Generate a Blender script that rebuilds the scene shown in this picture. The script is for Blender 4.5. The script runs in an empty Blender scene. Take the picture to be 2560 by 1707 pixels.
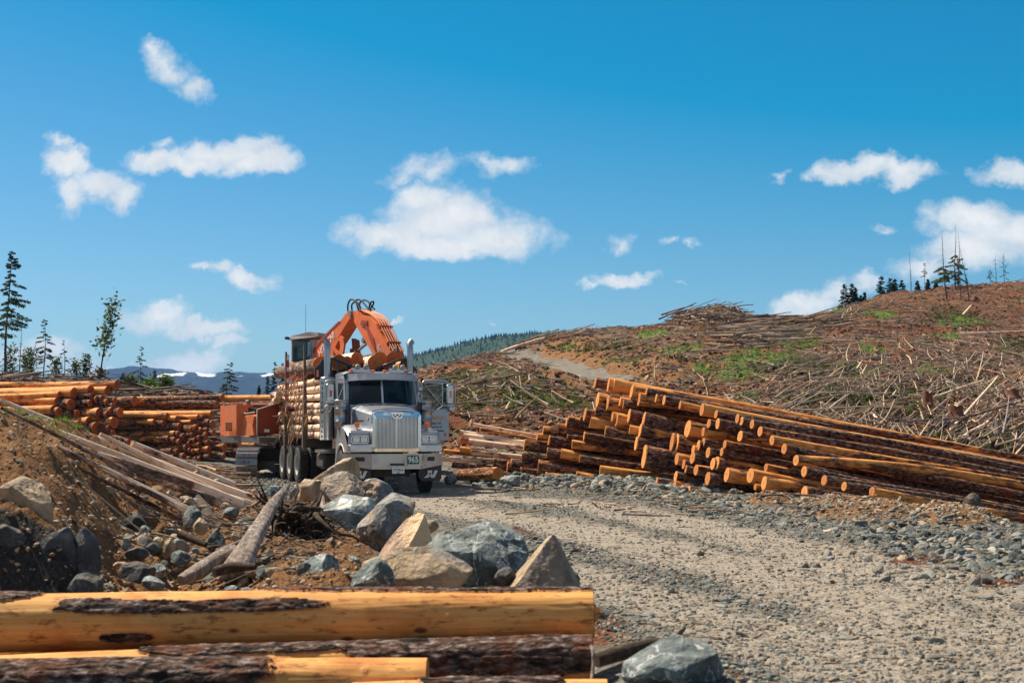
import bpy, math, random
import numpy as np
from mathutils import Vector, Matrix
R = math.radians
rng = np.random.default_rng(7)
random.seed(7)
sc = bpy.context.scene
COL = sc.collection
F_PX, CX, CY, CAMZ, PITCH = 3555.0, 1280.0, 853.5, 1.7, R(3.35)

# ---------------------------------------------------------------- helpers
def P(px, py, D):
    """a point at depth D (metres north of the photographer) seen at that pixel"""
    a = (px - CX) / F_PX; b = (CY - py) / F_PX
    y = math.cos(PITCH) - b * math.sin(PITCH); z = math.sin(PITCH) + b * math.cos(PITCH)
    t = D / y
    return Vector((a * t, D, CAMZ + z * t))
def zat(py, D): return P(CX, py, D).z
def xat(px, D): return P(px, 1061, D).x

def link(o, parent=None):
    COL.objects.link(o)
    if parent is not None: o.parent = parent
    return o
def tag(o, label=None, cat=None, group=None, kind=None):
    if label: o['label'] = label
    if cat: o['category'] = cat
    if group: o['group'] = group
    if kind: o['kind'] = kind
    return o
def empty(name, loc=(0, 0, 0), rz=0, label=None, cat=None, group=None):
    o = bpy.data.objects.new(name, None); o.empty_display_size = .3
    link(o); o.location = loc; o.rotation_euler = (0, 0, rz)
    return tag(o, label, cat, group)

def nmesh(name, V, F, mats, parent=None, smooth=False, tint=None, midx=None, tname='tint'):
    """numpy mesh: V (n,3), F (m,k)"""
    V = np.ascontiguousarray(V, dtype=np.float32); F = np.ascontiguousarray(F, dtype=np.int32)
    me = bpy.data.meshes.new(name)
    n, m, k = len(V), len(F), F.shape[1]
    me.vertices.add(n); me.vertices.foreach_set('co', V.ravel())
    me.loops.add(m * k); me.loops.foreach_set('vertex_index', F.ravel())
    me.polygons.add(m); me.polygons.foreach_set('loop_start', np.arange(0, m * k, k, dtype=np.int32))
    try: me.polygons.foreach_set('loop_total', np.full(m, k, dtype=np.int32))
    except Exception: pass
    me.polygons.foreach_set('use_smooth', np.full(m, smooth, dtype=bool))
    if midx is not None: me.polygons.foreach_set('material_index', np.asarray(midx, dtype=np.int32))
    me.update(calc_edges=True); me.validate()
    if tint is not None:
        at = me.color_attributes.new(tname, 'FLOAT_COLOR', 'POINT')
        T = np.ones((n, 4), dtype=np.float32); T[:, :tint.shape[1]] = tint
        at.data.foreach_set('color', T.ravel())
    for mt in (mats if isinstance(mats, (list, tuple)) else [mats]): me.materials.append(mt)
    o = bpy.data.objects.new(name, me)
    return link(o, parent)

class MB:
    """collects shapes into ONE mesh"""
    def __init__(s): s.v = []; s.f = []; s.m = []; s.s = []
    def add(s, vs, fs, mi=0, smooth=False):
        o = len(s.v); s.v += [tuple(v) for v in vs]
        for f in fs: s.f.append([i + o for i in f]); s.m.append(mi); s.s.append(smooth)
        return s
    def box(s, c, d, mi=0, rot=None, bev=0.0):
        hx, hy, hz = d[0] / 2, d[1] / 2, d[2] / 2
        if bev > 0:
            b = min(bev, hx * .9, hy * .9, hz * .9)
            vs = []
            for sx in (-1, 1):
                for sy in (-1, 1):
                    for sz in (-1, 1):
                        vs += [(sx * hx, sy * (hy - b), sz * (hz - b)), (sx * (hx - b), sy * hy, sz * (hz - b)), (sx * (hx - b), sy * (hy - b), sz * hz)]
            idx = {}
            i = 0
            for sx in (-1, 1):
                for sy in (-1, 1):
                    for sz in (-1, 1):
                        idx[(sx, sy, sz)] = i; i += 3
            g = lambda a, b_, c_, k: idx[(a, b_, c_)] + k
            fs = []
            for sg in (-1, 1):
                fs.append([g(sg, -1, -1, 0), g(sg, 1, -1, 0), g(sg, 1, 1, 0), g(sg, -1, 1, 0)][::sg])
                fs.append([g(-1, sg, -1, 1), g(-1, sg, 1, 1), g(1, sg, 1, 1), g(1, sg, -1, 1)][::sg])
                fs.append([g(-1, -1, sg, 2), g(1, -1, sg, 2), g(1, 1, sg, 2), g(-1, 1, sg, 2)][::sg])
            for a in (-1, 1):
                for b2 in (-1, 1):
                    fs.append([g(a, b2, -1, 0), g(a, b2, 1, 0), g(a, b2, 1, 1), g(a, b2, -1, 1)][::(-a * b2)])
                    fs.append([g(a, -1, b2, 0), g(a, 1, b2, 0), g(a, 1, b2, 2), g(a, -1, b2, 2)][::(a * b2)])
                    fs.append([g(-1, a, b2, 1), g(1, a, b2, 1), g(1, a, b2, 2), g(-1, a, b2, 2)][::(-a * b2)])
                    for c2 in (-1, 1): fs.append([g(a, b2, c2, 0), g(a, b2, c2, 1), g(a, b2, c2, 2)][::(a * b2 * c2)])
        else:
            vs = [(sx * hx, sy * hy, sz * hz) for sx in (-1, 1) for sy in (-1, 1) for sz in (-1, 1)]
            fs = [[0, 1, 3, 2], [4, 6, 7, 5], [0, 4, 5, 1], [2, 3, 7, 6], [0, 2, 6, 4], [1, 5, 7, 3]]
        c = Vector(c)
        if rot is not None: vs = [rot @ Vector(v) for v in vs]
        return s.add([Vector(v) + c for v in vs], fs, mi)
    def tube(s, pts, r, n=10, mi=0, cap=True, smooth=True):
        pts = [Vector(p) for p in pts]; rs = r if isinstance(r, (list, tuple)) else [r] * len(pts)
        vs = []; ref = None
        for i, p in enumerate(pts):
            t = (pts[min(i + 1, len(pts) - 1)] - pts[max(i - 1, 0)]).normalized()
            if ref is None: ref = Vector((0, 0, 1)) if abs(t.z) < .9 else Vector((1, 0, 0))
            a = t.cross(ref).normalized(); b = a.cross(t).normalized(); ref = b
            for j in range(n):
                w = 2 * math.pi * j / n
                vs.append(p + (a * math.cos(w) + b * math.sin(w)) * rs[i])
        fs = []
        for i in range(len(pts) - 1):
            for j in range(n):
                k = (j + 1) % n
                fs.append([i * n + j, i * n + k, (i + 1) * n + k, (i + 1) * n + j])
        s.add(vs, fs, mi, smooth)
        if cap:
            L = len(pts) - 1
            s.add([vs[j] for j in range(n)], [list(range(n))[::-1]], mi)
            s.add([vs[L * n + j] for j in range(n)], [list(range(n))], mi)
        return s
    def cyl(s, a, b, r, n=16, mi=0, r2=None): return s.tube([a, b], [r, r if r2 is None else r2], n, mi)
    def prism(s, poly, y0, y1, mi=0, axis='y', caps=True):
        """poly of 2-D points extruded along an axis: y -> (x,z), x -> (y,z), z -> (x,y)"""
        mp = {'y': lambda p, t: (p[0], t, p[1]), 'x': lambda p, t: (t, p[0], p[1]), 'z': lambda p, t: (p[0], p[1], t)}[axis]
        n = len(poly)
        vs = [mp(p, y0) for p in poly] + [mp(p, y1) for p in poly]
        fs = [[i, (i + 1) % n, n + (i + 1) % n, n + i] for i in range(n)]
        if caps: fs += [list(range(n))[::-1], list(range(n, 2 * n))]
        return s.add(vs, fs, mi)
    def lathe(s, prof, c=(0, 0, 0), axis='z', n=24, mi=0, smooth=True):
        vs = []; c = Vector(c)
        for (r, h) in prof:
            for j in range(n):
                w = 2 * math.pi * j / n; x, y = r * math.cos(w), r * math.sin(w)
                vs.append(c + Vector({'z': (x, y, h), 'x': (h, x, y), 'y': (y, h, x)}[axis]))
        fs = []
        for i in range(len(prof) - 1):
            for j in range(n):
                k = (j + 1) % n; fs.append([i * n + j, i * n + k, (i + 1) * n + k, (i + 1) * n + j])
        return s.add(vs, fs, mi, smooth)
    def build(s, name, mats, parent=None, loc=None, rot=None):
        me = bpy.data.meshes.new(name); me.from_pydata(s.v, [], s.f)
        for mt in (mats if isinstance(mats, (list, tuple)) else [mats]): me.materials.append(mt)
        me.polygons.foreach_set('material_index', s.m); me.polygons.foreach_set('use_smooth', s.s)
        import bmesh
        bm = bmesh.new(); bm.from_mesh(me); bmesh.ops.recalc_face_normals(bm, faces=bm.faces); bm.to_mesh(me); bm.free()
        me.update()
        o = bpy.data.objects.new(name, me); link(o, parent)
        if loc is not None: o.location = loc
        if rot is not None: o.rotation_euler = rot
        return o

def text(name, body, size, mat, parent, loc, rot, extrude=.002, offset=0.0, sx=1.0, align='CENTER', shear=0, space=1.0):
    cu = bpy.data.curves.new(name, 'FONT'); cu.body = body; cu.size = size; cu.extrude = extrude; cu.offset = offset
    cu.align_x = align; cu.align_y = 'CENTER'; cu.shear = shear; cu.space_character = space; cu.resolution_u = 3
    tmp = bpy.data.objects.new('tmp', cu); COL.objects.link(tmp)
    dg = bpy.context.evaluated_depsgraph_get(); me = bpy.data.meshes.new_from_object(tmp.evaluated_get(dg))
    bpy.data.objects.remove(tmp); me.name = name
    if not me.materials: me.materials.append(mat)
    else: me.materials[0] = mat
    o = bpy.data.objects.new(name, me); link(o, parent); o.location = loc; o.rotation_euler = rot; o.scale = (sx, 1, 1)
    return o

# value noise -------------------------------------------------
def _h(ix, iy, iz, seed):
    n = (ix.astype(np.int64) * 374761393 + iy.astype(np.int64) * 668265263 + iz.astype(np.int64) * 2147483647 + seed * 974634777) & 0xffffffff
    n = ((n ^ (n >> 13)) * 1274126177) & 0xffffffff
    n = ((n ^ (n >> 16)) * 2246822519) & 0xffffffff
    return ((n ^ (n >> 15)) & 0xffffff) / float(0xffffff)
def vnoise(x, y, z=None, seed=0):
    x = np.asarray(x, float); y = np.asarray(y, float); z = np.zeros_like(x) if z is None else np.asarray(z, float)
    ix, iy, iz = np.floor(x), np.floor(y), np.floor(z); fx, fy, fz = x - ix, y - iy, z - iz
    fx, fy, fz = [t * t * (3 - 2 * t) for t in (fx, fy, fz)]
    r = 0
    for a in (0, 1):
        for b in (0, 1):
            for c in (0, 1):
                w = (fx if a else 1 - fx) * (fy if b else 1 - fy) * (fz if c else 1 - fz)
                r = r + w * _h(ix + a, iy + b, iz + c, seed)
    return r * 2 - 1
def fbm(x, y, z=None, oct=4, seed=0, lac=2.03, gain=.5):
    r = 0; a = 1; s = 0; k = 1.0
    for i in range(oct):
        r = r + a * vnoise(np.asarray(x) * k + 17.3 * i, np.asarray(y) * k - 9.1 * i, None if z is None else np.asarray(z) * k + 4.7 * i, seed + i); s += a; a *= gain; k *= lac
    return r / s
def sstep(a, b, x):
    t = np.clip((x - a) / (b - a), 0, 1); return t * t * (3 - 2 * t)

# ---------------------------------------------------------------- materials
class NT:
    def __init__(s, tree): s.t = tree; s.n = tree.nodes; s.l = tree.links
    def node(s, typ, **kw):
        nd = s.n.new(typ); ins = kw.pop('ins', {})
        for k, v in kw.items(): setattr(nd, k, v)
        for k, v in ins.items(): s.set(nd.inputs[k], v)
        return nd
    def set(s, sock, v):
        if isinstance(v, bpy.types.NodeSocket): s.l.new(v, sock)
        elif isinstance(v, bpy.types.Node): s.l.new(v.outputs[0], sock)
        else:
            if sock.type == 'RGBA' and len(v) == 3: v = (*v, 1)
            sock.default_value = v
    def math(s, op, a, b=None, c=None, clamp=False):
        nd = s.n.new('ShaderNodeMath'); nd.operation = op; nd.use_clamp = clamp
        for i, v in enumerate((a, b, c)):
            if v is not None: s.set(nd.inputs[i], v)
        return nd.outputs[0]
    def vmath(s, op, a, b=None, c=None):
        nd = s.n.new('ShaderNodeVectorMath'); nd.operation = op
        for i, v in enumerate((a, b, c)):
            if v is not None: s.set(nd.inputs[i], v)
        return nd.outputs[1] if op in ('LENGTH', 'DOT_PRODUCT', 'DISTANCE') else nd.outputs[0]
    def mix(s, f, a, b, mode='MIX'):
        nd = s.n.new('ShaderNodeMix'); nd.data_type = 'RGBA'; nd.blend_type = mode
        s.set(nd.inputs[0], f); s.set(nd.inputs[6], a); s.set(nd.inputs[7], b); return nd.outputs[2]
    def ramp(s, f, stops, interp='LINEAR'):
        nd = s.n.new('ShaderNodeValToRGB'); nd.color_ramp.interpolation = interp; e = nd.color_ramp.elements
        while len(e) > len(stops): e.remove(e[-1])
        while len(e) < len(stops): e.new(.5)
        for i, (p, c) in enumerate(stops):
            e[i].position = p; e[i].color = (c, c, c, 1) if isinstance(c, (int, float)) else (*c, 1)
        s.set(nd.inputs[0], f); return nd.outputs[0]
    def noise(s, vec, scale, detail=4, rough=.55, dist=0.0, col=False):
        nd = s.n.new('ShaderNodeTexNoise'); s.set(nd.inputs['Vector'], vec)
        nd.inputs['Scale'].default_value = scale; nd.inputs['Detail'].default_value = detail
        nd.inputs['Roughness'].default_value = rough; nd.inputs['Distortion'].default_value = dist
        return nd.outputs[1 if col else 0]
    def voro(s, vec, scale, feat='F1', out='Distance', rand=1.0):
        nd = s.n.new('ShaderNodeTexVoronoi'); nd.feature = feat; s.set(nd.inputs['Vector'], vec)
        nd.inputs['Scale'].default_value = scale; nd.inputs['Randomness'].default_value = rand
        return nd.outputs[out]
    def tc(s, k='Object'): return s.node('ShaderNodeTexCoord').outputs[k]
    def pos(s): return s.node('ShaderNodeNewGeometry').outputs['Position']
    def attr(s, name, out='Color'): return s.node('ShaderNodeAttribute', attribute_name=name).outputs[out]
    def bump(s, h, dist=.02, strength=1.0, nrm=None):
        nd = s.n.new('ShaderNodeBump'); nd.inputs['Distance'].default_value = dist; nd.inputs['Strength'].default_value = strength
        s.set(nd.inputs['Height'], h)
        if nrm is not None: s.set(nd.inputs['Normal'], nrm)
        return nd.outputs[0]
def mat(name, fn=None, col=(.5, .5, .5), rough=.6, metal=0.0, **kw):
    m = bpy.data.materials.new(name); m.use_nodes = True; t = NT(m.node_tree); b = m.node_tree.nodes['Principled BSDF']
    t.set(b.inputs['Base Color'], col); b.inputs['Roughness'].default_value = rough; b.inputs['Metallic'].default_value = metal
    for k, v in kw.items(): t.set(b.inputs[k.replace('_', ' ')], v)
    if fn: fn(t, b)
    return m
M = {}
def flat(name, col, rough=.5, metal=0.0, dirt=.25, dcol=(.16, .11, .07), **kw):
    """plain surface with real dirt and wear on it"""
    def fn(t, b):
        v = t.tc('Object'); n = t.noise(v, 3.1, 6, .65); n2 = t.noise(v, 23, 3, .6)
        f = t.math('MULTIPLY', t.ramp(n, [(.42, 0.0), (.72, 1.0)]), dirt)
        c = t.mix(f, col, dcol); c = t.mix(t.math('MULTIPLY', n2, dirt * .45), c, tuple(x * .55 for x in col))
        t.set(b.inputs['Base Color'], c)
        t.set(b.inputs['Roughness'], t.math('ADD', t.math('MULTIPLY', f, .35), rough, clamp=True))
    M[name] = mat(name, fn, col, rough, metal, **kw); return M[name]
flat('paint_silver', (.37, .40, .45), .3, .5, .42, (.30, .26, .21), Coat_Weight=.5, Coat_Roughness=.08)
flat('stack_metal', (.46, .44, .42), .32, 1.0, .3)
M['hose_black'] = mat('hose_black', col=(.006, .006, .007), rough=.6, Specular_IOR_Level=.2)
flat('chrome', (.78, .78, .79), .1, 1.0, .18)
flat('aluminium', (.62, .61, .60), .27, 1.0, .3)
flat('bumper_metal', (.50, .48, .455), .3, .95, .4, (.26, .15, .08))
flat('steel_grey', (.25, .24, .23), .5, .6, .5)
flat('stake_steel', (.10, .082, .065), .6, .3, .5)
flat('track_steel', (.34, .33, .35), .38, .75, .35)
flat('frame_dark', (.035, .033, .03), .6, .2, .5)
flat('black_paint', (.012, .016, .022), .4, 0, .2)
flat('rack_paint', (.012, .022, .032), .4, 0, .15)
flat('rubber', (.022, .022, .023), .8, 0, .7, (.11, .095, .08))
flat('rim_dust', (.42, .40, .37), .6, .2, .6, (.25, .21, .17))
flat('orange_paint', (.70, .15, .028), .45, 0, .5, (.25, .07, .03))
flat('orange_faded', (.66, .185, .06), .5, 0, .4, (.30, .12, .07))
flat('shade_red', (.30, .045, .012), .55, 0, .4, (.09, .03, .015))  # dark red copy of the orange, shade put into the paint colour
flat('white_paint', (.75, .75, .73), .5, 0, .15)
flat('cream_fender', (.62, .60, .55), .5, .1, .3)
flat('green_sign', (.008, .07, .05), .4, 0, .1)
flat('blue_letter', (.25, .50, .62), .5, 0, .2)
flat('yellow_letter', (.75, .38, .02), .5, 0, .1)
flat('dark_letter', (.03, .03, .045), .5, 0, .1)
flat('red_decal', (.42, .02, .015), .5, 0, .15)
flat('seat_cloth', (.07, .065, .06), .9, 0, .2)
flat('rust_stain', (.16, .055, .02), .8, 0, .5)
flat('mudflap', (.04, .035, .035), .6, 0, .6, (.13, .10, .08))
flat('cab_roof_grey', (.36, .34, .33), .6, .1, .5)
M['amber'] = mat('amber', col=(.85, .16, .01), rough=.2, Coat_Weight=.6)
M['red_lens'] = mat('red_lens', col=(.5, .03, .015), rough=.2, Coat_Weight=.6)
M['lens'] = mat('lens', col=(.75, .75, .76), rough=.12, metal=.55, Coat_Weight=1.0)
def _glass(t, b):
    g = t.node('ShaderNodeBsdfGlossy', ins={'Color': (.8, .9, .95), 'Roughness': .03}); tr = t.node('ShaderNodeBsdfTransparent', ins={'Color': (.13, .22, .26)})
    fr = t.node('ShaderNodeFresnel', ins={'IOR': 1.5}); mx = t.node('ShaderNodeMixShader')
    t.set(mx.inputs[0], t.math('MULTIPLY', fr.outputs[0], .8)); t.l.new(tr.outputs[0], mx.inputs[1]); t.l.new(g.outputs[0], mx.inputs[2])
    t.l.new(mx.outputs[0], t.n['Material Output'].inputs['Surface'])
M['glass'] = mat('glass', _glass)
M['cab_glass'] = M['glass']

# wood -------------------------------------------------------------
PEEL = ((.66, .235, .048), (.78, .385, .12), (.40, .09, .016))
def wood(name, cover, peel=PEEL, bark=((.022, .012, .009), (.19, .088, .05), (.60, .52, .47)), scale=1.0, attr_mask=False):
    """log surface: bark with peeled patches; 'cover' = share of bark, pattern runs along the log (local X)"""
    def fn(t, b):
        v = t.tc('Object'); oi = t.node('ShaderNodeObjectInfo').outputs['Random']
        off = t.node('ShaderNodeCombineXYZ', ins={0: t.math('MULTIPLY', oi, 91.0), 1: t.math('MULTIPLY', oi, 37.0), 2: 0.0})
        v = t.vmath('ADD', v, off.outputs[0])
        vs = t.vmath('MULTIPLY', v, (1.4 * scale, 5.2 * scale, 5.2 * scale))
        n = t.noise(vs, 1.0, 5, .62, .4)
        var = t.math('MULTIPLY', t.math('SUBTRACT', t.math('FRACT', t.math('MULTIPLY', oi, 7.13)), .5), .22)
        th = .5 + (cover - .5) * .42
        mask = t.ramp(t.math('ADD', t.math('SUBTRACT', th + .5 - .012, n), var), [(.488, 0.0), (.512, 1.0)])
        if attr_mask: sepm = t.node('ShaderNodeSeparateColor', ins={0: t.attr('tint')}); mask = t.ramp(sepm.outputs[0], [(.45, 0.0), (.55, 1.0)])
        # bark
        vb = t.vmath('MULTIPLY', v, (7 * scale, 17 * scale, 17 * scale))
        cr = t.voro(t.vmath('ADD', vb, t.vmath('MULTIPLY', t.noise(v, 9, 3, col=True), (2, 2, 2))), 1.0, 'F1')
        fl = t.noise(vb, 1.2, 6, .7)
        bc = t.ramp(fl, [(.28, bark[0]), (.5, bark[1]), (.74, bark[2])])
        bc = t.mix(t.ramp(cr, [(.35, 0.0), (.75, 1.0)]), bc, bark[0])
        red = t.ramp(t.noise(v, 2.7, 4, .6), [(.52, 0.0), (.66, .65)]); bc = t.mix(red, bc, (.17, .052, .022))
        # bare wood
        vg = t.vmath('MULTIPLY', v, (1.3 * scale, 26 * scale, 26 * scale))
        g = t.noise(vg, 1.0, 5, .6); g2 = t.noise(v, 2.2, 4, .6)
        pc = t.mix(t.ramp(g, [(.3, 0.0), (.7, 1.0)]), peel[0], peel[1])
        pc = t.mix(t.ramp(g2, [(.5, 0.0), (.72, .75)]), pc, peel[2])
        kn = t.voro(t.vmath('MULTIPLY', v, (1.6 * scale, 3.2 * scale, 3.2 * scale)), 1.0)
        pc = t.mix(t.ramp(kn, [(.07, .9), (.13, 0.0)] if 'pale' not in name else [(.11, .95), (.19, 0.0)]), pc, (.10, .035, .015))
        st = t.noise(t.vmath('MULTIPLY', v, (4 * scale, 14 * scale, 14 * scale)), 1.0, 4, .7)
        pc = t.mix(t.ramp(st, [(.55, 0.0), (.64, .7 if 'pale' not in name else .35)]), pc, (.16, .05, .018))
        rim = t.ramp(t.math('ABSOLUTE', t.math('ADD', t.math('SUBTRACT', th + .5 - .012, n), t.math('SUBTRACT', var, .47))), [(0.0, .85), (.03, 0.0)])
        if attr_mask: rim = t.math('MULTIPLY', sepm.outputs[1], t.ramp(t.noise(v, 16, 4, .7), [(.35, .2), (.6, 1.0)]))
        pc = t.mix(rim, pc, (.20, .05, .015))
        t.set(b.inputs['Base Color'], t.mix(mask, pc, bc))
        t.set(b.inputs['Roughness'], t.math('ADD', t.math('MULTIPLY', mask, .2), .72)); b.inputs['Specular IOR Level'].default_value = .22
        h = t.math('ADD', t.math('MULTIPLY', mask, t.math('ADD', t.math('MULTIPLY', fl, .9), t.math('ADD', .5, t.math('MULTIPLY', cr, -.6)))), t.math('MULTIPLY', g, .06))
        t.set(b.inputs['Normal'], t.bump(h, .03 / scale, .9))
    M[name] = mat(name, fn, rough=.7); return M[name]
wood('log_bark', .86); wood('log_mixed', .60); wood('log_peeled', .30)
PALE = ((.84, .56, .38), (.92, .72, .54), (.60, .32, .18))
wood('log_pale', .16, PALE, ((.07, .045, .035), (.24, .16, .12), (.46, .38, .34)))
wood('log_pale_bark', .5, PALE, ((.07, .045, .035), (.24, .16, .12), (.46, .38, .34)))
wood('log_near', .5, ((.62, .25, .058), (.73, .40, .135), (.42, .12, .025)), ((.018, .011, .009), (.13, .075, .055), (.50, .44, .41)), scale=1.25, attr_mask=True)
def wood_end(name, c0, c1, dark):
    def fn(t, b):
        v = t.tc('Object'); oi = t.node('ShaderNodeObjectInfo').outputs['Random']
        sp = t.node('ShaderNodeSeparateXYZ', ins={0: v})
        n = t.noise(v, 7, 4, .6)
        r = t.math('SQRT', t.math('ADD', t.math('MULTIPLY', sp.outputs[1], sp.outputs[1]), t.math('MULTIPLY', sp.outputs[2], sp.outputs[2])))
        r = t.math('ADD', r, t.math('MULTIPLY', n, .03))
        ring = t.math('SINE', t.math('MULTIPLY', r, 330.0))
        c = t.mix(t.math('MULTIPLY', t.math('ADD', ring, 1), .28), c0, c1)
        c = t.mix(t.ramp(r, [(.04, .55), (.09, 0.0)]), c, dark)
        c = t.mix(t.ramp(t.noise(v, 14, 5, .7), [(.55, 0.0), (.75, .6)]), c, dark)
        c = t.mix(t.math('MULTIPLY', oi, .65), c, dark)
        an = t.math('ARCTAN2', sp.outputs[2], sp.outputs[1]); ck = t.noise(t.node('ShaderNodeCombineXYZ', ins={0: t.math('MULTIPLY', an, 5.0), 1: t.math('MULTIPLY', r, 3.0), 2: t.math('MULTIPLY', oi, 40)}).outputs[0], 1.0, 3, .8)
        c = t.mix(t.ramp(ck, [(.62, 0.0), (.68, .75)]), c, tuple(x * .4 for x in dark))
        t.set(b.inputs['Base Color'], c)
        t.set(b.inputs['Normal'], t.bump(t.noise(t.vmath('MULTIPLY', v, (3, 60, 8)), 1, 3), .006, .7))
    M[name] = mat(name, fn, rough=.75)
wood_end('cut_end', (.74, .33, .085), (.58, .20, .045), (.36, .10, .02)); wood_end('cut_end_shaded', (.62, .165, .032), (.46, .10, .018), (.20, .04, .01))  # second: darker redder copy, shade of unlit sawn ends put into its colour
wood_end('cut_end_pale', (.62, .42, .26), (.5, .3, .16), (.25, .12, .06))

def _drift(t, b):
    v = t.tc('Object'); vs = t.vmath('MULTIPLY', v, (22, 22, 3)); n = t.noise(vs, 1, 6, .65, .6)
    c = t.ramp(n, [(.3, (.06, .045, .035)), (.48, (.22, .17, .14)), (.68, (.50, .44, .40))]); c = t.mix(t.ramp(t.noise(v, 2.3, 3), [(.5, 0.0), (.7, .6)]), c, (.20, .11, .055))
    t.set(b.inputs['Base Color'], c); t.set(b.inputs['Normal'], t.bump(n, .03, 1))
M['driftwood'] = mat('driftwood', _drift, rough=.85)
def _root(t, b):
    v = t.tc('Object'); n = t.noise(v, 14, 6, .7)
    t.set(b.inputs['Base Color'], t.ramp(n, [(.3, (.014, .009, .006)), (.55, (.06, .035, .02)), (.75, (.20, .12, .07))])); t.set(b.inputs['Normal'], t.bump(n, .03, 1))
M['root_dark'] = mat('root_dark', _root, rough=.9)
def _tinted(name, rough=.85, bs=40, bd=.01, var=.5):
    def fn(t, b):
        n = t.noise(t.pos(), bs, 4, .65); c = t.attr('tint')
        t.set(b.inputs['Base Color'], t.mix(t.math('MULTIPLY', t.ramp(n, [(.35, 1.0), (.65, 0.0)]), var), c, t.mix(1.0, c, (.35, .32, .3), 'MULTIPLY')))
        t.set(b.inputs['Normal'], t.bump(n, bd, .8))
    M[name] = mat(name, fn, rough=rough)
_tinted('stone_bits'); M['stone_bits'].node_tree.nodes['Principled BSDF'].inputs['Specular IOR Level'].default_value = .15; _tinted('wood_bits', .8, 30, .01, .4); _tinted('needles', .7, 3, .0, .3); _tinted('grass_blades', .7, 5, 0, .2)
M['needles'].node_tree.nodes['Principled BSDF'].inputs['Specular IOR Level'].default_value = .25
def _leafy(k, f_):
    nt = NT(M[k].node_tree); b_ = nt.n['Principled BSDF']; tr_ = nt.node('ShaderNodeBsdfTranslucent'); nt.set(tr_.inputs[0], nt.mix(1.0, nt.attr('tint'), (1.5, 1.7, .9), 'MULTIPLY')); mx_ = nt.node('ShaderNodeMixShader'); mx_.inputs[0].default_value = f_
    nt.l.new(b_.outputs[0], mx_.inputs[1]); nt.l.new(tr_.outputs[0], mx_.inputs[2]); nt.l.new(mx_.outputs[0], nt.n['Material Output'].inputs['Surface'])
_leafy('needles', .35); _leafy('grass_blades', .4)
def bark_plain(name, a, c_):
    def fn(t, b):
        v = t.tc('Object'); n = t.noise(t.vmath('MULTIPLY', v, (14, 14, 3)), 1, 5, .7)
        t.set(b.inputs['Base Color'], t.ramp(n, [(.3, a), (.7, c_)])); t.set(b.inputs['Normal'], t.bump(n, .05, 1))
    M[name] = mat(name, fn, rough=.9)
bark_plain('trunk_dark', (.025, .018, .015), (.11, .08, .07)); bark_plain('trunk_grey', (.10, .075, .065), (.34, .29, .27)); bark_plain('stump_red', (.05, .02, .012), (.27, .10, .05))

def rock(name, base, light, stain=None, vein=.0, stainp=.5, dust=(.40, .35, .28)):
    def fn(t, b):
        v = t.tc('Object'); oi = t.node('ShaderNodeObjectInfo').outputs['Random']
        v = t.vmath('ADD', v, t.node('ShaderNodeCombineXYZ', ins={0: t.math('MULTIPLY', oi, 50), 1: 3.0, 2: t.math('MULTIPLY', oi, 20)}).outputs[0])
        n = t.noise(v, 4.5, 9, .66); m = t.noise(v, 1.5, 4, .55, .6); fine = t.noise(v, 38, 5, .7)
        c = t.ramp(n, [(.32, tuple(x * .45 for x in base)), (.5, base), (.7, light)])
        c = t.mix(t.ramp(fine, [(.5, 0.0), (.8, .45)]), c, light)
        if stain: c = t.mix(t.ramp(m, [(stainp, 0.0), (stainp + .05, .9)]), c, t.mix(t.ramp(fine, [(.3, 0.0), (.7, 1.0)]), stain, tuple(min(1, x * 1.5) for x in stain)))
        if vein > 0:
            w = t.math('ABSOLUTE', t.math('SUBTRACT', t.noise(v, 2.2, 6, .6, .8), .5))
            c = t.mix(t.ramp(w, [(0.0, vein), (.014, 0.0)]), c, (.72, .74, .74))
        up = t.node('ShaderNodeSeparateXYZ', ins={0: t.node('ShaderNodeNewGeometry').outputs['Normal']}).outputs[2]
        c = t.mix(t.math('MULTIPLY', t.ramp(up, [(.55, 0.0), (.95, .6)]), t.ramp(t.noise(v, 6, 4), [(.4, 0.0), (.6, 1.0)])), c, dust)
        t.set(b.inputs['Base Color'], c)
        h = t.math('ADD', t.math('MULTIPLY', n, 1.0), t.math('MULTIPLY', t.voro(t.vmath('ADD', v, t.vmath('MULTIPLY', t.noise(v, 3, 3, col=True), (.5, .5, .5))), 5), .5))
        t.set(b.inputs['Normal'], t.bump(fine, .012, .6, t.bump(h, .11, .9)))
    M[name] = mat(name, fn, rough=.75); return M[name]
rock('rock_green', (.09, .118, .116), (.235, .28, .272), None, .8, dust=(.33, .36, .35))
rock('rock_grey', (.13, .135, .135), (.29, .29, .28), (.26, .17, .11), .3, .56)
rock('rock_brown', (.22, .17, .125), (.37, .29, .22), (.14, .14, .14), .0, .52)
rock('rock_tan', (.40, .28, .16), (.56, .42, .28), (.20, .19, .17), .0, .60)
rock('rock_pink', (.38, .23, .16), (.50, .35, .26), (.60, .42, .24), .0, .52)
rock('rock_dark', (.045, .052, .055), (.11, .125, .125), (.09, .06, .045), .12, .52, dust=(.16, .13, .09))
rock('rock_white', (.13, .17, .17), (.34, .38, .375), (.62, .64, .64), .5, .56)

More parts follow.
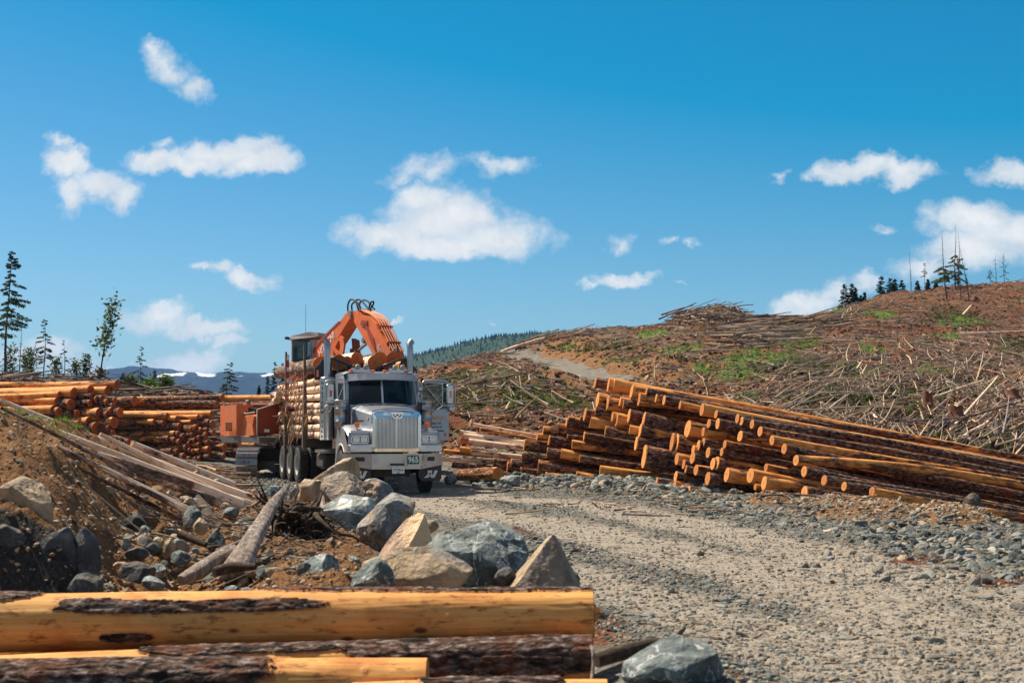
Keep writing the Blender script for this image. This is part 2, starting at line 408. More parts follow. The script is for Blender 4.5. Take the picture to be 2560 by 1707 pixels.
def _ground(t, b):
    """natural surface; attribute 'tint': R compacted wheel track, G grass, B bare earth (else crushed rock), alpha unused; 'zone': R red duff"""
    p = t.pos(); at = t.node('ShaderNodeSeparateColor', ins={0: t.attr('tint')}); zn = t.node('ShaderNodeSeparateColor', ins={0: t.attr('zone')})
    n1 = t.noise(p, .55, 6, .6); n2 = t.noise(p, 4.0, 6, .65); n3 = t.noise(p, 26, 5, .7); n4 = t.noise(p, 90, 3, .6)
    vor = t.voro(p, 14, 'F1', 'Color'); vsep = t.node('ShaderNodeSeparateColor', ins={0: vor}).outputs[0]
    vd = t.voro(p, 14); vd2 = t.voro(p, 38)
    grav = t.ramp(vsep, [(.0, (.10, .102, .096)), (.5, (.185, .19, .175)), (.85, (.27, .275, .255)), (1.0, (.38, .31, .23))])
    grav = t.mix(t.ramp(vd, [(.3, 0.0), (.6, .6)]), grav, (.12, .10, .08))
    grav = t.mix(t.ramp(n2, [(.5, 0.0), (.7, .6)]), grav, (.17, .12, .08))
    trk = t.mix(t.ramp(n3, [(.35, 0.0), (.65, 1.0)]), (.30, .255, .205), (.50, .435, .36))
    trk = t.mix(t.ramp(n2, [(.48, 0.0), (.62, .7)]), trk, (.22, .17, .12))
    earth = t.mix(t.ramp(n2, [(.3, 0.0), (.7, 1.0)]), (.17, .08, .034), (.38, .205, .09))
    earth = t.mix(t.ramp(n3, [(.35, .75), (.6, 0.0)]), earth, (.11, .055, .028))
    duff = t.mix(t.ramp(n2, [(.35, 0.0), (.65, 1.0)]), (.13, .036, .014), (.31, .10, .04))
    duff = t.mix(t.ramp(n1, [(.45, 0.0), (.62, .85)]), duff, (.20, .14, .085))
    duff = t.mix(t.ramp(n3, [(.42, .8), (.58, 0.0)]), duff, (.045, .022, .014))
    duff = t.mix(t.ramp(t.noise(p, 9, 5, .7), [(.56, 0.0), (.66, .8)]), duff, (.42, .27, .17))
    gr = t.mix(t.ramp(n3, [(.35, 0.0), (.65, 1.0)]), (.055, .12, .02), (.16, .25, .055))
    c = t.mix(t.ramp(t.math('ADD', at.outputs[2], t.math('MULTIPLY', t.math('SUBTRACT', n2, .5), .7)), [(.42, 0.0), (.58, 1.0)]), grav, earth)
    c = t.mix(t.ramp(t.math('ADD', at.outputs[0], t.math('MULTIPLY', t.math('SUBTRACT', n2, .5), .9)), [(.15, 0.0), (.72, .95)]), c, trk)
    c = t.mix(t.ramp(t.math('ADD', zn.outputs[0], t.math('MULTIPLY', t.math('SUBTRACT', n2, .5), .6)), [(.42, 0.0), (.58, 1.0)]), c, duff)
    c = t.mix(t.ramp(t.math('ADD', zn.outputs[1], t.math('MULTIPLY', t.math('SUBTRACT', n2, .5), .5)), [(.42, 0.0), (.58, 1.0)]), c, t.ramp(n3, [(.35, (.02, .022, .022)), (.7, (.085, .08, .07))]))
    c = t.mix(t.ramp(t.math('ADD', at.outputs[1], t.math('MULTIPLY', t.math('SUBTRACT', n2, .5), 1.2)), [(.42, 0.0), (.62, .85)]), c, gr)
    t.set(b.inputs['Base Color'], c)
    h = t.math('ADD', t.math('MULTIPLY', n3, .8), t.math('ADD', t.math('MULTIPLY', vd, -.9), t.math('MULTIPLY', vd2, -.35)))
    t.set(b.inputs['Normal'], t.bump(n4, .01, .5, t.bump(h, .045, .9, t.bump(n2, .16, .8))))
M['ground'] = mat('ground', _ground, rough=.95, Specular_IOR_Level=.15)
def _far(t, b, k=1.0):
    p = t.pos(); n = t.noise(p, .012, 6, .65); n2 = t.noise(p, .08, 5, .7); z = t.node('ShaderNodeSeparateXYZ', ins={0: p}).outputs[2]
    c = t.mix(t.ramp(n2, [(.35, 0.0), (.65, 1.0)]), (.016 * k, .032 * k, .014), (.05 * k, .085 * k * k, .035)); c = t.mix(t.ramp(n, [(.5, 0.0), (.65, .6)]), c, (.06, .075, .045))
    sn = t.ramp(t.math('ADD', t.math('MULTIPLY', t.attr('tint', 'Fac'), 1.0), t.math('MULTIPLY', t.math('SUBTRACT', t.noise(p, .02, 5, .7), .5), 1.1)), [(.5, 0.0), (.56, 1.0)])
    t.set(b.inputs['Base Color'], t.mix(sn, c, (.85, .87, .9)))
    t.set(b.inputs['Normal'], t.bump(n2, 8, .8))
M['mountain_forest'] = mat('mountain_forest', lambda t, b: _far(t, b, .5), rough=.9, Specular_IOR_Level=.1)
M['far_forest'] = mat('far_forest', _far, rough=.9, Specular_IOR_Level=.1)
# ================================================================ TERRAIN
FAR = [(430, -6), (900, -22), (2500, -40), (12000, -60)]
TAB = {
 -2600: [(3, 0), (12, 0), (30, 1), (75, 5), (200, 6)],
 -900: [(3, 0), (8, -.4), (11.9, -.4), (13.0, -.2), (13.25, 1.1), (16, 1.7), (20, 2.1), (30, 2.0), (46, 1.6), (60, 3), (75, 4.4), (110, 4.8), (200, 4)],
 0: [(3, 0), (8, -.45), (11.9, -.45), (13.0, -.2), (13.22, .92), (15, 1.25), (17, 1.62), (20, 1.82), (25, 1.75), (33, 1.2), (46, 1.2), (60, 2.6), (75, 4.0), (100, 4.2), (200, 3)],
 150: [(3, 0), (8, -.45), (11.9, -.45), (13.0, -.2), (13.22, .78), (15, 1.0), (17, 1.28), (20, 1.5), (24, 1.5), (33, .9), (46, .9), (60, 2.4), (75, 3.85), (100, 4.1), (200, 3)],
 240: [(3, 0), (8, -.45), (11.9, -.45), (13.2, -.15), (13.6, .35), (16, .62), (20, 1.1), (24, 1.3), (33, .8), (46, .7), (60, 2.2), (75, 3.7), (100, 4.1), (200, 3)],
 300: [(3, 0), (8, -.45), (11.9, -.45), (13.5, -.12), (15, .08), (18, .52), (22, .98), (25, 1.1), (30, .7), (46, .5), (60, 1.9), (75, 3.5), (100, 3.7), (200, 2)],
 450: [(3, 0), (8, -.45), (11.9, -.45), (13.5, -.12), (17, .08), (21, .42), (26, .70), (30, .4), (40, .3), (53, .4), (65, 1.6), (75, 3.0), (100, 3.2), (200, 2)],
 600: [(3, 0), (8, -.45), (11.9, -.45), (13.3, .05), (16, .1), (20, .22), (26, .28), (30, .1), (40, 0), (53, .15), (75, 2.7), (100, 2.8), (200, 1)],
 700: [(3, 0), (8, -.45), (11.6, -.42), (12.8, .42), (14, .38), (17, .25), (22, .28), (27, .15), (30, 0), (47, 0), (60, .5), (80, 2.5), (200, 1)],
 860: [(3, 0), (8, -.45), (11.6, -.40), (12.8, .42), (14.5, .34), (19, .22), (24, .12), (28, .03), (31, 0), (50, 0), (80, 1.8), (150, 2)],
 1000: [(3, 0), (8, -.45), (11.5, -.38), (12.8, .12), (14.5, .05), (18, 0), (50, 0), (60, .6), (75, 2.2), (100, 5.2), (130, 5)],
 1080: [(3, 0), (8, -.45), (11.5, -.38), (13, 0), (44, 0), (52, 1.2), (75, 3.6), (100, 5.6), (140, 5)],
 1180: [(3, 0), (8, -.45), (11.5, -.36), (13, 0), (44, .02), (52, 1.5), (65, 3), (90, 5.3), (115, 7.2), (160, 6)],
 1300: [(3, 0), (8, -.42), (11.5, -.32), (13, 0), (43, .02), (50, 1.3), (55, 2.2), (80, 4.5), (110, 6.75), (140, 9.6), (190, 8)],
 1400: [(3, 0), (8, -.38), (11.5, -.28), (13, 0), (42, .02), (50, 1.3), (60, 2.2), (78, 4.2), (97, 5.7), (120, 8.6), (145, 10.9), (190, 9)],
 1500: [(3, 0), (8, -.2), (11.5, -.12), (13, 0), (41, .02), (50, 1.2), (60, 2.2), (75, 3.9), (84, 4.6), (88, 5.6), (120, 9.3), (150, 11.9), (200, 10)],
 1650: [(3, 0), (39, 0), (46, .4), (55, 1.6), (64, 2.9), (72, 4.3), (100, 7.8), (135, 11.0), (200, 9)],
 1780: [(3, 0), (37, 0), (46, .4), (55, 1.8), (75, 4.5), (100, 8), (125, 10.6), (145, 12.0), (200, 10)],
 1900: [(3, 0), (35, 0), (42, -.2), (50, 1.0), (60, 2.6), (80, 5.4), (110, 8.9), (140, 12.3), (190, 11)],
 2050: [(3, 0), (31, 0), (36, -.5), (44, -.2), (55, 1.8), (70, 3.8), (100, 7.8), (140, 12.2), (170, 14.7), (230, 13)],
 2200: [(3, 0), (28.5, .05), (34, -.7), (44, -.5), (55, 1.4), (75, 4.2), (100, 8.0), (130, 12.3), (165, 16.6), (230, 15)],
 2350: [(3, 0), (26.5, .05), (32, -.9), (44, -.8), (55, .9), (75, 3.7), (97, 7.2), (128, 11.8), (165, 17.8), (230, 16)],
 2560: [(3, 0), (25, .0), (30, -1.1), (42, -1.2), (50, -.5), (58, .6), (75, 3.0), (95, 6.2), (125, 10.9), (165, 18.4), (240, 17)],
 3400: [(3, 0), (21, 0), (26, -1.2), (42, -1.4), (52, 0), (75, 4), (95, 8), (125, 13), (165, 21), (250, 22)],
 5600: [(3, 0), (20, 0), (42, 0), (75, 4), (125, 10), (250, 18)],
}
_q = np.array(sorted(TAB)); _rows = np.exp(np.linspace(math.log(3), math.log(11500), 690))
_tab = np.zeros((len(_rows), len(_q)))
for j, qq in enumerate(_q):
    pts = TAB[int(qq)] + FAR
    _tab[:, j] = np.interp(np.log(_rows), np.log([p[0] for p in pts]), [p[1] for p in pts])
qs = np.concatenate([np.arange(-2600, -300, 60), np.arange(-300, 2900, 9), np.arange(2900, 5601, 60)]).astype(float)
Zg = np.array([np.interp(qs, _q, _tab[i]) for i in range(len(_rows))])
def smooth(a, n, ax):
    k = np.hanning(n + 2)[1:-1]; k /= k.sum()
    pad = [(0, 0), (0, 0)]; pad[ax] = (n // 2, n // 2); b = np.pad(a, pad, mode='edge')
    return np.apply_along_axis(lambda r: np.convolve(r, k, 'valid'), ax, b)
Zs = smooth(Zg, 9, 0); kk = sstep(16, 30, _rows)[:, None]; Zg = smooth(smooth(Zg, 3, 0) * (1 - kk) + Zs * kk, 11, 1)
DD, QQ = np.meshgrid(_rows, qs, indexing='ij')
XX = (QQ - CX) / F_PX * DD; YY = DD
def to_px(x, y, z):
    cy, sy = math.cos(PITCH), math.sin(PITCH); dz = z - CAMZ
    d = y * cy + dz * sy; u = -y * sy + dz * cy
    return CX + F_PX * x / d, CY - F_PX * u / d
def ell(px, py, L):
    r = np.zeros_like(px)
    for (cx, cy, rx, ry) in L: r = np.maximum(r, 1 - np.sqrt(((px - cx) / rx) ** 2 + ((py - cy) / ry) ** 2))
    return np.clip(r * 1.6, 0, 1)
TRK = [[P(1000, 1232, 37), P(1100, 1265, 29.6), P(1400, 1310, 24.3), P(1700, 1380, 18.9), P(2100, 1480, 14.4), P(2560, 1620, 10.8), P(3000, 1760, 8)],
       [P(1130, 1228, 38), P(1200, 1240, 33.8), P(1500, 1260, 30.4), P(1800, 1320, 23.3), P(2200, 1420, 16.8), P(2560, 1500, 13.8), P(3100, 1660, 9.5)],
       [P(1380, 1400, 17), P(1750, 1500, 13.0), P(2150, 1640, 10.2), P(2500, 1780, 8.0)]]
def dist_poly(x, y, pts):
    best = np.full(x.shape, 1e9)
    for a, b in zip(pts[:-1], pts[1:]):
        dx, dy = b.x - a.x, b.y - a.y; t = np.clip(((x - a.x) * dx + (y - a.y) * dy) / (dx * dx + dy * dy), 0, 1)
        best = np.minimum(best, np.hypot(x - a.x - t * dx, y - a.y - t * dy))
    return best
def track_mask(x, y):
    w = fbm(x * .9, y * .9, oct=3, seed=3) * .35
    m = np.zeros(np.shape(x))
    for L, wd, s in zip(TRK, (.95, .95, .8), (1.0, 1.0, .85)): m = np.maximum(m, s * (1 - sstep(wd * .35, wd * 1.35, dist_poly(x, y, L) + w)))
    return m
PXg, PYg = to_px(XX, YY, Zg)
hill = sstep(44, 54, DD) * sstep(1010, 1090, QQ) + sstep(50, 62, DD) * (1 - sstep(1010, 1090, QQ)); hill = np.clip(hill, 0, 1)
bank = (1 - sstep(820, 1060, QQ)) * (1 - sstep(27, 33, DD)) * sstep(9, 12, DD)
trk = track_mask(XX, YY) * (1 - hill) * (1 - bank)
MOUND = [(2170, 1275, 260, 45), (2380, 1300, 160, 35), (1930, 1262, 90, 18)]
mound = ell(PXg, PYg, MOUND) * (DD < 34)
HILLROAD = [P(1545, 953, 75), P(1480, 935, 84), P(1400, 915, 97), P(1330, 900, 110), P(1250, 890, 125), P(1180, 885, 140)]
hr = dist_poly(XX, YY, HILLROAD)
hroad = (1 - sstep(1.0, 1.8, hr)) * (DD > 55)
cut = (1 - sstep(3, 9, hr)) * (DD > 60) * sstep(1270, 1420, QQ) * (1 - sstep(1700, 1800, QQ))
Zg += -.25 * hroad
# relief
near = np.exp(-((DD - 3) / 60) ** 2)
Zg += fbm(XX * .35, YY * .35, oct=4, seed=11) * (.42 * bank * sstep(12.5, 15, DD) + .035 * (1 - bank) * (1 - hill) + .55 * hill * (DD < 400) + np.clip((DD - 400) / 400, 0, 1) * 4)
Zg += fbm(XX * 1.7, YY * 1.7, oct=4, seed=12) * (.20 * bank + .02 + .22 * hill * (DD < 300)) * (1 - .6 * trk)
Zg += fbm(XX * 6, YY * 6, oct=3, seed=13) * (.08 * bank + .012 + .06 * mound) * (DD < 60) * (1 - .5 * trk)
Zg += .22 * mound - .045 * trk * (1 - hill)
mnd = np.exp(-(((QQ - 1775) / 78) ** 2 + ((DD - 126) / 8) ** 2)); Zg += .9 * mnd
berm = np.exp(-(((YY - (40.6 - .0068 * np.clip(QQ - 1240, 0, 2000))) / 1.1) ** 2)) * sstep(1170, 1290, QQ) * (1 - sstep(1700, 1900, QQ)); Zg += .30 * berm * (.6 + .8 * np.abs(fbm(XX * 1.2, YY * 1.2, seed=5)))
edge = np.exp(-((XX - 3.9 - .0 * YY) / 60) ** 2)
GRASS = [(1853, 938, 90, 34), (1919, 902, 160, 34), (1990, 856, 90, 26), (1863, 994, 40, 22), (2118, 932, 110, 30), (1760, 925, 40, 18), (1250, 940, 60, 16), (2020, 905, 60, 16), (2330, 930, 70, 20), (1640, 840, 70, 10), (2180, 871, 50, 15), (2363, 840, 60, 18), (2404, 808, 90, 16),
         (1382, 1005, 26, 16), (1342, 950, 24, 9), (1250, 985, 25, 12), (1300, 1000, 30, 14), (2080, 785, 60, 18), (2200, 790, 60, 12), (50, 1025, 60, 22), (1420, 870, 30, 8), (1560, 900, 60, 10), (1700, 870, 70, 12), (560, 1130, 20, 12), (2460, 960, 60, 14)]
grass = ell(PXg, PYg, GRASS) * ((DD > 45) | ((QQ < 200) & (DD > 14) & (DD < 30)))
earth = np.clip(bank * 1.0 + (1 - sstep(520, 700, QQ)) * sstep(24, 30, DD) * (1 - sstep(46, 56, DD)) + mound * 1.3 + cut * .9, 0, 1)
duff = np.clip(hill - cut * 1.1 - hroad * 2 + .5 * (bank * (DD > 21)), 0, 1)
litter = ell(PXg, PYg, [(1480, 1570, 150, 70), (1620, 1640, 150, 50), (1830, 1700, 200, 50), (1240, 1330, 170, 30), (2300, 1390, 160, 25), (2500, 1440, 120, 30)]) * .75 * (DD < 40); duff = np.maximum(duff, litter)
forest_far = sstep(300, 420, DD)
TINT = np.stack([trk, np.clip(grass + .0, 0, 1), np.clip(earth, 0, 1)], -1).reshape(-1, 3)
V = np.stack([XX, YY, Zg], -1).reshape(-1, 3)
nr, nc = Zg.shape
ii = np.arange(nr - 1)[:, None] * nc + np.arange(nc - 1)[None, :]
Fq = np.stack([ii, ii + 1, ii + nc + 1, ii + nc], -1).reshape(-1, 4)
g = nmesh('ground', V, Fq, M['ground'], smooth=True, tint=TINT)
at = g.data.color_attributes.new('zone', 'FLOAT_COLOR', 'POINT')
zc = np.zeros((V.shape[0], 4), np.float32); rock_shade = (1 - sstep(225, 275, QQ)) * sstep(12.7, 12.95, DD) * (1 - sstep(13.25, 13.5, DD)); zc[:, 0] = (duff * (1 - rock_shade)).ravel(); zc[:, 1] = rock_shade.ravel(); zc[:, 3] = 1; at.data.foreach_set('color', zc.ravel())  # near-black rock colour deepens the shade of the steep bank face
tag(g, kind='structure')
gb = MB(); gb.add([(-300, -400, -.0), (300, -400, -.0), (300, 3.01, 0), (-300, 3.01, 0)], [[0, 1, 2, 3]])
tag(gb.build('yard', M['ground']), kind='structure')

def gz(x, y):
    x = np.asarray(x, float); y = np.asarray(y, float)
    q = CX + F_PX * x / np.maximum(y, .1)
    fi = np.interp(np.log(np.clip(y, 3, 11000)), np.log(_rows), np.arange(nr)); fj = np.interp(q, qs, np.arange(nc))
    i = np.clip(fi.astype(int), 0, nr - 2); j = np.clip(fj.astype(int), 0, nc - 2); a = fi - i; b = fj - j
    return (Zg[i, j] * (1 - a) + Zg[i + 1, j] * a) * (1 - b) + (Zg[i, j + 1] * (1 - a) + Zg[i + 1, j + 1] * a) * b
def gzf(x, y): return float(gz(np.array([x]), np.array([y]))[0])
def field(a, x, y):
    q = CX + F_PX * x / np.maximum(y, .1)
    i = np.clip(np.interp(np.log(np.clip(y, 3, 11000)), np.log(_rows), np.arange(nr)).round().astype(int), 0, nr - 1); j = np.clip(np.interp(q, qs, np.arange(nc)).round().astype(int), 0, nc - 1)
    return a[i, j]

# hill road strip
pts = HILLROAD; vs = []; fs = []
def _cr(ps, n):
    out = []
    for i in range(len(ps) - 1):
        p0, p1, p2, p3 = ps[max(i - 1, 0)], ps[i], ps[i + 1], ps[min(i + 2, len(ps) - 1)]
        for k in range(n):
            t = k / n; out.append(.5 * ((2 * p1) + (p2 - p0) * t + (2 * p0 - 5 * p1 + 4 * p2 - p3) * t * t + (3 * p1 - p0 - 3 * p2 + p3) * t ** 3))
    return out + [ps[-1]]
cl = _cr(pts, 14)
for i, p in enumerate(cl):
    t = (cl[min(i + 1, len(cl) - 1)] - cl[max(i - 1, 0)]); t.z = 0; t.normalize(); nrm = Vector((-t.y, t.x, 0))
    for s in np.linspace(-.95, .95, 7):
        q = p + nrm * s; vs.append((q.x, q.y, gzf(q.x, q.y) + .10))
for i in range(len(cl) - 1):
    for k in range(6): fs.append([i * 7 + k, i * 7 + k + 1, (i + 1) * 7 + k + 1, (i + 1) * 7 + k])
def _hroad(t, b):
    n = t.noise(t.pos(), 2.5, 6, .7); t.set(b.inputs['Base Color'], t.ramp(n, [(.3, (.09, .08, .065)), (.7, (.20, .175, .145))])); t.set(b.inputs['Normal'], t.bump(n, .1, 1))
M['hill_gravel'] = mat('hill_gravel', _hroad, rough=.95)
mb = MB(); mb.add(vs, fs, 0, True); tag(mb.build('hill_road', M['hill_gravel']), kind='structure')

# distant ridge and mountain ------------------------------------------------
def range_mesh(name, prof, D, depth, amp, ns, seed, snow=None, kind='structure', mt='far_forest'):
    xs = np.linspace(prof[0][0], prof[-1][0], ns); top = np.interp(xs, [p[0] for p in prof], [p[1] for p in prof])
    ks = np.linspace(0, 1, 46); Vv = []; T = []
    A, K = np.meshgrid(xs, ks, indexing='xy')
    Dm = D - depth * (1 - K) ; Dm = np.where(K > .72, D + (K - .72) * depth * 1.2 - depth * .28, Dm)
    ztop = CAMZ + (1061 - np.interp(A, xs, top)) * (D - .24 * depth) / F_PX
    prof_k = np.sin(np.clip(K / .78, 0, 1) * math.pi / 2) ** .8 * (1 - .5 * sstep(.78, 1.0, K))
    X = (A - CX) / F_PX * D; base = -60.0
    Zz = base + (ztop - base) * prof_k + amp * fbm(X / (D * .02), Dm / (D * .02), oct=5, seed=seed) * np.sin(K * math.pi)
    V_ = np.stack([X, Dm, Zz], -1).reshape(-1, 3); r, c = A.shape
    i2 = np.arange(r - 1)[:, None] * c + np.arange(c - 1)[None, :]
    tn = np.zeros(A.shape)
    if snow:
        pxx, pyy = to_px(X, Dm, Zz)
        tn = ell(pxx, pyy, snow)
    return tag(nmesh(name, V_, np.stack([i2, i2 + 1, i2 + c + 1, i2 + c], -1).reshape(-1, 4), M[mt], smooth=True, tint=np.repeat(tn.reshape(-1, 1), 3, 1)), kind=kind), (X, Dm, Zz)
range_mesh('mountain', [(-2500, 960), (-400, 975), (150, 995), (280, 985), (330, 963), (380, 947), (405, 934), (435, 926), (470, 922), (500, 925), (530, 934), (560, 938), (620, 938), (700, 934), (800, 936), (1000, 945), (1500, 960), (4500, 970)], 6500, 2600, 26, 700, 21,
           snow=[(415, 938, 34, 7), (455, 934, 36, 7), (520, 938, 32, 6), (500, 934, 22, 6), (680, 936, 50, 5), (590, 939, 26, 4)], mt='mountain_forest')
_, (rx_, ry_, rz_) = range_mesh('hills', [(700, 1020), (850, 980), (960, 928), (1035, 903), (1100, 882), (1180, 859), (1250, 843), (1330, 835), (1420, 834), (1600, 846), (2000, 890), (3600, 910)], 2300, 900, 3, 500, 22)
# ================================================================ SCATTERED STUFF
def ico(sub=0):
    t = (1 + 5 ** .5) / 2
    v = [(-1, t, 0), (1, t, 0), (-1, -t, 0), (1, -t, 0), (0, -1, t), (0, 1, t), (0, -1, -t), (0, 1, -t), (t, 0, -1), (t, 0, 1), (-t, 0, -1), (-t, 0, 1)]
    f = [(0, 11, 5), (0, 5, 1), (0, 1, 7), (0, 7, 10), (0, 10, 11), (1, 5, 9), (5, 11, 4), (11, 10, 2), (10, 7, 6), (7, 1, 8), (3, 9, 4), (3, 4, 2), (3, 2, 6), (3, 6, 8), (3, 8, 9), (4, 9, 5), (2, 4, 11), (6, 2, 10), (8, 6, 7), (9, 8, 1)]
    v = np.array(v, float); v /= np.linalg.norm(v, axis=1)[:, None]; f = np.array(f)
    for _ in range(sub):
        e = {}; nv = list(v); nf = []
        def mid(a, b):
            k = (min(a, b), max(a, b))
            if k not in e:
                m = nv[a] + nv[b]; nv.append(m / np.linalg.norm(m)); e[k] = len(nv) - 1
            return e[k]
        for a, b, c in f:
            ab, bc, ca = mid(a, b), mid(b, c), mid(c, a); nf += [(a, ab, ca), (b, bc, ab), (c, ca, bc), (ab, bc, ca)]
        v = np.array(nv); f = np.array(nf)
    return v, f
def facet(v, K, r, lo=.55, hi=1.0, pull=.35):
    """cut a sphere with K random planes -> angular stone"""
    n = r.normal(size=(K, 3)); n /= np.linalg.norm(n, axis=1)[:, None]; d = r.uniform(lo, hi, K)
    dots = v @ n.T; t = np.where(dots > .02, d / np.maximum(dots, .02), 9)
    return v * np.minimum(t.min(1), 1.15)[:, None]
_r = np.random.default_rng(5)
ic1, if1 = ico(1); ic0, if0 = ico(0)
STONE_A = [(facet(ic1, 9, _r), if1) for _ in range(8)]
STONE_B = [(facet(ic0, 7, _r), if0) for _ in range(8)]
def rotm(rz, tx, ty):
    cz, sz, cx, sx, cy, sy = np.cos(rz), np.sin(rz), np.cos(tx), np.sin(tx), np.cos(ty), np.sin(ty)
    Rm = np.zeros((len(rz), 3, 3))
    Rm[:, 0, 0] = cz * cy - sz * sx * sy; Rm[:, 0, 1] = -sz * cx; Rm[:, 0, 2] = cz * sy + sz * sx * cy
    Rm[:, 1, 0] = sz * cy + cz * sx * sy; Rm[:, 1, 1] = cz * cx; Rm[:, 1, 2] = sz * sy - cz * sx * cy
    Rm[:, 2, 0] = -cx * sy; Rm[:, 2, 1] = sx; Rm[:, 2, 2] = cx * cy
    return Rm
def scatter(name, variants, pos, Rm, S, tint, mt, parent=None, smooth=False):
    n = len(pos); k = rng.integers(0, len(variants), n); Vs, Fs, Ts = [], [], []; off = 0
    for i, (v, f) in enumerate(variants):
        sel = np.where(k == i)[0]
        if len(sel) == 0: continue
        w = np.einsum('nij,nmj->nmi', Rm[sel], v[None] * S[sel][:, None, :]) + pos[sel][:, None, :]
        Vs.append(w.reshape(-1, 3)); Fs.append((f[None] + (np.arange(len(sel)) * len(v))[:, None, None] + off).reshape(-1, f.shape[1]))
        Ts.append(np.repeat(tint[sel], len(v), 0)); off += len(sel) * len(v)
    return nmesh(name, np.concatenate(Vs), np.concatenate(Fs), mt, parent, smooth, np.concatenate(Ts))
def wedge(n, q0, q1, d0, d1):
    D = np.exp(rng.uniform(math.log(d0), math.log(d1), n)); q = rng.uniform(q0, q1, n)
    return (q - CX) / F_PX * D, D, q
def stone_tint(n, brown=.15):
    base = np.array([(.125, .138, .130), (.185, .20, .186), (.245, .255, .238), (.085, .095, .09), (.32, .305, .27)])
    c = base[rng.integers(0, 5, n)]
    b = rng.random(n) < brown; c[b] = np.array([(.36, .26, .16), (.26, .17, .10), (.45, .36, .26)])[rng.integers(0, 3, b.sum())]
    return c * rng.uniform(.75, 1.25, (n, 1))
def stones(name, n, q0, q1, d0, d1, smin, smax, dens, brown=.15, big=False, flat_=.6, power=2.2):
    x, y, q = wedge(n, q0, q1, d0, d1)
    keep = rng.random(n) < dens(x, y, q); x, y = x[keep], y[keep]; m = len(x)
    s = smin + (smax - smin) * rng.random(m) ** power
    z = gz(x, y) + s * .18
    S = np.stack([s * rng.uniform(.8, 1.4, m), s * rng.uniform(.7, 1.1, m), s * rng.uniform(flat_ * .6, flat_ * 1.3, m)], -1)
    o = scatter(name, STONE_A if big else STONE_B, np.stack([x, y, z], -1), rotm(rng.uniform(0, 6.28, m), rng.normal(0, .35, m), rng.normal(0, .35, m)), S, stone_tint(m, brown) * (1 - .45 * field(trk, x, y))[:, None] + np.array([[.36, .32, .27]]) * .45 * field(trk, x, y)[:, None], M['stone_bits'])
    return tag(o, kind='stuff')
notlog = lambda x, y, q: ~((q < 1500) & (y < 11.9))
stones('gravel', 78000, 700, 2800, 8.6, 46, .006, .030, lambda x, y, q: (1 - .62 * field(trk, x, y)) * (1 - field(mound, x, y)) * (x > .0165 * 0 - .2 + (18 - y) * .16) * .95, .12, power=1.6)
stones('gravel', 11000, 1150, 2800, 8.6, 44, .02, .06, lambda x, y, q: (1 - .93 * field(trk, x, y)) * (x > .3 + (18 - y) * .16) * .42, .12, True, .42, 3)
def windrow(x, y, q):
    e = np.interp(y, [9, 14, 18, 22, 27, 33, 38, 41], [8.5, 7.0, 6.3, 6.6, 5.4, 4.2, 2.6, .6]); return np.exp(-((x - e) / 1.3) ** 2) * (1 - field(mound, x, y))
stones('gravel', 20000, 1150, 2900, 12, 42.5, .025, .095, lambda x, y, q: windrow(x, y, q), .08, True, .55)
stones('gravel', 7000, 1100, 1900, 33, 42.5, .05, .15, lambda x, y, q: np.clip(field(berm, x, y) * 1.4, 0, 1), .08, True, .7)
stones('rubble', 15000, -250, 1000, 12.2, 31, .008, .04, lambda x, y, q: field(bank, x, y) * .9, .93, True, .7, 3)
stones('rubble', 1000, 250, 960, 12.3, 26, .04, .11, lambda x, y, q: field(bank, x, y) * np.exp(-((q - (430 + (y - 13) * 10)) / 190) ** 2), .55, True, .75, 2)
stones('rubble', 5000, 1850, 2600, 23, 32, .012, .06, lambda x, y, q: field(mound, x, y), .8, True, .7, 2.5)
stones('rubble', 5000, -300, 640, 27, 50, .02, .09, lambda x, y, q: .9 + 0 * x, .8, False, .6, 2.5)
stones('gravel', 6000, 560, 1000, 27, 50, .02, .07, lambda x, y, q: .9 + 0 * x, .1, False, .6)

# sticks ---------------------------------------------------------------
def prism_base(k, rings, bend=.0, seed=0):
    r = np.random.default_rng(seed); v = []; f = []
    by, bz = r.normal(0, bend, 2)
    for i in range(rings):
        t = i / (rings - 1)
        for j in range(k):
            w = 2 * math.pi * j / k; tp = 1 - .55 * t
            v.append((t, math.cos(w) * tp, math.sin(w) * tp, by * math.sin(t * 3.14), bz * math.sin(t * 3.14)))
    for i in range(rings - 1):
        for j in range(k): f.append((i * k + j, i * k + (j + 1) % k, (i + 1) * k + (j + 1) % k, (i + 1) * k + j))
    f.append((0, 1, 2, 3) if k == 4 else (0, 1, 2, 3)); f.append(((rings - 1) * k, (rings - 1) * k + 1, (rings - 1) * k + 2, (rings - 1) * k + 3))
    return np.array(v), np.array(f)
STICKS = [prism_base(5, 5, b, i) for i, b in enumerate((.0, .02, .04, .07, .03))]
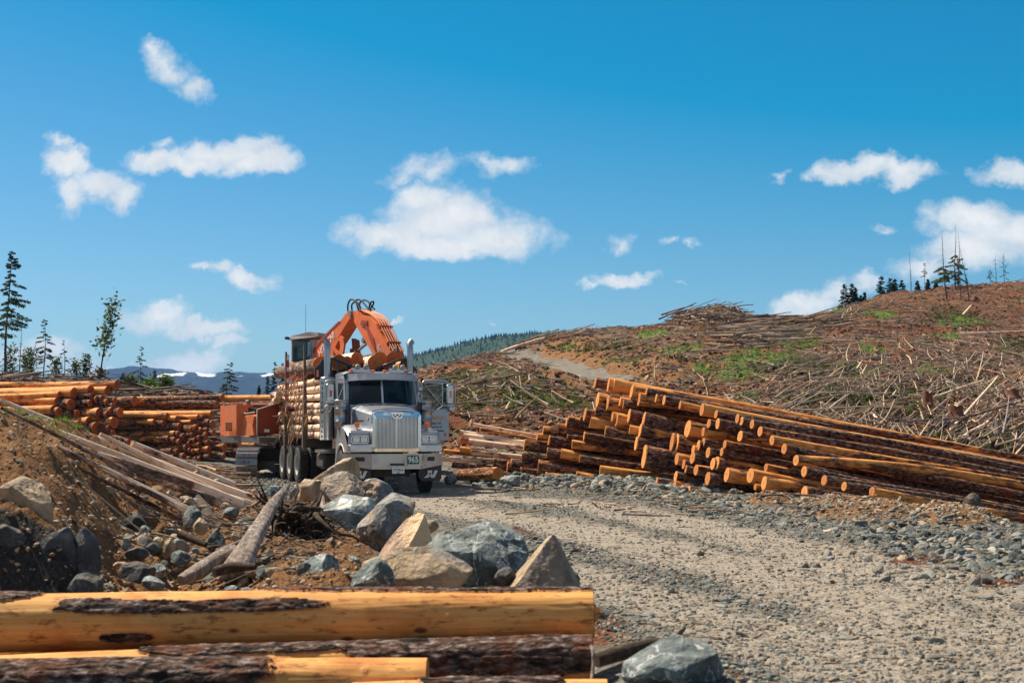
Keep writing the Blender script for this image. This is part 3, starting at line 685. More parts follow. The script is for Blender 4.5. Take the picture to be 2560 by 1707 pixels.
def sticks(name, A, B, rad, tint, kind='stuff', parent=None):
    n = len(A); k = rng.integers(0, len(STICKS), n); Vs, Fs, Ts = [], [], []; off = 0
    d = B - A; L = np.linalg.norm(d, axis=1); u = d / L[:, None]
    up = np.tile(np.array([0, 0, 1.0]), (n, 1)); up[np.abs(u[:, 2]) > .95] = (1, 0, 0)
    s = np.cross(u, up); s /= np.linalg.norm(s, axis=1)[:, None]; w = np.cross(s, u)
    for i, (v, f) in enumerate(STICKS):
        sel = np.where(k == i)[0]
        if not len(sel): continue
        t = v[:, 0][None, :, None]; cy = v[:, 1][None] * rad[sel][:, None] + v[:, 3][None] * L[sel][:, None]; cz = v[:, 2][None] * rad[sel][:, None] + v[:, 4][None] * L[sel][:, None]
        P3 = A[sel][:, None] + d[sel][:, None] * t + s[sel][:, None] * cy[..., None] + w[sel][:, None] * cz[..., None]
        Vs.append(P3.reshape(-1, 3)); Fs.append((f[None] + (np.arange(len(sel)) * len(v))[:, None, None] + off).reshape(-1, 4)); Ts.append(np.repeat(tint[sel], len(v), 0)); off += len(sel) * len(v)
    o = nmesh(name, np.concatenate(Vs), np.concatenate(Fs), M['wood_bits'], parent, True, np.concatenate(Ts))
    return tag(o, kind=kind) if kind else o
WOODC = np.array([(.60, .46, .35), (.38, .27, .20), (.74, .53, .34), (.30, .24, .215), (.20, .12, .085), (.50, .27, .12), (.12, .07, .05)])
def lay(x, y, ang, L, lift=.05, tilt=0.0):
    dx, dy = np.cos(ang) * L / 2, np.sin(ang) * L / 2
    A = np.stack([x - dx, y - dy, gz(x - dx, y - dy) + lift], -1); B = np.stack([x + dx, y + dy, gz(x + dx, y + dy) + lift + tilt], -1)
    return A, B
def slash(name, n, q0, q1, d0, d1, dens, l0, l1, r0, r1, ang, spread, lift=.3, cw=None, tilt=.25):
    x, y, q = wedge(n, q0, q1, d0, d1)
    px, py = to_px(x, y, gz(x, y)); k = rng.random(n) < dens(px, py, x, y); x, y = x[k], y[k]; m = len(x)
    L = l0 + (l1 - l0) * rng.random(m) ** 2; a = ang + rng.normal(0, spread, m)
    A, B = lay(x, y, a, L, rng.uniform(0, lift, m), rng.normal(0, tilt, m) * L * .3)
    c = WOODC[rng.choice(len(WOODC), m, p=cw)] * rng.uniform(.45, 1.15, (m, 1)) * np.where((x > 9) & (y < 100) & (y > 46), .92, .70)[:, None]
    return sticks(name, A, B, r0 + (r1 - r0) * rng.random(m) ** 2, c)
blob = lambda px, py, L: ell(px, py, L)
hillm = lambda x, y: field(hill, x, y) * (1 - field(hroad, x, y)) * (y < 190)
slash('slash', 6500, 1000, 2700, 46, 175, lambda px, py, x, y: hillm(x, y) * (1 - .9 * field(np.clip(grass, 0, 1), x, y)) * (.2 + .8 * (fbm(x * .12, y * .12, seed=31) > .05)) * np.where(px < 1520, .3, 1), .4, 3.4, .012, .045, .9, .9, .3, (.3, .2, .25, .13, .04, .07, .01))
slash('slash', 3300, 1850, 2750, 46, 100, lambda px, py, x, y: hillm(x, y) * blob(px, py, [(2300, 1090, 520, 130), (2150, 960, 330, 90), (2480, 1000, 260, 190), (1950, 1010, 160, 60)]), 2.0, 12, .014, .05, 1.10, .13, .5, (.35, .1, .28, .2, .03, .04, 0), .08)
slash('slash', 800, 1900, 2750, 46, 110, lambda px, py, x, y: hillm(x, y) * blob(px, py, [(2300, 1060, 500, 150), (2480, 980, 260, 190)]), .8, 3.5, .012, .035, .2, 1.3, .4, (.3, .15, .25, .2, .05, .04, .01), .12)
slash('slash', 1500, 1640, 1900, 108, 140, lambda px, py, x, y: blob(px, py, [(1775, 785, 120, 45)]), 1.0, 4.2, .04, .09, .5, .9, .9, (.1, .2, .2, .1, .2, .15, .05), .35)
slash('slash', 1300, 1800, 2120, 85, 125, lambda px, py, x, y: blob(px, py, [(1925, 838, 130, 36), (2080, 805, 80, 20)]), 1.5, 6, .05, .12, .5, .35, .7, (.2, .1, .4, .1, .05, .1, .05), .2)
slash('slash', 800, 1050, 1480, 50, 120, lambda px, py, x, y: hillm(x, y) * blob(px, py, [(1300, 1000, 240, 80), (1180, 940, 200, 50)]), .8, 3.2, .025, .055, .9, .8, .35, (.3, .15, .3, .15, .04, .05, .01), .3)
slash('slash', 900, 1080, 1500, 100, 150, lambda px, py, x, y: blob(px, py, [(1160, 885, 110, 22), (1290, 855, 110, 16), (1420, 838, 90, 12)]), 1.2, 5, .04, .10, .4, .35, .5, (.2, .1, .45, .1, .05, .1, 0), .2)
slash('slash', 2200, -200, 1000, 56, 100, lambda px, py, x, y: np.ones(len(x)), .8, 4.5, .03, .09, 0, .9, .6, None, .3)
slash('slash', 1500, 300, 1000, 12.5, 30, lambda px, py, x, y: field(bank, x, y) * blob(px, py, [(560, 1330, 330, 170), (450, 1180, 260, 90), (760, 1330, 140, 90)]), .12, 1.1, .006, .020, .3, 1.2, .06, (.2, .2, .1, .2, .2, .02, .08), .15)
slash('wood_chips', 5200, 500, 2800, 9, 46, lambda px, py, x, y: .12 + .5 * (fbm(x * .8, y * .8, seed=41) > .25), .04, .32, .004, .011, .1, .9, .015, (.1, .1, .3, .05, .15, .3, 0), .02)
slash('wood_chips', 1500, 1200, 2560, 27, 46, lambda px, py, x, y: (field(berm, x, y) * .3 + np.exp(-((x - 5) / 5) ** 2) * .5), .15, 1.2, .01, .03, .3, 1.1, .05, (.1, .1, .3, .05, .25, .2, 0), .1)
slash('slash', 3400, 1500, 2750, 85, 172, lambda px, py, x, y: hillm(x, y) * (1 - .85 * field(np.clip(grass, 0, 1), x, y)), .5, 3.2, .02, .055, .25, .45, .25, (.3, .15, .3, .12, .05, .07, .01), .12)
slash('slash', 1200, -300, 640, 28, 50, lambda px, py, x, y: np.ones(len(x)), .3, 2.5, .01, .04, .3, 1.0, .12)
# chips, clods and duff lumps on the hill
x, y, q = wedge(26000, 1000, 2750, 46, 175); k = (rng.random(len(x)) < hillm(x, y)); x, y = x[k], y[k]; m = len(x); s = .03 + .15 * rng.random(m) ** 2.5
cc = np.array([(.22, .085, .04), (.13, .06, .035), (.36, .2, .11), (.06, .03, .02), (.42, .3, .2), (.19, .13, .07), (.30, .12, .05)])[rng.integers(0, 7, m)] * rng.uniform(.7, 1.3, (m, 1))
tag(scatter('debris', STONE_B, np.stack([x, y, gz(x, y) + s * .2], -1), rotm(rng.uniform(0, 6.28, m), rng.normal(0, .5, m), rng.normal(0, .5, m)), np.stack([s * 1.4, s, s * .7], -1), cc, M['stone_bits']), kind='stuff')
# leafy tufts: cut branches with needles, grass
def tuft(n, r, seed, droop=.3, blade=.35, wid=.05):
    g_ = np.random.default_rng(seed); v = []; f = []
    for i in range(n):
        a = g_.uniform(0, 6.28); e = g_.uniform(.05, 1.2); L = r * g_.uniform(.5, 1); base = g_.normal(0, r * .3, 3) * (1, 1, .2)
        d = np.array([math.cos(a) * math.cos(e), math.sin(a) * math.cos(e), math.sin(e)]); s_ = np.cross(d, (0, 0, 1)); s_ /= np.linalg.norm(s_) + 1e-6
        w = r * wid * g_.uniform(.6, 1.4); b = len(v)
        v += [base - s_ * w, base + s_ * w, base + d * L]; f.append((b, b + 1, b + 2))
    return np.array(v), np.array(f)
GT = [tuft(16, 1, i, wid=.045) for i in range(5)]; BT = [tuft(22, 1, 20 + i, wid=.16) for i in range(5)]
x, y, q = wedge(42000, 1000, 2750, 46, 170); px, py = to_px(x, y, gz(x, y)); k = (rng.random(len(x)) < np.clip(field(grass, x, y) * 1.3, 0, 1)); x, y = x[k], y[k]; m = len(x); s = rng.uniform(.12, .32, m)
gc = np.array([(.10, .19, .035), (.13, .21, .045), (.18, .20, .06), (.06, .11, .02)])[rng.integers(0, 4, m)] * rng.uniform(.7, 1.3, (m, 1))
tag(scatter('grass', GT, np.stack([x, y, gz(x, y)], -1), rotm(rng.uniform(0, 6.28, m), np.zeros(m), np.zeros(m)), np.stack([s, s, s * 1.3], -1), gc, M['grass_blades']), kind='stuff')
BRUSH = [(1985, 922, 70, 22), (2400, 975, 90, 40), (1300, 990, 120, 40), (2010, 1010, 80, 30), (2080, 950, 130, 30), (1430, 1010, 60, 30), (1850, 770, 60, 16), (2530, 870, 60, 30), (2380, 790, 120, 20), (1500, 870, 150, 20), (2200, 1000, 250, 60), (1150, 950, 80, 30), (1260, 880, 60, 14), (1180, 1000, 60, 40), (2500, 1100, 200, 50)]
x, y, q = wedge(26000, 1000, 2750, 46, 170); px, py = to_px(x, y, gz(x, y)); k = (rng.random(len(x)) < ell(px, py, BRUSH) * .75 + .035) & (field(hroad, x, y) < .2); x, y = x[k], y[k]; m = len(x); s = rng.uniform(.15, .42, m)
gc = np.array([(.035, .05, .018), (.06, .075, .025), (.10, .10, .04), (.12, .09, .045)])[rng.integers(0, 4, m)] * rng.uniform(.7, 1.4, (m, 1))
tag(scatter('brush', BT, np.stack([x, y, gz(x, y) + .05], -1), rotm(rng.uniform(0, 6.28, m), rng.normal(0, .3, m), rng.normal(0, .3, m)), np.stack([s, s, s * .7], -1), gc, M['needles']), kind='stuff')
x, y, q = wedge(2600, -100, 330, 14, 30); px, py = to_px(x, y, gz(x, y)); k = (rng.random(len(x)) < ell(px, py, [(50, 1025, 70, 26), (175, 1060, 70, 40), (120, 1040, 60, 22)])); x, y = x[k], y[k]; m = len(x); s = rng.uniform(.04, .11, m)
tag(scatter('grass', GT, np.stack([x, y, gz(x, y)], -1), rotm(rng.uniform(0, 6.28, m), np.zeros(m), np.zeros(m)), np.stack([s, s, s * 1.3], -1), np.tile([(.10, .15, .03)], (m, 1)) * rng.uniform(.6, 1.3, (m, 1)), M['grass_blades']), kind='stuff')
# far conifers on the ridge (too many to count)
cone = (np.array([(math.cos(a), math.sin(a), 0) for a in np.linspace(0, 6.28, 7)[:-1]] + [(0, 0, 1)]), np.array([(i, (i + 1) % 6, 6) for i in range(6)]))
fx = rff = None
ri = rng.integers(14, 40, 15000); rj = rng.integers(0, rx_.shape[1], 15000)
jx = rng.uniform(-8, 8, 15000); jy = rng.uniform(-10, 10, 15000)
hh = 2.5 + 5.0 * rng.random(15000) ** 1.6
pos = np.stack([rx_[ri, rj] + jx, ry_[ri, rj] + jy, rz_[ri, rj] - 1.5], -1)
gc = np.array([(.022, .045, .018), (.035, .065, .025), (.05, .075, .03)])[rng.integers(0, 3, 15000)] * rng.uniform(.7, 1.3, (15000, 1))
tag(scatter('forest', [cone], pos, rotm(rng.uniform(0, 6, 15000), np.zeros(15000), np.zeros(15000)), np.stack([hh * rng.uniform(.15, .3, 15000), hh * .22, hh], -1), gc, M['needles']), kind='stuff')
# ================================================================ LOGS
LOGN = [0]
def make_log(A, B, r0, r1, mt, label=None, group=None, bend=.012, seg=16, rings=None, endmat='cut_end', name='log', cat='log', twigs=0, rough=.035):
    LOGN[0] += 1; r = np.random.default_rng(1000 + LOGN[0])
    A = Vector(A); B = Vector(B); L = (B - A).length
    rings = rings or max(8, int(L / .55)); xs = np.linspace(0, L, rings); xs[1] = min(.04, L * .05)
    th = np.arange(seg) * 2 * math.pi / seg
    X, T = np.meshgrid(xs, th, indexing='ij')
    rad = r0 + (r1 - r0) * (X / L) ** .85
    rad = rad * (1 + 1.2 * rough * fbm(X * .8 + 9 * LOGN[0], np.cos(T) * 1.2, np.sin(T) * 1.2, oct=3, seed=LOGN[0]) + .5 * rough * fbm(X * 5, np.cos(T) * 3, np.sin(T) * 3, oct=2, seed=LOGN[0] + 3))
    rad *= 1 + .06 * np.exp(-X / .5)
    by, bz = r.normal(0, bend, 2) * L
    oy = by * np.sin(X / L * math.pi) + .3 * by * np.sin(X / L * 9.4); oz = bz * np.sin(X / L * math.pi)
    V = np.stack([X, rad * np.cos(T) + oy, rad * np.sin(T) + oz], -1).reshape(-1, 3)
    i = np.arange(rings - 1)[:, None] * seg + np.arange(seg)[None, :]; i2 = np.arange(rings - 1)[:, None] * seg + (np.arange(seg)[None, :] + 1) % seg
    F = np.stack([i, i + seg, i2 + seg, i2], -1).reshape(-1, 4)
    tip = [(rings - 1) * seg + k for k in range(seg)]
    # tip cap as quads fan
    ct = len(V); V = np.vstack([V, [[L, oy[-1, 0], oz[-1, 0]]]]); capf = [[tip[k], ct, tip[(k + 1) % seg], tip[(k + 1) % seg]] for k in range(0, seg)]
    me = bpy.data.meshes.new(name); me.from_pydata(V.tolist(), [], F[:, ::-1].tolist() + [[c[0], c[1], c[2]][::1] for c in capf])
    me.materials.append(M[mt]); me.materials.append(M[endmat])
    nf = len(F); sm = np.ones(nf + seg, bool); sm[nf:] = False; me.polygons.foreach_set('use_smooth', sm); mi = np.zeros(nf + seg, np.int32); mi[nf:] = 1; me.polygons.foreach_set('material_index', mi); me.update()
    o = bpy.data.objects.new(name, me); link(o)
    d = (B - A).normalized(); q = d.to_track_quat('X', 'Z'); roll = r.uniform(0, 6.28)
    q = q @ Matrix.Rotation(roll, 3, 'X').to_quaternion()
    o.rotation_mode = 'QUATERNION'; o.rotation_quaternion = q; o.location = A
    tag(o, label, cat, group)
    # the sawn butt, slightly dished by the saw
    k1 = np.linspace(0, 1, 5)[1:]; ev = [(-.004, 0, 0)]
    for kk in k1:
        for j in range(seg): ev.append((-.004 + r.normal(0, .0015) + .012 * math.cos(th[j]) * kk * r0 * 3, V[j, 1] * kk * 1.002, V[j, 2] * kk * 1.002))
    ef = [[0, 1 + (j + 1) % seg, 1 + j] for j in range(seg)]
    for k in range(len(k1) - 1):
        for j in range(seg):
            a = 1 + k * seg + j; b = 1 + k * seg + (j + 1) % seg; ef.append([a, b, b + seg, a + seg])
    rb = len(ev) - seg
    for j in range(seg): ev.append((V[seg + j, 0] * .5, V[j, 1], V[j, 2]))
    for j in range(seg): ef.append([rb + j, rb + (j + 1) % seg, rb + seg + (j + 1) % seg, rb + seg + j])
    m2 = bpy.data.meshes.new('cut_end'); m2.from_pydata(ev, [], ef); m2.materials.append(M[endmat]); m2.update()
    link(bpy.data.objects.new('cut_end', m2), o)
    return o
ORD = ['first', 'second', 'third', 'fourth', 'fifth', 'sixth', 'seventh', 'eighth', 'ninth', 'tenth', 'eleventh', 'twelfth', '13th', '14th', '15th', '16th', '17th', '18th', '19th', '20th', '21st', '22nd', '23rd', '24th', '25th', '26th', '27th', '28th', '29th', '30th', '31st', '32nd', '33rd', '34th', '35th']
LOOK = {'log_bark': 'dark bark-covered', 'log_mixed': 'half-stripped', 'log_peeled': 'peeled tan', 'log_pale': 'pale weathered', 'log_pale_bark': 'grey flaky-barked'}
def size_word(d): return 'thick' if d > 33 else ('medium' if d > 21 else 'thin')

# right-hand pile: end centre px, py, end diameter px, length, bark
B_, X_, L_ = 'log_bark', 'log_mixed', 'log_peeled'
RP = [(1488,956,28,9,B_),(1521,961,38,10,L_),(1534,962,36,13,L_),(1579,978,36,12,L_),(1597,998,34,16,X_),(1616,978,20,18,B_),(1755,1023,33,17,L_),(1843,1046,24,16,B_),
 (1494,999,38,9,L_),(1518,1008,38,10,X_),(1550,1003,25,9,L_),(1557,1010,22,10,B_),(1487,1030,30,9,B_),(1462,1035,34,9,X_),(1475,1055,30,10,L_),(1531,1041,26,9,L_),(1541,1048,34,10,X_),(1572,1039,36,11,B_),(1574,1073,24,9,L_),(1513,1077,27,9,X_),
 (1609,1048,40,13,B_),(1600,1076,36,11,B_),(1719,1072,45,15,X_),(1758,1079,24,17,L_),(1794,1059,28,18,B_),(1772,1058,22,14,B_),(1690,1106,46,12,X_),(1680,1104,46,12,L_),(1746,1113,28,12,B_),(1733,1123,22,10,L_),(1758,1105,22,14,B_),(1770,1131,27,13,B_),
 (1812,1110,22,16,B_),(1804,1129,22,16,B_),(1731,1144,30,11,B_),(1692,1147,30,11,L_),(1709,1160,24,10,B_),(1714,1172,20,10,B_),(1740,1174,28,12,B_),(1791,1157,34,15,B_),(1782,1159,30,12,B_),(1689,1190,27,11,B_),(1769,1196,34,13,B_),(1817,1186,38,13,X_),
 (1876,1188,37,14,L_),(1910,1207,36,12,X_),(2011,1231,34,3.2,B_),(1915,1168,20,15,B_),(1854,1052,22,17,B_),(1641,1206,28,4.2,B_),(1687,1212,24,8,L_),(1704,1224,26,7,X_),(1722,1224,22,8,B_),(1888,1217,16,10,L_),(1610,1141,60,9,X_),(1590,1108,36,10,B_),
 (1640,995,22,17,B_),(1700,1012,22,17,X_),(1660,1000,26,17,B_),(1790,1035,22,18,B_),(1900,1078,26,17,X_),(1930,1100,26,17,L_),(1960,1122,26,17,B_),(1990,1150,28,16,X_),(2010,1178,28,15,B_),(2060,1200,26,14,X_),(1880,1060,24,18,B_),(2110,1215,24,13,B_),(1850,1090,28,17,X_),(2180,1228,24,12,X_)]
LP = [(1358,1075,25,9,X_),(1343,1091,20,7,L_),(1372,1100,26,9.5,B_),(1418,1091,12,8,B_),(1310,1112,30,8,B_),(1367,1132,28,8,B_),(1403,1133,26,8,L_),(1449,1146,20,7,B_),(1304,1139,20,7,B_),(1233,1155,25,6,B_),(1277,1160,30,7,X_),(1345,1166,36,11,X_),
 (1301,1176,18,7,B_),(1268,1166,26,6,B_),(1364,1189,20,8,X_),(1383,1197,18,8,L_),(1158,1091,19,6,'log_pale'),(1171,1104,18,6.5,'log_pale'),(1150,1123,16,6,L_),(1178,1130,14,6,'log_pale'),(1110,1128,13,6,L_),(1105,1146,14,6.5,'log_pale'),(1420,1050,22,7,B_),(1416,1056,24,6,B_),(1450,1045,12,6,B_),(1395,1063,12,6,L_),
 (1182,1061,9,7,'log_pale'),(1200,1073,9,5.5,L_),(1150,1079,10,6,'log_pale'),(1150,1100,14,5,L_),(1255,1187,22,5.2,B_),(1430,1110,24,9,X_),(1460,1090,24,9,B_),(1440,1190,26,9,L_),(1500,1175,26,8,L_),(1130,1160,20,3.0,B_)]
def place_pile(L, D0f, uyf, uz, grp, where):
    rows = []
    for k, (px, py, d, ln, mt) in enumerate(L):
        D = D0f(px)
        for _ in range(4): D = D0f(px) + .75 * max(0, zat(py, D))
        rows.append([px, py, d, ln, mt, D])
    # tiers for the labels: bands of the same height, read from the left
    rows.sort(key=lambda r: r[1]); tier = {}; nb = 7 if len(rows) > 50 else 5
    per = math.ceil(len(rows) / nb)
    for i, r in enumerate(rows): tier.setdefault(i // per, []).append(r)
    for t, rs in tier.items():
        rs.sort(key=lambda r: r[0])
        for i, (px, py, d, ln, mt, D) in enumerate(rs):
            rg = np.random.default_rng(int(px * 7 + py)); A = P(px, py, D); r0 = d * .93 / 2 / F_PX * D
            u = Vector((1, uyf(px) + rg.normal(0, .045), uz(px, py) + rg.normal(0, .012)))
            u.normalize(); r1 = r0 * (.62 if ln < 8 else .50)
            lab = f"{size_word(d)} {LOOK[mt]} log, {ORD[i]} from left, {ORD[t]} tier down, {where}"
            make_log(A, A + u * ln, r0, r1, mt, lab, grp, bend=.006)
place_pile(RP, lambda px: float(np.interp(px, [1480, 1600, 1800, 2010, 2200], [38.6, 37.4, 35.0, 32.0, 30.2])), lambda px: float(np.interp(px, [1450, 1600, 1820, 2010, 2200], [.05, .09, .23, .33, .42])),
           lambda px, py: float(np.interp(py, [950, 1100, 1230], [-.185, -.175, -.155])), 'logs in the big roadside pile', 'high pile')
place_pile(LP, lambda px: float(np.interp(px, [1100, 1250, 1400, 1500], [41.8, 41.2, 40.2, 39.5])), lambda px: .05, lambda px, py: -.125 + (-.05 if py < 1090 and px < 1260 else 0), 'logs in the low pile beside the truck', 'low pile behind berm')
make_log(P(1246, 1184, 39.4), P(1142, 1188, 41.6), .17, .15, 'log_mixed', 'stubby flaky log with round sawn face, lying alone on the gravel beside the truck', 'loose logs by the truck')

# left-hand heaps: ends face the road
A1 = [(294,961,23,9,X_),(269,976,20,9,L_),(227,974,23,8,L_),(186,982,26,9,L_),(149,986,16,8,L_),(142,1002,15,8,L_),(178,1011,28,7,X_),(232,989,20,7,B_),(226,1008,18,6,B_),(243,999,18,6,B_),(256,996,16,6,X_),(269,1007,19,6,B_),(288,1001,15,6,B_),(283,1015,16,6,B_),(251,1036,33,7,L_),(280,1028,22,6,B_),
 (269,1038,20,6,X_),(300,1031,24,6,B_),(193,1034,20,6,X_),(135,1024,22,7,L_),(148,1030,24,6,X_),(224,1055,25,6,X_),(241,1070,30,6,B_),(271,1055,12,6,B_),(286,1056,28,6,B_),(273,1073,21,6,B_),(198,1060,20,6,L_),(283,1081,14,5,B_),(278,1097,15,5,B_),(291,1097,12,5,B_),(304,1101,14,5,B_),(322,1105,17,6,B_),(115,1046,26,6,X_),(60,975,18,9,L_),(90,962,16,9,L_),(110,992,16,9,B_),(40,1000,18,9,X_)]
A2 = [(336,1002,24,6,B_),(556,994,18,14,X_),(543,1010,18,13,X_),(418,1040,16,8,X_),(443,1047,15,8,L_),(386,1054,14,7,X_),(409,1058,15,7,B_),(530,1035,18,14,L_),(496,1042,12,10,L_),(507,1044,12,10,X_),(450,1067,20,9,B_),(478,1055,11,9,L_),(524,1057,19,10,B_),(532,1060,20,10,B_),(480,1074,17,9,X_),(491,1070,18,9,X_),
 (438,1084,15,9,L_),(447,1085,17,9,X_),(461,1092,20,9,B_),(482,1088,16,9,B_),(422,1097,17,9,X_),(437,1101,18,8,B_),(450,1107,20,8,B_),(504,1076,15,8,X_),(518,1074,12,8,B_),(516,1089,18,8,B_),(534,1082,16,8,X_),(488,1102,17,8,B_),(500,1095,16,8,B_),(474,1110,16,8,B_),(465,1120,18,8,X_),
 (429,1129,17,7,B_),(445,1130,19,7,B_),(434,1142,15,7,X_),(460,1143,22,7,B_),(477,1127,16,7,B_),(484,1129,14,7,B_),(498,1113,15,7,X_),(499,1127,14,7,B_),(510,1122,10,7,B_),(523,1124,18,7,X_),(521,1107,16,7,B_),(475,1147,16,7,B_),(489,1147,12,7,B_),(500,1146,12,7,X_),(523,1142,15,7,B_),(562,1118,20,9,X_),(640,1112,16,9,X_),(700,996,18,12,L_),(690,1010,18,12,X_),(640,1135,16,9,B_),(560,1140,14,8,B_)]
def place_left(L, D0, grp, where):
    rows = sorted(L, key=lambda r: r[1]); nb = 5; per = math.ceil(len(rows) / nb); tier = {}
    for i, r in enumerate(rows): tier.setdefault(i // per, []).append(r)
    for t, rs in tier.items():
        rs.sort(key=lambda r: r[0])
        for i, (px, py, d, ln, mt) in enumerate(rs):
            D = D0 + .55 * (zat(py, D0) - .3) + (4 if px < 130 else 0); rg = np.random.default_rng(int(px * 5 + py)); A = P(px, py, D); r0 = d / 2 / F_PX * D
            u = Vector((-1, .52 + rg.normal(0, .05), rg.normal(0, .008) + .0)); u.normalize()
            lab = f"{size_word(d * 1.3)} {LOOK[mt]} log, {ORD[i]} from left, {ORD[t]} tier down, {where}"
            make_log(A, A + u * ln, r0, r0 * .72, mt, lab, grp, bend=.004, seg=14, endmat='cut_end_shaded')
place_left(A1, 48, 'logs in the heap behind the fallen poles', 'left bank heap')
place_left(A2, 53, 'logs in the long stack beside the loader', 'stack beside loader')

# fallen poles on the bank (thin tops up on the bank, butts near the road)
PO = [((625,1247,27.0),(0,1000,24.5),23,9,'log_pale','longest pale fallen pole, uppermost of the poles slanting down the bank'),
      ((604,1262,26.0),(95,1062,23.0),24,11,'log_pale','smooth pale fallen pole with a dark knotty middle, second from the top on the bank'),
      ((583,1215,27.6),(330,1108,26.0),20,12,'log_pale','short pale pole lying between the two longest fallen poles'),
      ((480,1213,25.4),(145,1100,23.6),19,10,'log_pale_bark','fallen pole sawn off halfway down the bank, showing a brown cut end'),
      ((572,1265,24.8),(215,1140,22.8),22,10,'log_pale_bark','rough fallen pole with one bare patch near the stump on the bank'),
      ((515,1302,23.2),(140,1112,21.2),15,7,'log_pale_bark','thin mottled fallen pole ending beside the square grey rock'),
      ((455,1268,22.6),(205,1145,21.4),10,5,'log_pale','slim bare pole lying just below the mottled fallen pole'),
      ((455,1300,21.8),(190,1165,20.6),12,6,'log_bark','dark reddish pole lowest on the bank, half in shade'),
      ((540,1205,28.5),(60,1052,26.0),14,8,'log_bark','dark barked pole half hidden behind the uppermost pale pole'),
      ((560,1240,27.2),(250,1085,25.4),16,9,'log_pale','clean slim pole between the short pale pole and the uppermost one'),
      ((500,1290,23.8),(250,1165,22.4),17,9,'log_pale','pinkish pole just above the thin mottled one, bare along its length'),
      ((640,1262,26.4),(420,1190,25.2),14,10,'log_pale','short bright pole ending under the split butt of the fallen poles'),
      ((335,1190,22.6),(0,1018,21.0),11,6,'log_pale_bark','grey thin pole at the top of the left bank')]
for (a, b, da, db, mt, lab) in PO:
    for k in range(30):
        f_ = 1 - .01 * k; A = P(a[0], a[1], a[2] * f_); B = P(b[0], b[1], b[2] * f_)
        cl_ = [(A + (B - A) * t).z - gzf(*(A + (B - A) * t).xy) for t in np.linspace(.02, .98, 25)]
        if sorted(cl_)[3] > .06: break
    make_log(A, B, da * 1.12 / 2 / F_PX * A.y, db * 1.2 / 2 / F_PX * B.y, mt, lab, 'fallen poles on the left bank', bend=.004, rings=30, endmat='cut_end_pale', cat='log')
    # bend follows the bank

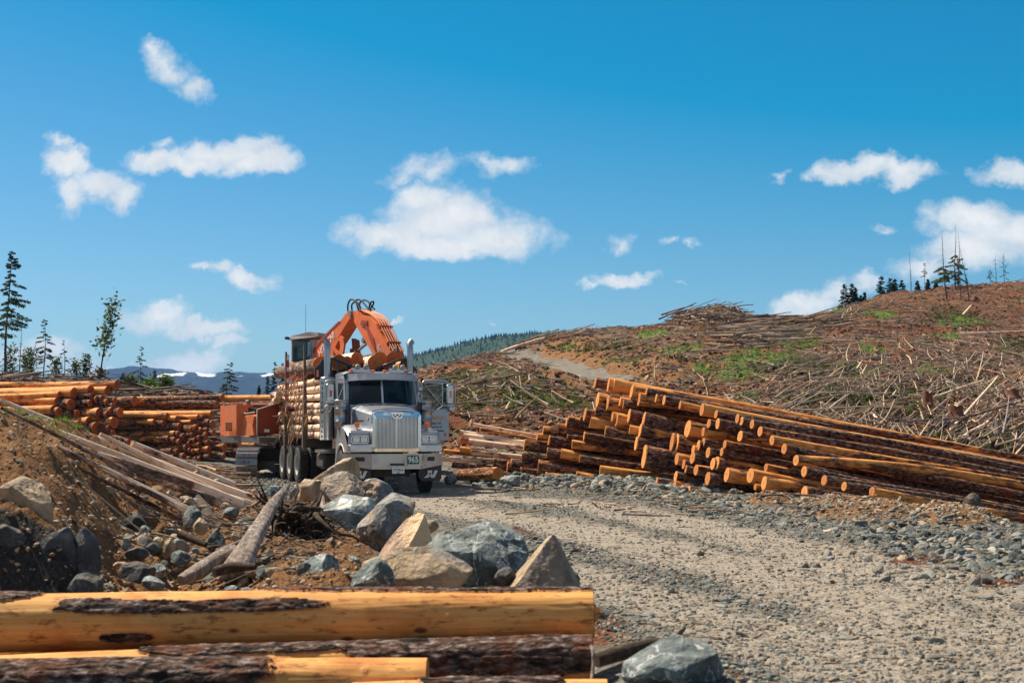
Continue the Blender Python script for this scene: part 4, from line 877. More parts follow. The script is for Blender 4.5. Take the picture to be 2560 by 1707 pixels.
# foreground logs with real flakes of bark ------------------------------------
def near_log(A, B, r0, r1, patches, label, seg=150, rings=760, seed=0, cover=None, splinter=False):
    A = Vector(A); B = Vector(B); L = (B - A).length; xs = np.linspace(0, L, rings); th = np.arange(seg) * 2 * math.pi / seg
    X, T = np.meshgrid(xs, th, indexing='ij'); cy, sz = np.cos(T), np.sin(T)
    rad = r0 + (r1 - r0) * X / L; rad = rad * (1 + .05 * fbm(X * .9, cy * 1.1, sz * 1.1, oct=3, seed=seed)) + .004 * fbm(X * 2.5, cy * 9, sz * 9, oct=3, seed=seed + 2)
    # angle of the surface seen by the camera: phi = 0 towards camera (-Y), 90 up
    phi = np.degrees(T)
    w = .42 * fbm(X * 2.6, cy * 3.4 * r0 * 2, sz * 3.4 * r0 * 2, oct=5, seed=seed + 7) + .14 * fbm(X * 22, cy * r0 * 40, sz * r0 * 40, oct=4, seed=seed + 8)
    mk = np.full(X.shape, -1.0)
    for (x0, x1, p0, p1) in patches:
        cx, hx, cp, hp = (x0 + x1) / 2, (x1 - x0) / 2, (p0 + p1) / 2, (p1 - p0) / 2
        d = np.maximum(np.abs(X - cx) / hx, np.abs(((phi - cp + 180) % 360) - 180) / hp)
        mk = np.maximum(mk, 1 - np.sqrt(((X - cx) / hx) ** 4 + (np.abs((((phi - cp) + 180) % 360) - 180) / hp) ** 2))
    mk = mk + w * 1.05
    m = sstep(-.012, .012, mk)
    plate = fbm(X * 9, cy * r0 * 34, sz * r0 * 34, oct=5, seed=seed + 4); ridge = 1 - np.abs(fbm(X * 6, cy * r0 * 26, sz * r0 * 26, oct=4, seed=seed + 5)) * 2.2
    rad = rad + m * (.010 + .011 * plate + .012 * np.clip(ridge, 0, 1))
    bz = .012 * np.sin(X / L * 3.1)
    for kx, kt, kr in [(g_x, g_t, g_r) for g_x, g_t, g_r in zip(np.random.default_rng(seed).uniform(.3, L - .3, 9), np.random.default_rng(seed + 1).uniform(-.6, 1.5, 9), np.random.default_rng(seed + 2).uniform(.02, .04, 9))]:
        dq = np.sqrt(((X - kx) / kr) ** 2 + ((T - kt + np.pi) % (2 * np.pi) - np.pi) ** 2 * (r0 / kr) ** 2); rad = rad + .010 * np.exp(-dq ** 2) - .006 * np.exp(-(dq / .35) ** 2)
    # X along log; local y = -camera side... build with Y towards camera
    V = np.stack([X, rad * cy, rad * sz + bz], -1)
    if splinter:
        e = (X > L - 1e-6); V[..., 0] += 0
    V = V.reshape(-1, 3); i = np.arange(rings - 1)[:, None] * seg + np.arange(seg)[None, :]; i2 = np.arange(rings - 1)[:, None] * seg + (np.arange(seg)[None, :] + 1) % seg
    F = np.stack([i, i + seg, i2 + seg, i2], -1).reshape(-1, 4)
    o = nmesh('log', V, F, M['log_near'], smooth=True, tint=np.stack([m, (1 - m) * sstep(-.20, -.02, mk), m * 0], -1).reshape(-1, 3))
    d = (B - A).normalized(); Yc = Vector((0, -1, 0)); Yc = (Yc - d * Yc.dot(d)).normalized(); Zc = d.cross(Yc)
    if Zc.z < 0: Zc = -Zc
    # left-handed swap is avoided by mirroring the mesh instead
    Rm = Matrix((d, Yc, Zc)).transposed()
    if Rm.determinant() < 0: Yc = -Yc; Rm = Matrix((d, Yc, Zc)).transposed(); co = V.copy(); co[:, 1] *= -1; o.data.vertices.foreach_set('co', co.astype(np.float32).ravel()); o.data.flip_normals(); o.data.update()
    o.matrix_world = Matrix.Translation(A) @ Rm.to_4x4()
    tag(o, label, 'log', 'logs across the foreground')
    vv = np.empty(len(o.data.vertices) * 3, np.float32); o.data.vertices.foreach_get('co', vv); vv = vv.reshape(-1, 3)
    for side, base in ((0, 0), (1, (rings - 1) * seg)):
        rg = vv[base:base + seg]; c = rg.mean(0); mb = MB(); vs = [tuple(c + np.array([(.012 if side else -.012), 0, 0]))] + [tuple(p + np.array([(.004 if side else -.004) , 0, 0])) for p in rg]
        mb.add(vs, [[0, 1 + k, 1 + (k + 1) % seg] for k in range(seg)]); mb.build('cut_end', M['cut_end'], o)
    if splinter:
        mb = MB(); rs = random.Random(3)
        for k in range(16):
            a = rs.uniform(-.25, .5); ra = r1 * rs.uniform(.75, .97); y, z = ra * math.cos(a), ra * math.sin(a); ln = rs.uniform(.02, .085); w_ = rs.uniform(.006, .016)
            sgn = -1 if co_flip(o) else 1
            y *= sgn
            mb.add([(L - .02, y, z - w_), (L - .02, y * .95, z + w_), (L - .02, y * .93, z), (L + ln, y + rs.uniform(-.01, .01), z + rs.uniform(-.02, .02))], [[0, 1, 3], [1, 2, 3], [2, 0, 3]])
        mb.build('splinters', M['cut_end'], o)
    return o
def co_flip(o): return o.matrix_world.to_3x3().determinant() > 0 and (o.matrix_world.to_3x3() @ Vector((0, 1, 0))).y > 0
def xl(px, D, A): return (P(px, 1061, D).x - A.x)
D1 = 10.8; A = P(-260, 1563, D1 + .1); B = P(1483, 1533, D1)
near_log(A, B, .228, .178, [(xl(150, D1, A), xl(820, D1, A), 20, 52), (xl(160, D1, A), xl(330, D1, A), 38, 56), (xl(270, D1, A), xl(400, D1, A), -38, -18), (xl(640, D1, A), xl(1700, D1, A), 74, 130), (xl(-200, D1, A), xl(110, D1, A), 55, 100)],
         'big peeled orange log lying across the foreground, topmost, with a long strip of dark bark', seed=50, splinter=True)
D2 = 10.45; A = P(-260, 1706, D2 + .1); B = P(1482, 1648, D2)
near_log(A, B, .165, .168, [(xl(850, D2, A), xl(1600, D2, A), -28, 120), (xl(380, D2, A), xl(900, D2, A), 45, 110)],
         'rough scaly-barked log under the big peeled one, its right end ragged and reddish', seed=60)
D3 = 9.75; A = P(-300, 1722, D3); B = P(1068, 1712, D3)
near_log(A, B, .17, .18, [(xl(-400, D3, A), xl(672, D3, A), -100, 200)], 'lowest foreground log, grey bark on one half and bare yellow wood on the other', seed=70)
D4 = 9.5; A = P(880, 1752, D4); B = P(1518, 1738, D4)
near_log(A, B, .12, .11, [(xl(1050, D4, A), xl(1400, D4, A), 30, 150)], 'thin pale log poking out below the scaly log, at the frame bottom', seed=80, rings=400)
D5 = 11.2; A = P(-200, 1655, D5); B = P(1360, 1620, D5)
near_log(A, B, .15, .15, [(xl(300, D5, A), xl(520, D5, A), 0, 90), (xl(900, D5, A), xl(1400, D5, A), 0, 120)], 'shaded smooth log wedged in the gap behind the scaly foreground log', seed=90, rings=500)
# ================================================================ LOGGING TRUCK
T0 = P(993, 1061, 35.3); TR = empty('logging_truck', (T0.x, T0.y, 0), R(18), 'silver logging truck loaded high with logs, standing on the gravel road, driver door open', 'truck')
def mirx(poly): return [(-x, y) for x, y in poly][::-1]
m = MB()
# chassis
m.box((-.43, 7.2, .92), (.09, 11.6, .26)); m.box((.43, 7.2, .92), (.09, 11.6, .26))
for y in (1.6, 3.8, 5.6, 8.0, 9.4, 11.5): m.box((0, y, .9), (.78, .12, .2))
m.box((0, 1.3, .62), (1.7, .16, .16)); m.cyl((-.8, 1.3, .53), (.8, 1.3, .53), .07)
for y in (7.3, 8.7, 10.1): m.box((0, y, .60), (1.8, .22, .22)); m.lathe([(.0, -.25), (.22, -.2), (.3, 0), (.22, .2), (0, .25)], (0, y, .6), 'y', 12)
m.box((-.85, 4.55, .72), (.5, 1.1, .42), bev=.06); m.box((.85, 4.6, .8), (.5, .9, .6), bev=.08)
m.box((0, .75, .55), (.9, .5, .30)); m.box((0, .55, .70), (1.5, .3, .12))
m.build('chassis', M['frame_dark'], TR)
m = MB(); m.box((-.97, 4.35, .98), (.46, .8, .08)); m.box((-.97, 3.9, .96), (.5, .22, .06)); m.box((-.97, 4.7, .74), (.12, .12, .5)); m.build('step_plate', M['aluminium'], TR)
# wheels
def wheel(x, y, dual, name='wheel', r=.53, rot=0):
    w = MB(); s = -1 if x < 0 else 1; W = .145
    ht = [(r - .21, -W), (r - .1, -W * 1.03), (r - .03, -W * .92), (r, -W * .75), (r, W * .75), (r - .03, W * .92), (r - .1, W * 1.03), (r - .21, W)]
    w.lathe([(a, b) for a, b in ht], (0, 0, 0), 'x', 44)
    for k in range(34):
        a = k / 34 * 2 * math.pi
        for sgn, ph in ((-1, 0), (1, .09)):
            c = math.cos(a + ph), math.sin(a + ph); q = Matrix.Rotation(a + ph, 3, 'X')
            w.box((sgn * W * .46, c[0] * (r + .006), c[1] * (r + .006)), (W * .72, .052, .03), rot=Matrix.Rotation(a + ph, 3, 'X'))
    t = w.build(name, M['rubber'], TR, (x, y, r), (rot * 0, 0, rot))
    h = MB(); sx = s * (-1 if False else 1)
    prof = [(.325, .10), (.31, .135), (.285, .13), (.27, .06), (.19, .015), (.17, .05), (.11, .06), (.10, .12), (.06, .14), (.0, .14)] if not dual else [(.325, .12), (.31, .14), (.29, .13), (.275, .0), (.25, -.07), (.17, -.085), (.13, -.06), (.12, .04), (.08, .06), (0, .06)]
    h.lathe([(a, b * s) for a, b in prof], (0, 0, 0), 'x', 32)
    for k in range(10):
        a = k / 10 * 6.283; h.cyl((s * .0, .215 * math.cos(a), .215 * math.sin(a)), (s * (.06 if not dual else -.04), .215 * math.cos(a), .215 * math.sin(a)), .016, 6)
    h.build('rim', M['rim_dust'], t)
    return t
wheel(-1.04, 1.3, False, rot=R(-3)); wheel(1.04, 1.3, False, rot=R(-3))
for y in (7.3, 8.7, 10.1):
    for x in (-1.14, -.82, .82, 1.14): wheel(x, y, True, 'rear_wheel')
# bumper
m = MB()
front = [(-1.235, .25), (-.63, 0), (.63, 0), (1.235, .25)]
def bumper_quad(a, b, zb0, zb1, zt): return
vs = []; ztop = .985
low = {0: .70, 1: .605, 2: .605, 3: .70}
for i, (x, y) in enumerate(front): vs += [(x, y, low[i]), (x, y, ztop), (x, y + .14, ztop), (x, y + .14, low[i])]
fs = []
for i in range(3):
    for k in range(4): fs.append([i * 4 + k, i * 4 + (k + 1) % 4, (i + 1) * 4 + (k + 1) % 4, (i + 1) * 4 + k])
fs += [[0, 1, 2, 3], [15, 14, 13, 12]]
m.add(vs, fs); m.box((-1.2, .5, .86), (.05, .5, .22)); m.box((1.2, .5, .86), (.05, .5, .22))
bp = m.build('bumper', M['bumper_metal'], TR)
m = MB()
for x0, x1 in ((-1.02, -.80), (.80, 1.00)):
    y = lambda x: .25 * (abs(x) - .63) / .605 - .006
    m.add([(x0, y(x0), .80), (x1, y(x1), .80), (x1, y(x1), .905), (x0, y(x0), .905)], [[0, 1, 2, 3]])
pl = [(.005 + .165 * math.cos(a) * (1 if abs(math.cos(a)) > .5 else 1), .72 + .043 * math.sin(a)) for a in np.linspace(0, 6.28, 25)[:-1]]
pl = [(-.17, .69), (.18, .69), (.19, .70), (.19, .74), (.18, .75), (-.17, .75), (-.18, .74), (-.18, .70)]
m.prism(pl, -.008, .01); m.build('bumper_slot', M['black_paint'], bp)
m = MB(); m.box((.41, -.010, .835), (.30, .008, .215)); sg = m.build('number_plate', M['green_sign'], bp)
text('number_lettering', '965', .205, M['white_paint'], sg, (.41, -.016, .832), (R(90), 0, 0), offset=.0065, sx=.86)
m = MB(); m.box((.03, -.012, .575), (.31, .008, .155)); lp = m.build('licence_plate', M['white_paint'], TR)
text('plate_lettering', 'T3-9016', .082, M['dark_letter'], lp, (.03, -.0175, .585), (R(90), 0, 0), offset=.001, sx=.86)
m = MB(); m.box((.03, -.018, .517), (.055, .004, .022)); m.build('plate_sticker', M['green_sign'], lp)
m = MB()
for (x, z, w, h) in ((-.55, .955, .022, .022), (-.56, .80, .008, .10), (-.54, .635, .02, .02), (.66, .86, .012, .16), (.62, .66, .03, .05), (-.21, .68, .012, .05), (.17, .80, .02, .05), (.26, .70, .01, .07), (-.37, .66, .05, .012), (.72, .70, .05, .012), (-.14, .635, .06, .01), (.0, .66, .02, .02)):
    m.add([(x - w / 2, -.0025, z - h / 2), (x + w * .4, -.0025, z - h * .45), (x + w / 2, -.0025, z + h * .3), (x - w * .1, -.0025, z + h / 2), (x - w * .6, -.0025, z + h * .1)], [[0, 1, 2, 3, 4]])
m.build('rust_streak', M['rust_stain'], bp)
# flaps under the bumper
def star(cx, cz, r, y): return [(cx + r * (1 if k % 2 == 0 else .42) * math.sin(k * math.pi / 5), cz + r * (1 if k % 2 == 0 else .42) * math.cos(k * math.pi / 5)) for k in range(10)]
for s in (-1, 1):
    y0 = .215
    pf = [(s * 1.20, .70), (s * .60, .62), (s * .60, .42), (s * .64, .34), (s * .70, .30), (s * 1.14, .30), (s * 1.20, .36)]
    m = MB(); m.prism(pf, y0, y0 + .012); fl = m.build('mud_flap', M['mudflap'], TR)
    cx = s * .90; m = MB(); W = .205
    Wp = [(-W, .56), (-W + .085, .56), (-.075, .435), (-.045, .49), (-.06, .56), (.06, .56), (.045, .49), (.075, .435), (W - .085, .56), (W, .56), (.115, .375), (.03, .375), (0, .43), (-.03, .375), (-.115, .375)]
    if s > 0: Wp = [(-.06, .56), (.06, .56), (.045, .49), (.075, .435), (W - .085, .56), (W, .56), (.115, .375), (.03, .375), (0, .43), (-.03, .385), (-.17, .375), (-.12, .41), (-.055, .47)]
    m.prism([(cx + a, b) for a, b in Wp], y0 - .006, y0 - .001); m.build('flap_letter', M['white_paint'], fl)
    m = MB(); m.prism(star(cx, .475, .05, 0), y0 - .011, y0 - .0065); m.build('flap_star', M['red_decal'], fl)
# hood ------------------------------------------------------------------
hm = MB()
sec = [(.10, .60, 1.04, 1.98, 2.03, .50), (.55, .66, 1.12, 2.03, 2.09, .56), (1.05, .76, 1.3, 2.10, 2.17, .64), (1.60, .88, 1.45, 2.19, 2.26, .74)]
vs = []; 
for (y, hw, zb, zs, zc, wc) in sec:
    for (x, z) in ((-hw, zb), (-hw, zs - .16), (-hw + .02, zs - .05), (-wc - .02, zs + .005), (-wc + .10, zc - .025), (-.28, zc), (0, zc + .012), (.28, zc), (wc - .10, zc - .025), (wc + .02, zs + .005), (hw - .02, zs - .05), (hw, zs - .16), (hw, zb)): vs.append((x, y, z))
fs = []
for i in range(3):
    for k in range(12): a = i * 13 + k; fs.append([a, a + 1, a + 14, a + 13])
fs.append(list(range(13))[::-1])
hm.add(vs, fs, 0, True); hood = hm.build('hood', M['paint_silver'], TR)
md = hood.modifiers.new('s', 'EDGE_SPLIT'); md.split_angle = R(35)
text('hood_script', 'Constellation', .085, M['dark_letter'], hood, (-.752, .80, 1.80), (R(90), 0, R(-78)), shear=.35, sx=.8, offset=.0015)
# grille surround + grille
m = MB()
def rr(x0, x1, z0, z1, r, n=5):
    out = []
    for cx, cz, a0 in ((x1 - r, z1 - r, 0), (x0 + r, z1 - r, 90), (x0 + r, z0 + r, 180), (x1 - r, z0 + r, 270)):
        for k in range(n): a = R(a0 + 90 * k / (n - 1)); out.append((cx + r * math.cos(a), cz + r * math.sin(a)))
    return out
outer = rr(-.62, .62, 1.035, 2.0, .09); inner = rr(-.535, .535, 1.115, 1.885, .05); n = len(outer)
vs = [(x, .04, z) for x, z in outer] + [(x, .02, z) for x, z in inner] + [(x, .12, z) for x, z in outer] + [(x, .11, z) for x, z in inner]
fs = [[i, (i + 1) % n, n + (i + 1) % n, n + i] for i in range(n)] + [[i, 2 * n + i, 2 * n + (i + 1) % n, (i + 1) % n] for i in range(n)] + [[n + i, n + (i + 1) % n, 3 * n + (i + 1) % n, 3 * n + i] for i in range(n)]
m.add(vs, fs)
m.build('grille_surround', M['chrome'], TR)
m = MB(); crown = []   # chrome crown over the grille
for (y, z, hw) in ((.02, 1.94, .60), (.015, 2.02, .62), (.06, 2.075, .61), (.20, 2.11, .58), (.34, 2.105, .57)):
    for k in range(9): t = -1 + k / 4; crown.append((hw * t, y + .10 * abs(t) ** 4, z - .07 * abs(t) ** 3.5))
m.add(crown, [[r_ * 9 + k, r_ * 9 + k + 1, (r_ + 1) * 9 + k + 1, (r_ + 1) * 9 + k] for r_ in range(4) for k in range(8)], 0, True); m.build('grille_crown', M['chrome'], TR)
m = MB(); m.box((0, .125, 1.5), (1.10, .02, .80)); gr = m.build('grille', M['black_paint'], TR)
m = MB()
for k in range(31):
    x = -.51 + k * .034
    m.box((x, .075, 1.5), (.0125 if k != 15 else .03, .05, .765))
m.build('grille_bar', M['chrome'], gr)
# emblem
m = MB(); m.prism([(-.155, 2.00), (.155, 2.00), (.10, 1.855), (-.10, 1.855)], -.02, .03); em = m.build('emblem', M['chrome'], TR)
m = MB()
for s in (-1, 1): m.prism([(s * .115, 1.965), (s * .085, 1.965), (s * .05, 1.90), (s * .03, 1.945), (s * .012, 1.95), (s * .04, 1.885), (s * .07, 1.885)], -.026, -.021)
m.build('emblem_letter', M['black_paint'], em)
m = MB(); m.prism(star(0, 1.945, .032, 0), -.030, -.0265); m.build('emblem_star', M['red_decal'], em)
m = MB(); m.box((-.655, .43, 1.86), (.012, .09, .055)); m.build('hood_badge', M['yellow_letter'], hood)
# fenders
for s in (-1, 1):
    m = MB(); prof = [(.30, 1.06), (.28, 1.45), (.33, 1.52), (.60, 1.60), (.95, 1.70), (1.30, 1.73), (1.62, 1.66), (1.86, 1.48), (1.98, 1.22), (2.0, 1.0)]
    xi, xo = s * .60, s * 1.16; vs = []
    for (y, z) in prof:
        drop = .10
        vs += [(xi, y, z + .02), (s * .85, y, z + .015), (s * 1.08, y, z - .03), (xo, y, z - drop)]
    fs = [[i * 4 + k, i * 4 + k + 1, (i + 1) * 4 + k + 1, (i + 1) * 4 + k] for i in range(len(prof) - 1) for k in range(3)]
    m.add(vs, fs, 0, True)
    # outer skirt with wheel arch
    arch = [(.30, 1.02)] + [(1.3 + .66 * math.cos(a), .53 + .68 * math.sin(a)) for a in np.linspace(math.pi - .78, .25, 12)]
    arch = [(y, z) for y, z in arch]
    top = [(y, z - .10) for (y, z) in prof]
    ka = len(arch); tt = [top[0]] + [(arch[i][0], float(np.interp(arch[i][0], [p[0] for p in top[1:]], [p[1] for p in top[1:]]))) for i in range(1, ka)]
    vs = [(xo, y, z) for y, z in arch] + [(xo, y, max(z, arch[i][1] + .01)) for i, (y, z) in enumerate(tt)]
    m.add(vs, [[i, i + 1, ka + i + 1, ka + i] for i in range(ka - 1)])
    m.box((s * .88, .34, 1.30), (.56, .12, .52), bev=.05)
    fd = m.build('fender', M['paint_silver'], TR)
    m = MB(); m.tube([(xo - s * .02, y, z) for y, z in arch[1:]], .035, 8); m.build('arch_lip', M['cream_fender'], fd)
    m = MB(); m.box((s * .885, .22, 1.115), (.60, .34, .20), bev=.025); m.build('fender_box', M['aluminium'], TR)
    m = MB(); m.prism(rr(s * .88 - .215, s * .88 + .215, 1.245, 1.425, .035), .255, .30); hl = m.build('headlight', M['chrome'], TR)
    m = MB(); m.prism(rr(s * .88 - .195, s * .88 + .195, 1.265, 1.405, .02), .250, .254); m.build('headlight_bezel', M['black_paint'], hl)
    for dx in (-.095, .095):
        m = MB(); m.prism(rr(s * .88 + dx - .082, s * .88 + dx + .082, 1.275, 1.395, .02), .238, .249); m.build('headlight_lens', M['lens'], hl)
        m = MB(); m.lathe([(.042, 0), (.03, .015), (0, .02)], (s * .88 + dx, .228, 1.335), 'y', 14); m.build('bulb_reflector', M['chrome'], hl)
    m = MB(); m.box((s * .90, .52, 1.70), (.125, .06, .125), bev=.015); m.cyl((s * .90, .52, 1.58), (s * .90, .52, 1.64), .02, 8); m.build('turn_signal', M['amber'], TR)
# cab -----------------------------------------------------------------
cw = .97
m = MB(); zt = 2.98
side = [(1.62, 1.25), (1.62, 2.16), (1.78, 2.86), (1.95, 3.0), (2.1, 3.04), (3.05, 3.04), (3.12, 2.9), (3.12, 1.25)]
winp = [(1.90, 2.22), (2.0, 2.80), (2.66, 2.80), (2.66, 2.22)]
def side_panel(x, hole=True, s=1):
    if hole:
        v = [(x, y, z) for y, z in side] + [(x, y, z) for y, z in winp]
        f = [[0, 1, 8, 11, 7], [1, 2, 9, 8], [2, 3, 4, 5, 10, 9], [5, 6, 7, 11, 10]]
        m.add(v, f)
side_panel(-cw); 
# driver side: frame only, the door is open
v = [(cw, y, z) for y, z in side]
m.box((cw - .02, 1.69, 2.45), (.04, .10, .80)); m.box((cw - .02, 2.88, 2.1), (.04, .46, 1.7)); m.box((cw - .02, 2.4, 2.97), (.04, 1.2, .14)); m.box((cw - .02, 1.75, 1.7), (.04, .26, .9))
m.add([(-cw, y, z) for y, z in side[3:6]] + [(-cw + .12, y, z + .05) for y, z in side[3:6]] + [(cw - .12, y, z + .05) for y, z in side[3:6]] + [(cw, y, z) for y, z in side[3:6]], [[r_ * 3 + k, r_ * 3 + k + 1, (r_ + 1) * 3 + k + 1, (r_ + 1) * 3 + k] for r_ in range(3) for k in range(2)])
m.box((0, 3.10, 1.75), (2 * cw, .04, 1.0)); m.box((-.62, 3.10, 2.55), (.66, .04, .7)); m.box((.62, 3.10, 2.55), (.66, .04, .7)); m.box((0, 3.10, 2.95), (2 * cw - .1, .04, .16)); 
m.box((0, 1.64, 1.75), (2 * cw, .04, .9)); m.box((0, 2.35, 1.27), (2 * cw - .02, 1.5, .05))
# windscreen frame: posts, header, sill
def wsp(x, t): return (x, 1.62 + .18 * t - .02, 2.20 + .66 * t)
for s in (-1, 1): m.add([wsp(s * .97, 0), wsp(s * .90, 0), wsp(s * .875, 1), wsp(s * .95, 1)], [[0, 1, 2, 3]])
m.add([wsp(-.97, -.06), wsp(.97, -.06), wsp(.97, .02), wsp(-.97, .02)], [[0, 1, 2, 3]])
m.build('cab', M['paint_silver'], TR)
m = MB()
for s in (-1, 1): m.box((0, 0, 0), (.001, .001, .001)) if False else None
m.add([wsp(-.025, 0), wsp(.025, 0), wsp(.025, 1), wsp(-.025, 1)], [[0, 1, 2, 3]]); m.build('windshield_divider', M['aluminium'], TR)
m = MB()
for s in (-1, 1): m.add([Vector(wsp(s * .025, .02)) + Vector((0, .012, 0)), Vector(wsp(s * .90, .02)) + Vector((0, .04, 0)), Vector(wsp(s * .875, 1)) + Vector((0, .04, 0)), Vector(wsp(s * .025, 1)) + Vector((0, .012, 0))], [[0, 1, 2, 3][::s]])
m.build('windshield', M['glass'], TR)
m = MB(); m.add([(-cw + .01, y, z) for y, z in winp], [[0, 1, 2, 3]]); m.build('side_window', M['glass'], TR)
m = MB(); m.add([(-.30, 3.09, 2.25), (.30, 3.09, 2.25), (.30, 3.09, 2.85), (-.30, 3.09, 2.85)], [[0, 1, 2, 3]]); m.build('rear_window', M['glass'], TR)
for s in (-1, 1):
    m = MB(); x0, x1 = (.12, .78) if s > 0 else (-.80, -.14)
    m.tube([wsp(x0 + .05, -.03), (Vector(wsp(x0 + .3, .03)) + Vector((0, -.03, 0))), (Vector(wsp(x1, .05)) + Vector((0, -.03, 0)))], .009, 5); m.build('wiper', M['black_paint'], TR)
# interior
for s in (-1, 1):
    m = MB(); m.box((s * .48, 2.62, 1.98), (.5, .16, .75), bev=.06); m.box((s * .48, 2.56, 2.45), (.28, .12, .22), bev=.05); m.box((s * .48, 2.38, 1.62), (.5, .5, .14), bev=.05); m.build('seat', M['seat_cloth'], TR)
m = MB(); m.box((0, 1.80, 2.08), (1.84, .26, .22), bev=.06); m.build('dashboard', M['seat_cloth'], TR)
m = MB(); m.tube([(.48 + .22 * math.cos(a), 2.02 + .05 * math.sin(a), 2.16 + .2 * math.sin(a)) for a in np.linspace(0, 6.283, 20)], .016, 6); m.box((.48, 2.02, 2.16), (.4, .03, .04)); m.build('steering_wheel', M['black_paint'], TR)
m = MB(); m.box((.60, 1.72, 2.225), (.34, .10, .10)); m.build('dash_box', M['blue_letter'], TR)
# visor
m = MB(); vs = []
for k in range(9):
    t = -1 + k / 4; x = .90 * t; b = .05 * t * t
    vs += [(x, 1.50 + b * 2.0, 2.865 - .04 * t * t), (x * .985, 1.70 + b, 3.045 - .035 * t * t), (x * .985, 1.80 + b, 3.05 - .035 * t * t)]
m.add(vs, [[k * 3, k * 3 + 3, k * 3 + 4, k * 3 + 1] for k in range(8)] + [[k * 3 + 1, k * 3 + 4, k * 3 + 5, k * 3 + 2] for k in range(8)])
m.add([vs[0], vs[1], vs[2], (-.93, 1.85, 2.80)], [[0, 1, 2, 3]]); m.add([vs[24], vs[25], vs[26], (.93, 1.85, 2.80)], [[0, 1, 2, 3]])
vz = m.build('sun_visor', M['aluminium'], TR); vz.modifiers.new('sol', 'SOLIDIFY').thickness = .01
for x in (-.78, -.20, .12, .70):
    m = MB(); m.box((x, 1.93, 3.10), (.11, .16, .065), bev=.025); m.build('marker_lamp', M['amber'], TR)
for x in (-.62, .38):
    m = MB(); m.box((x + .10, 2.0, 3.12), (.50, .12, .05)); m.box((x + .10, 2.0, 3.155), (.46, .06, .05)); m.build('lamp_bracket', M['aluminium'], TR)
for x in (-.60, -.38, .40, .60):
    m = MB(); m.lathe([(0, -.05), (.045, -.046), (.066, -.03), (.072, 0), (.064, .03), (.05, .08), (.0, .12)], (x, 1.93, 3.20), 'y', 20); m.cyl((x, 1.97, 3.10), (x, 1.97, 3.16), .014, 6); m.build('roof_lamp', M['rim_dust'], TR)
# open driver door: hinged at the front edge, swung out square to the cab
DR = empty('door_pivot', (0, 0, 0)); bpy.data.objects.remove(DR)
m = MB(); x0, x1, z0, z1 = 1.0, 1.80, 1.28, 2.12
m.box(((x0 + x1) / 2, 1.70, (z0 + z1) / 2), (x1 - x0, .06, z1 - z0), bev=.015)
fr = [(x0 + .02, 2.12), (x0 + .02, 2.78), (x0 + .10, 2.88), (x0 + .75, 2.88)]
m.tube([(x0 + .04, 1.70, 2.1), (x0 + .05, 1.70, 2.75), (x0 + .12, 1.70, 2.85), (x1 - .08, 1.70, 2.85), (x1 - .04, 1.70, 2.78), (x1 - .03, 1.70, 2.1)], .033, 8)
door = m.build('door', M['paint_silver'], TR)
m = MB(); m.add([(x0 + .07, 1.705, 2.12), (x1 - .06, 1.705, 2.12), (x1 - .07, 1.705, 2.83), (x0 + .08, 1.705, 2.83)], [[0, 1, 2, 3]]); m.build('door_window', M['glass'], door)
for (s_, z, sz, mt) in (('e Jammed', 1.90, .135, 'yellow_letter'), ('gging Ltd.', 1.745, .10, 'dark_letter'), ('Campbell River, BC', 1.645, .055, 'dark_letter'), ('of Coast Timber', 1.545, .085, 'dark_letter')):
    text('door_lettering', s_, sz, M[mt], door, (1.43, 1.664, z), (R(90), 0, 0), offset=.001, sx=.8)
m = MB(); m.box((1.47, 1.664, 1.84), (.52, .004, .012)); m.build('door_stripe', M['yellow_letter'], door)
m = MB(); m.box((1.70, 1.65, 1.44), (.05, .03, .09), bev=.01); m.build('door_lamp', M['amber'], door)
m = MB(); m.lathe([(0, -.08), (.05, -.06), (.075, 0), (.05, .06), (0, .07)], (.98, 1.55, 2.62), 'y', 14); m.cyl((.98, 1.6, 2.62), (.96, 1.72, 2.6), .012, 6); m.build('spot_lamp', M['chrome'], TR)
# mirrors
def mirror(s, xc, y, par, zt=2.78):
    m = MB(); m.box((xc, y, 2.50), (.20, .07, .52), bev=.03)
    h = m.build('mirror', M['aluminium'], par)
    m = MB(); m.box((xc - s * .02 if s < 0 else xc + .0, y - .04, 2.50), (.055, .02, .17), bev=.008); m.build('mirror_lamp', M['red_lens' if s < 0 else 'amber'], h)
    m = MB(); m.lathe([(0, -.045), (.06, -.035), (.10, -.01), (.105, .02), (.03, .03), (0, .03)], (xc + s * .05, y, 2.12), 'y', 20); m.cyl((xc + s * .04, y, 2.2), (xc + s * .03, y, 2.28), .012, 6); m.build('convex_mirror', M['aluminium'], h)
    return h
hl_ = mirror(-1, -1.36, 1.75, TR)
m = MB(); X = -1.36
m.tube([(-.98, 1.72, 2.84), (-1.1, 1.72, 2.86), (X - .09, 1.72, 2.84), (X - .14, 1.72, 2.78), (X - .14, 1.72, 2.22), (X - .08, 1.72, 2.17), (X + .12, 1.72, 2.17)], .014, 6)
m.tube([(X + .12, 1.72, 2.17), (-1.0, 1.66, 1.98)], .014, 6); m.tube([(-.98, 1.7, 2.80), (-1.22, 1.72, 2.17)], .011, 6); m.tube([(-.98, 1.7, 2.76), (X, 1.72, 2.80)], .011, 6)
m.build('mirror_bracket', M['aluminium'], hl_)
hr_ = mirror(1, 1.80, 1.58, TR)
m = MB(); X = 1.80
m.tube([(1.06, 1.64, 2.80), (1.3, 1.6, 2.80), (X + .08, 1.56, 2.78), (X + .13, 1.56, 2.72), (X + .13, 1.56, 2.26), (X + .08, 1.56, 2.20), (X - .2, 1.56, 2.20)], .015, 6)
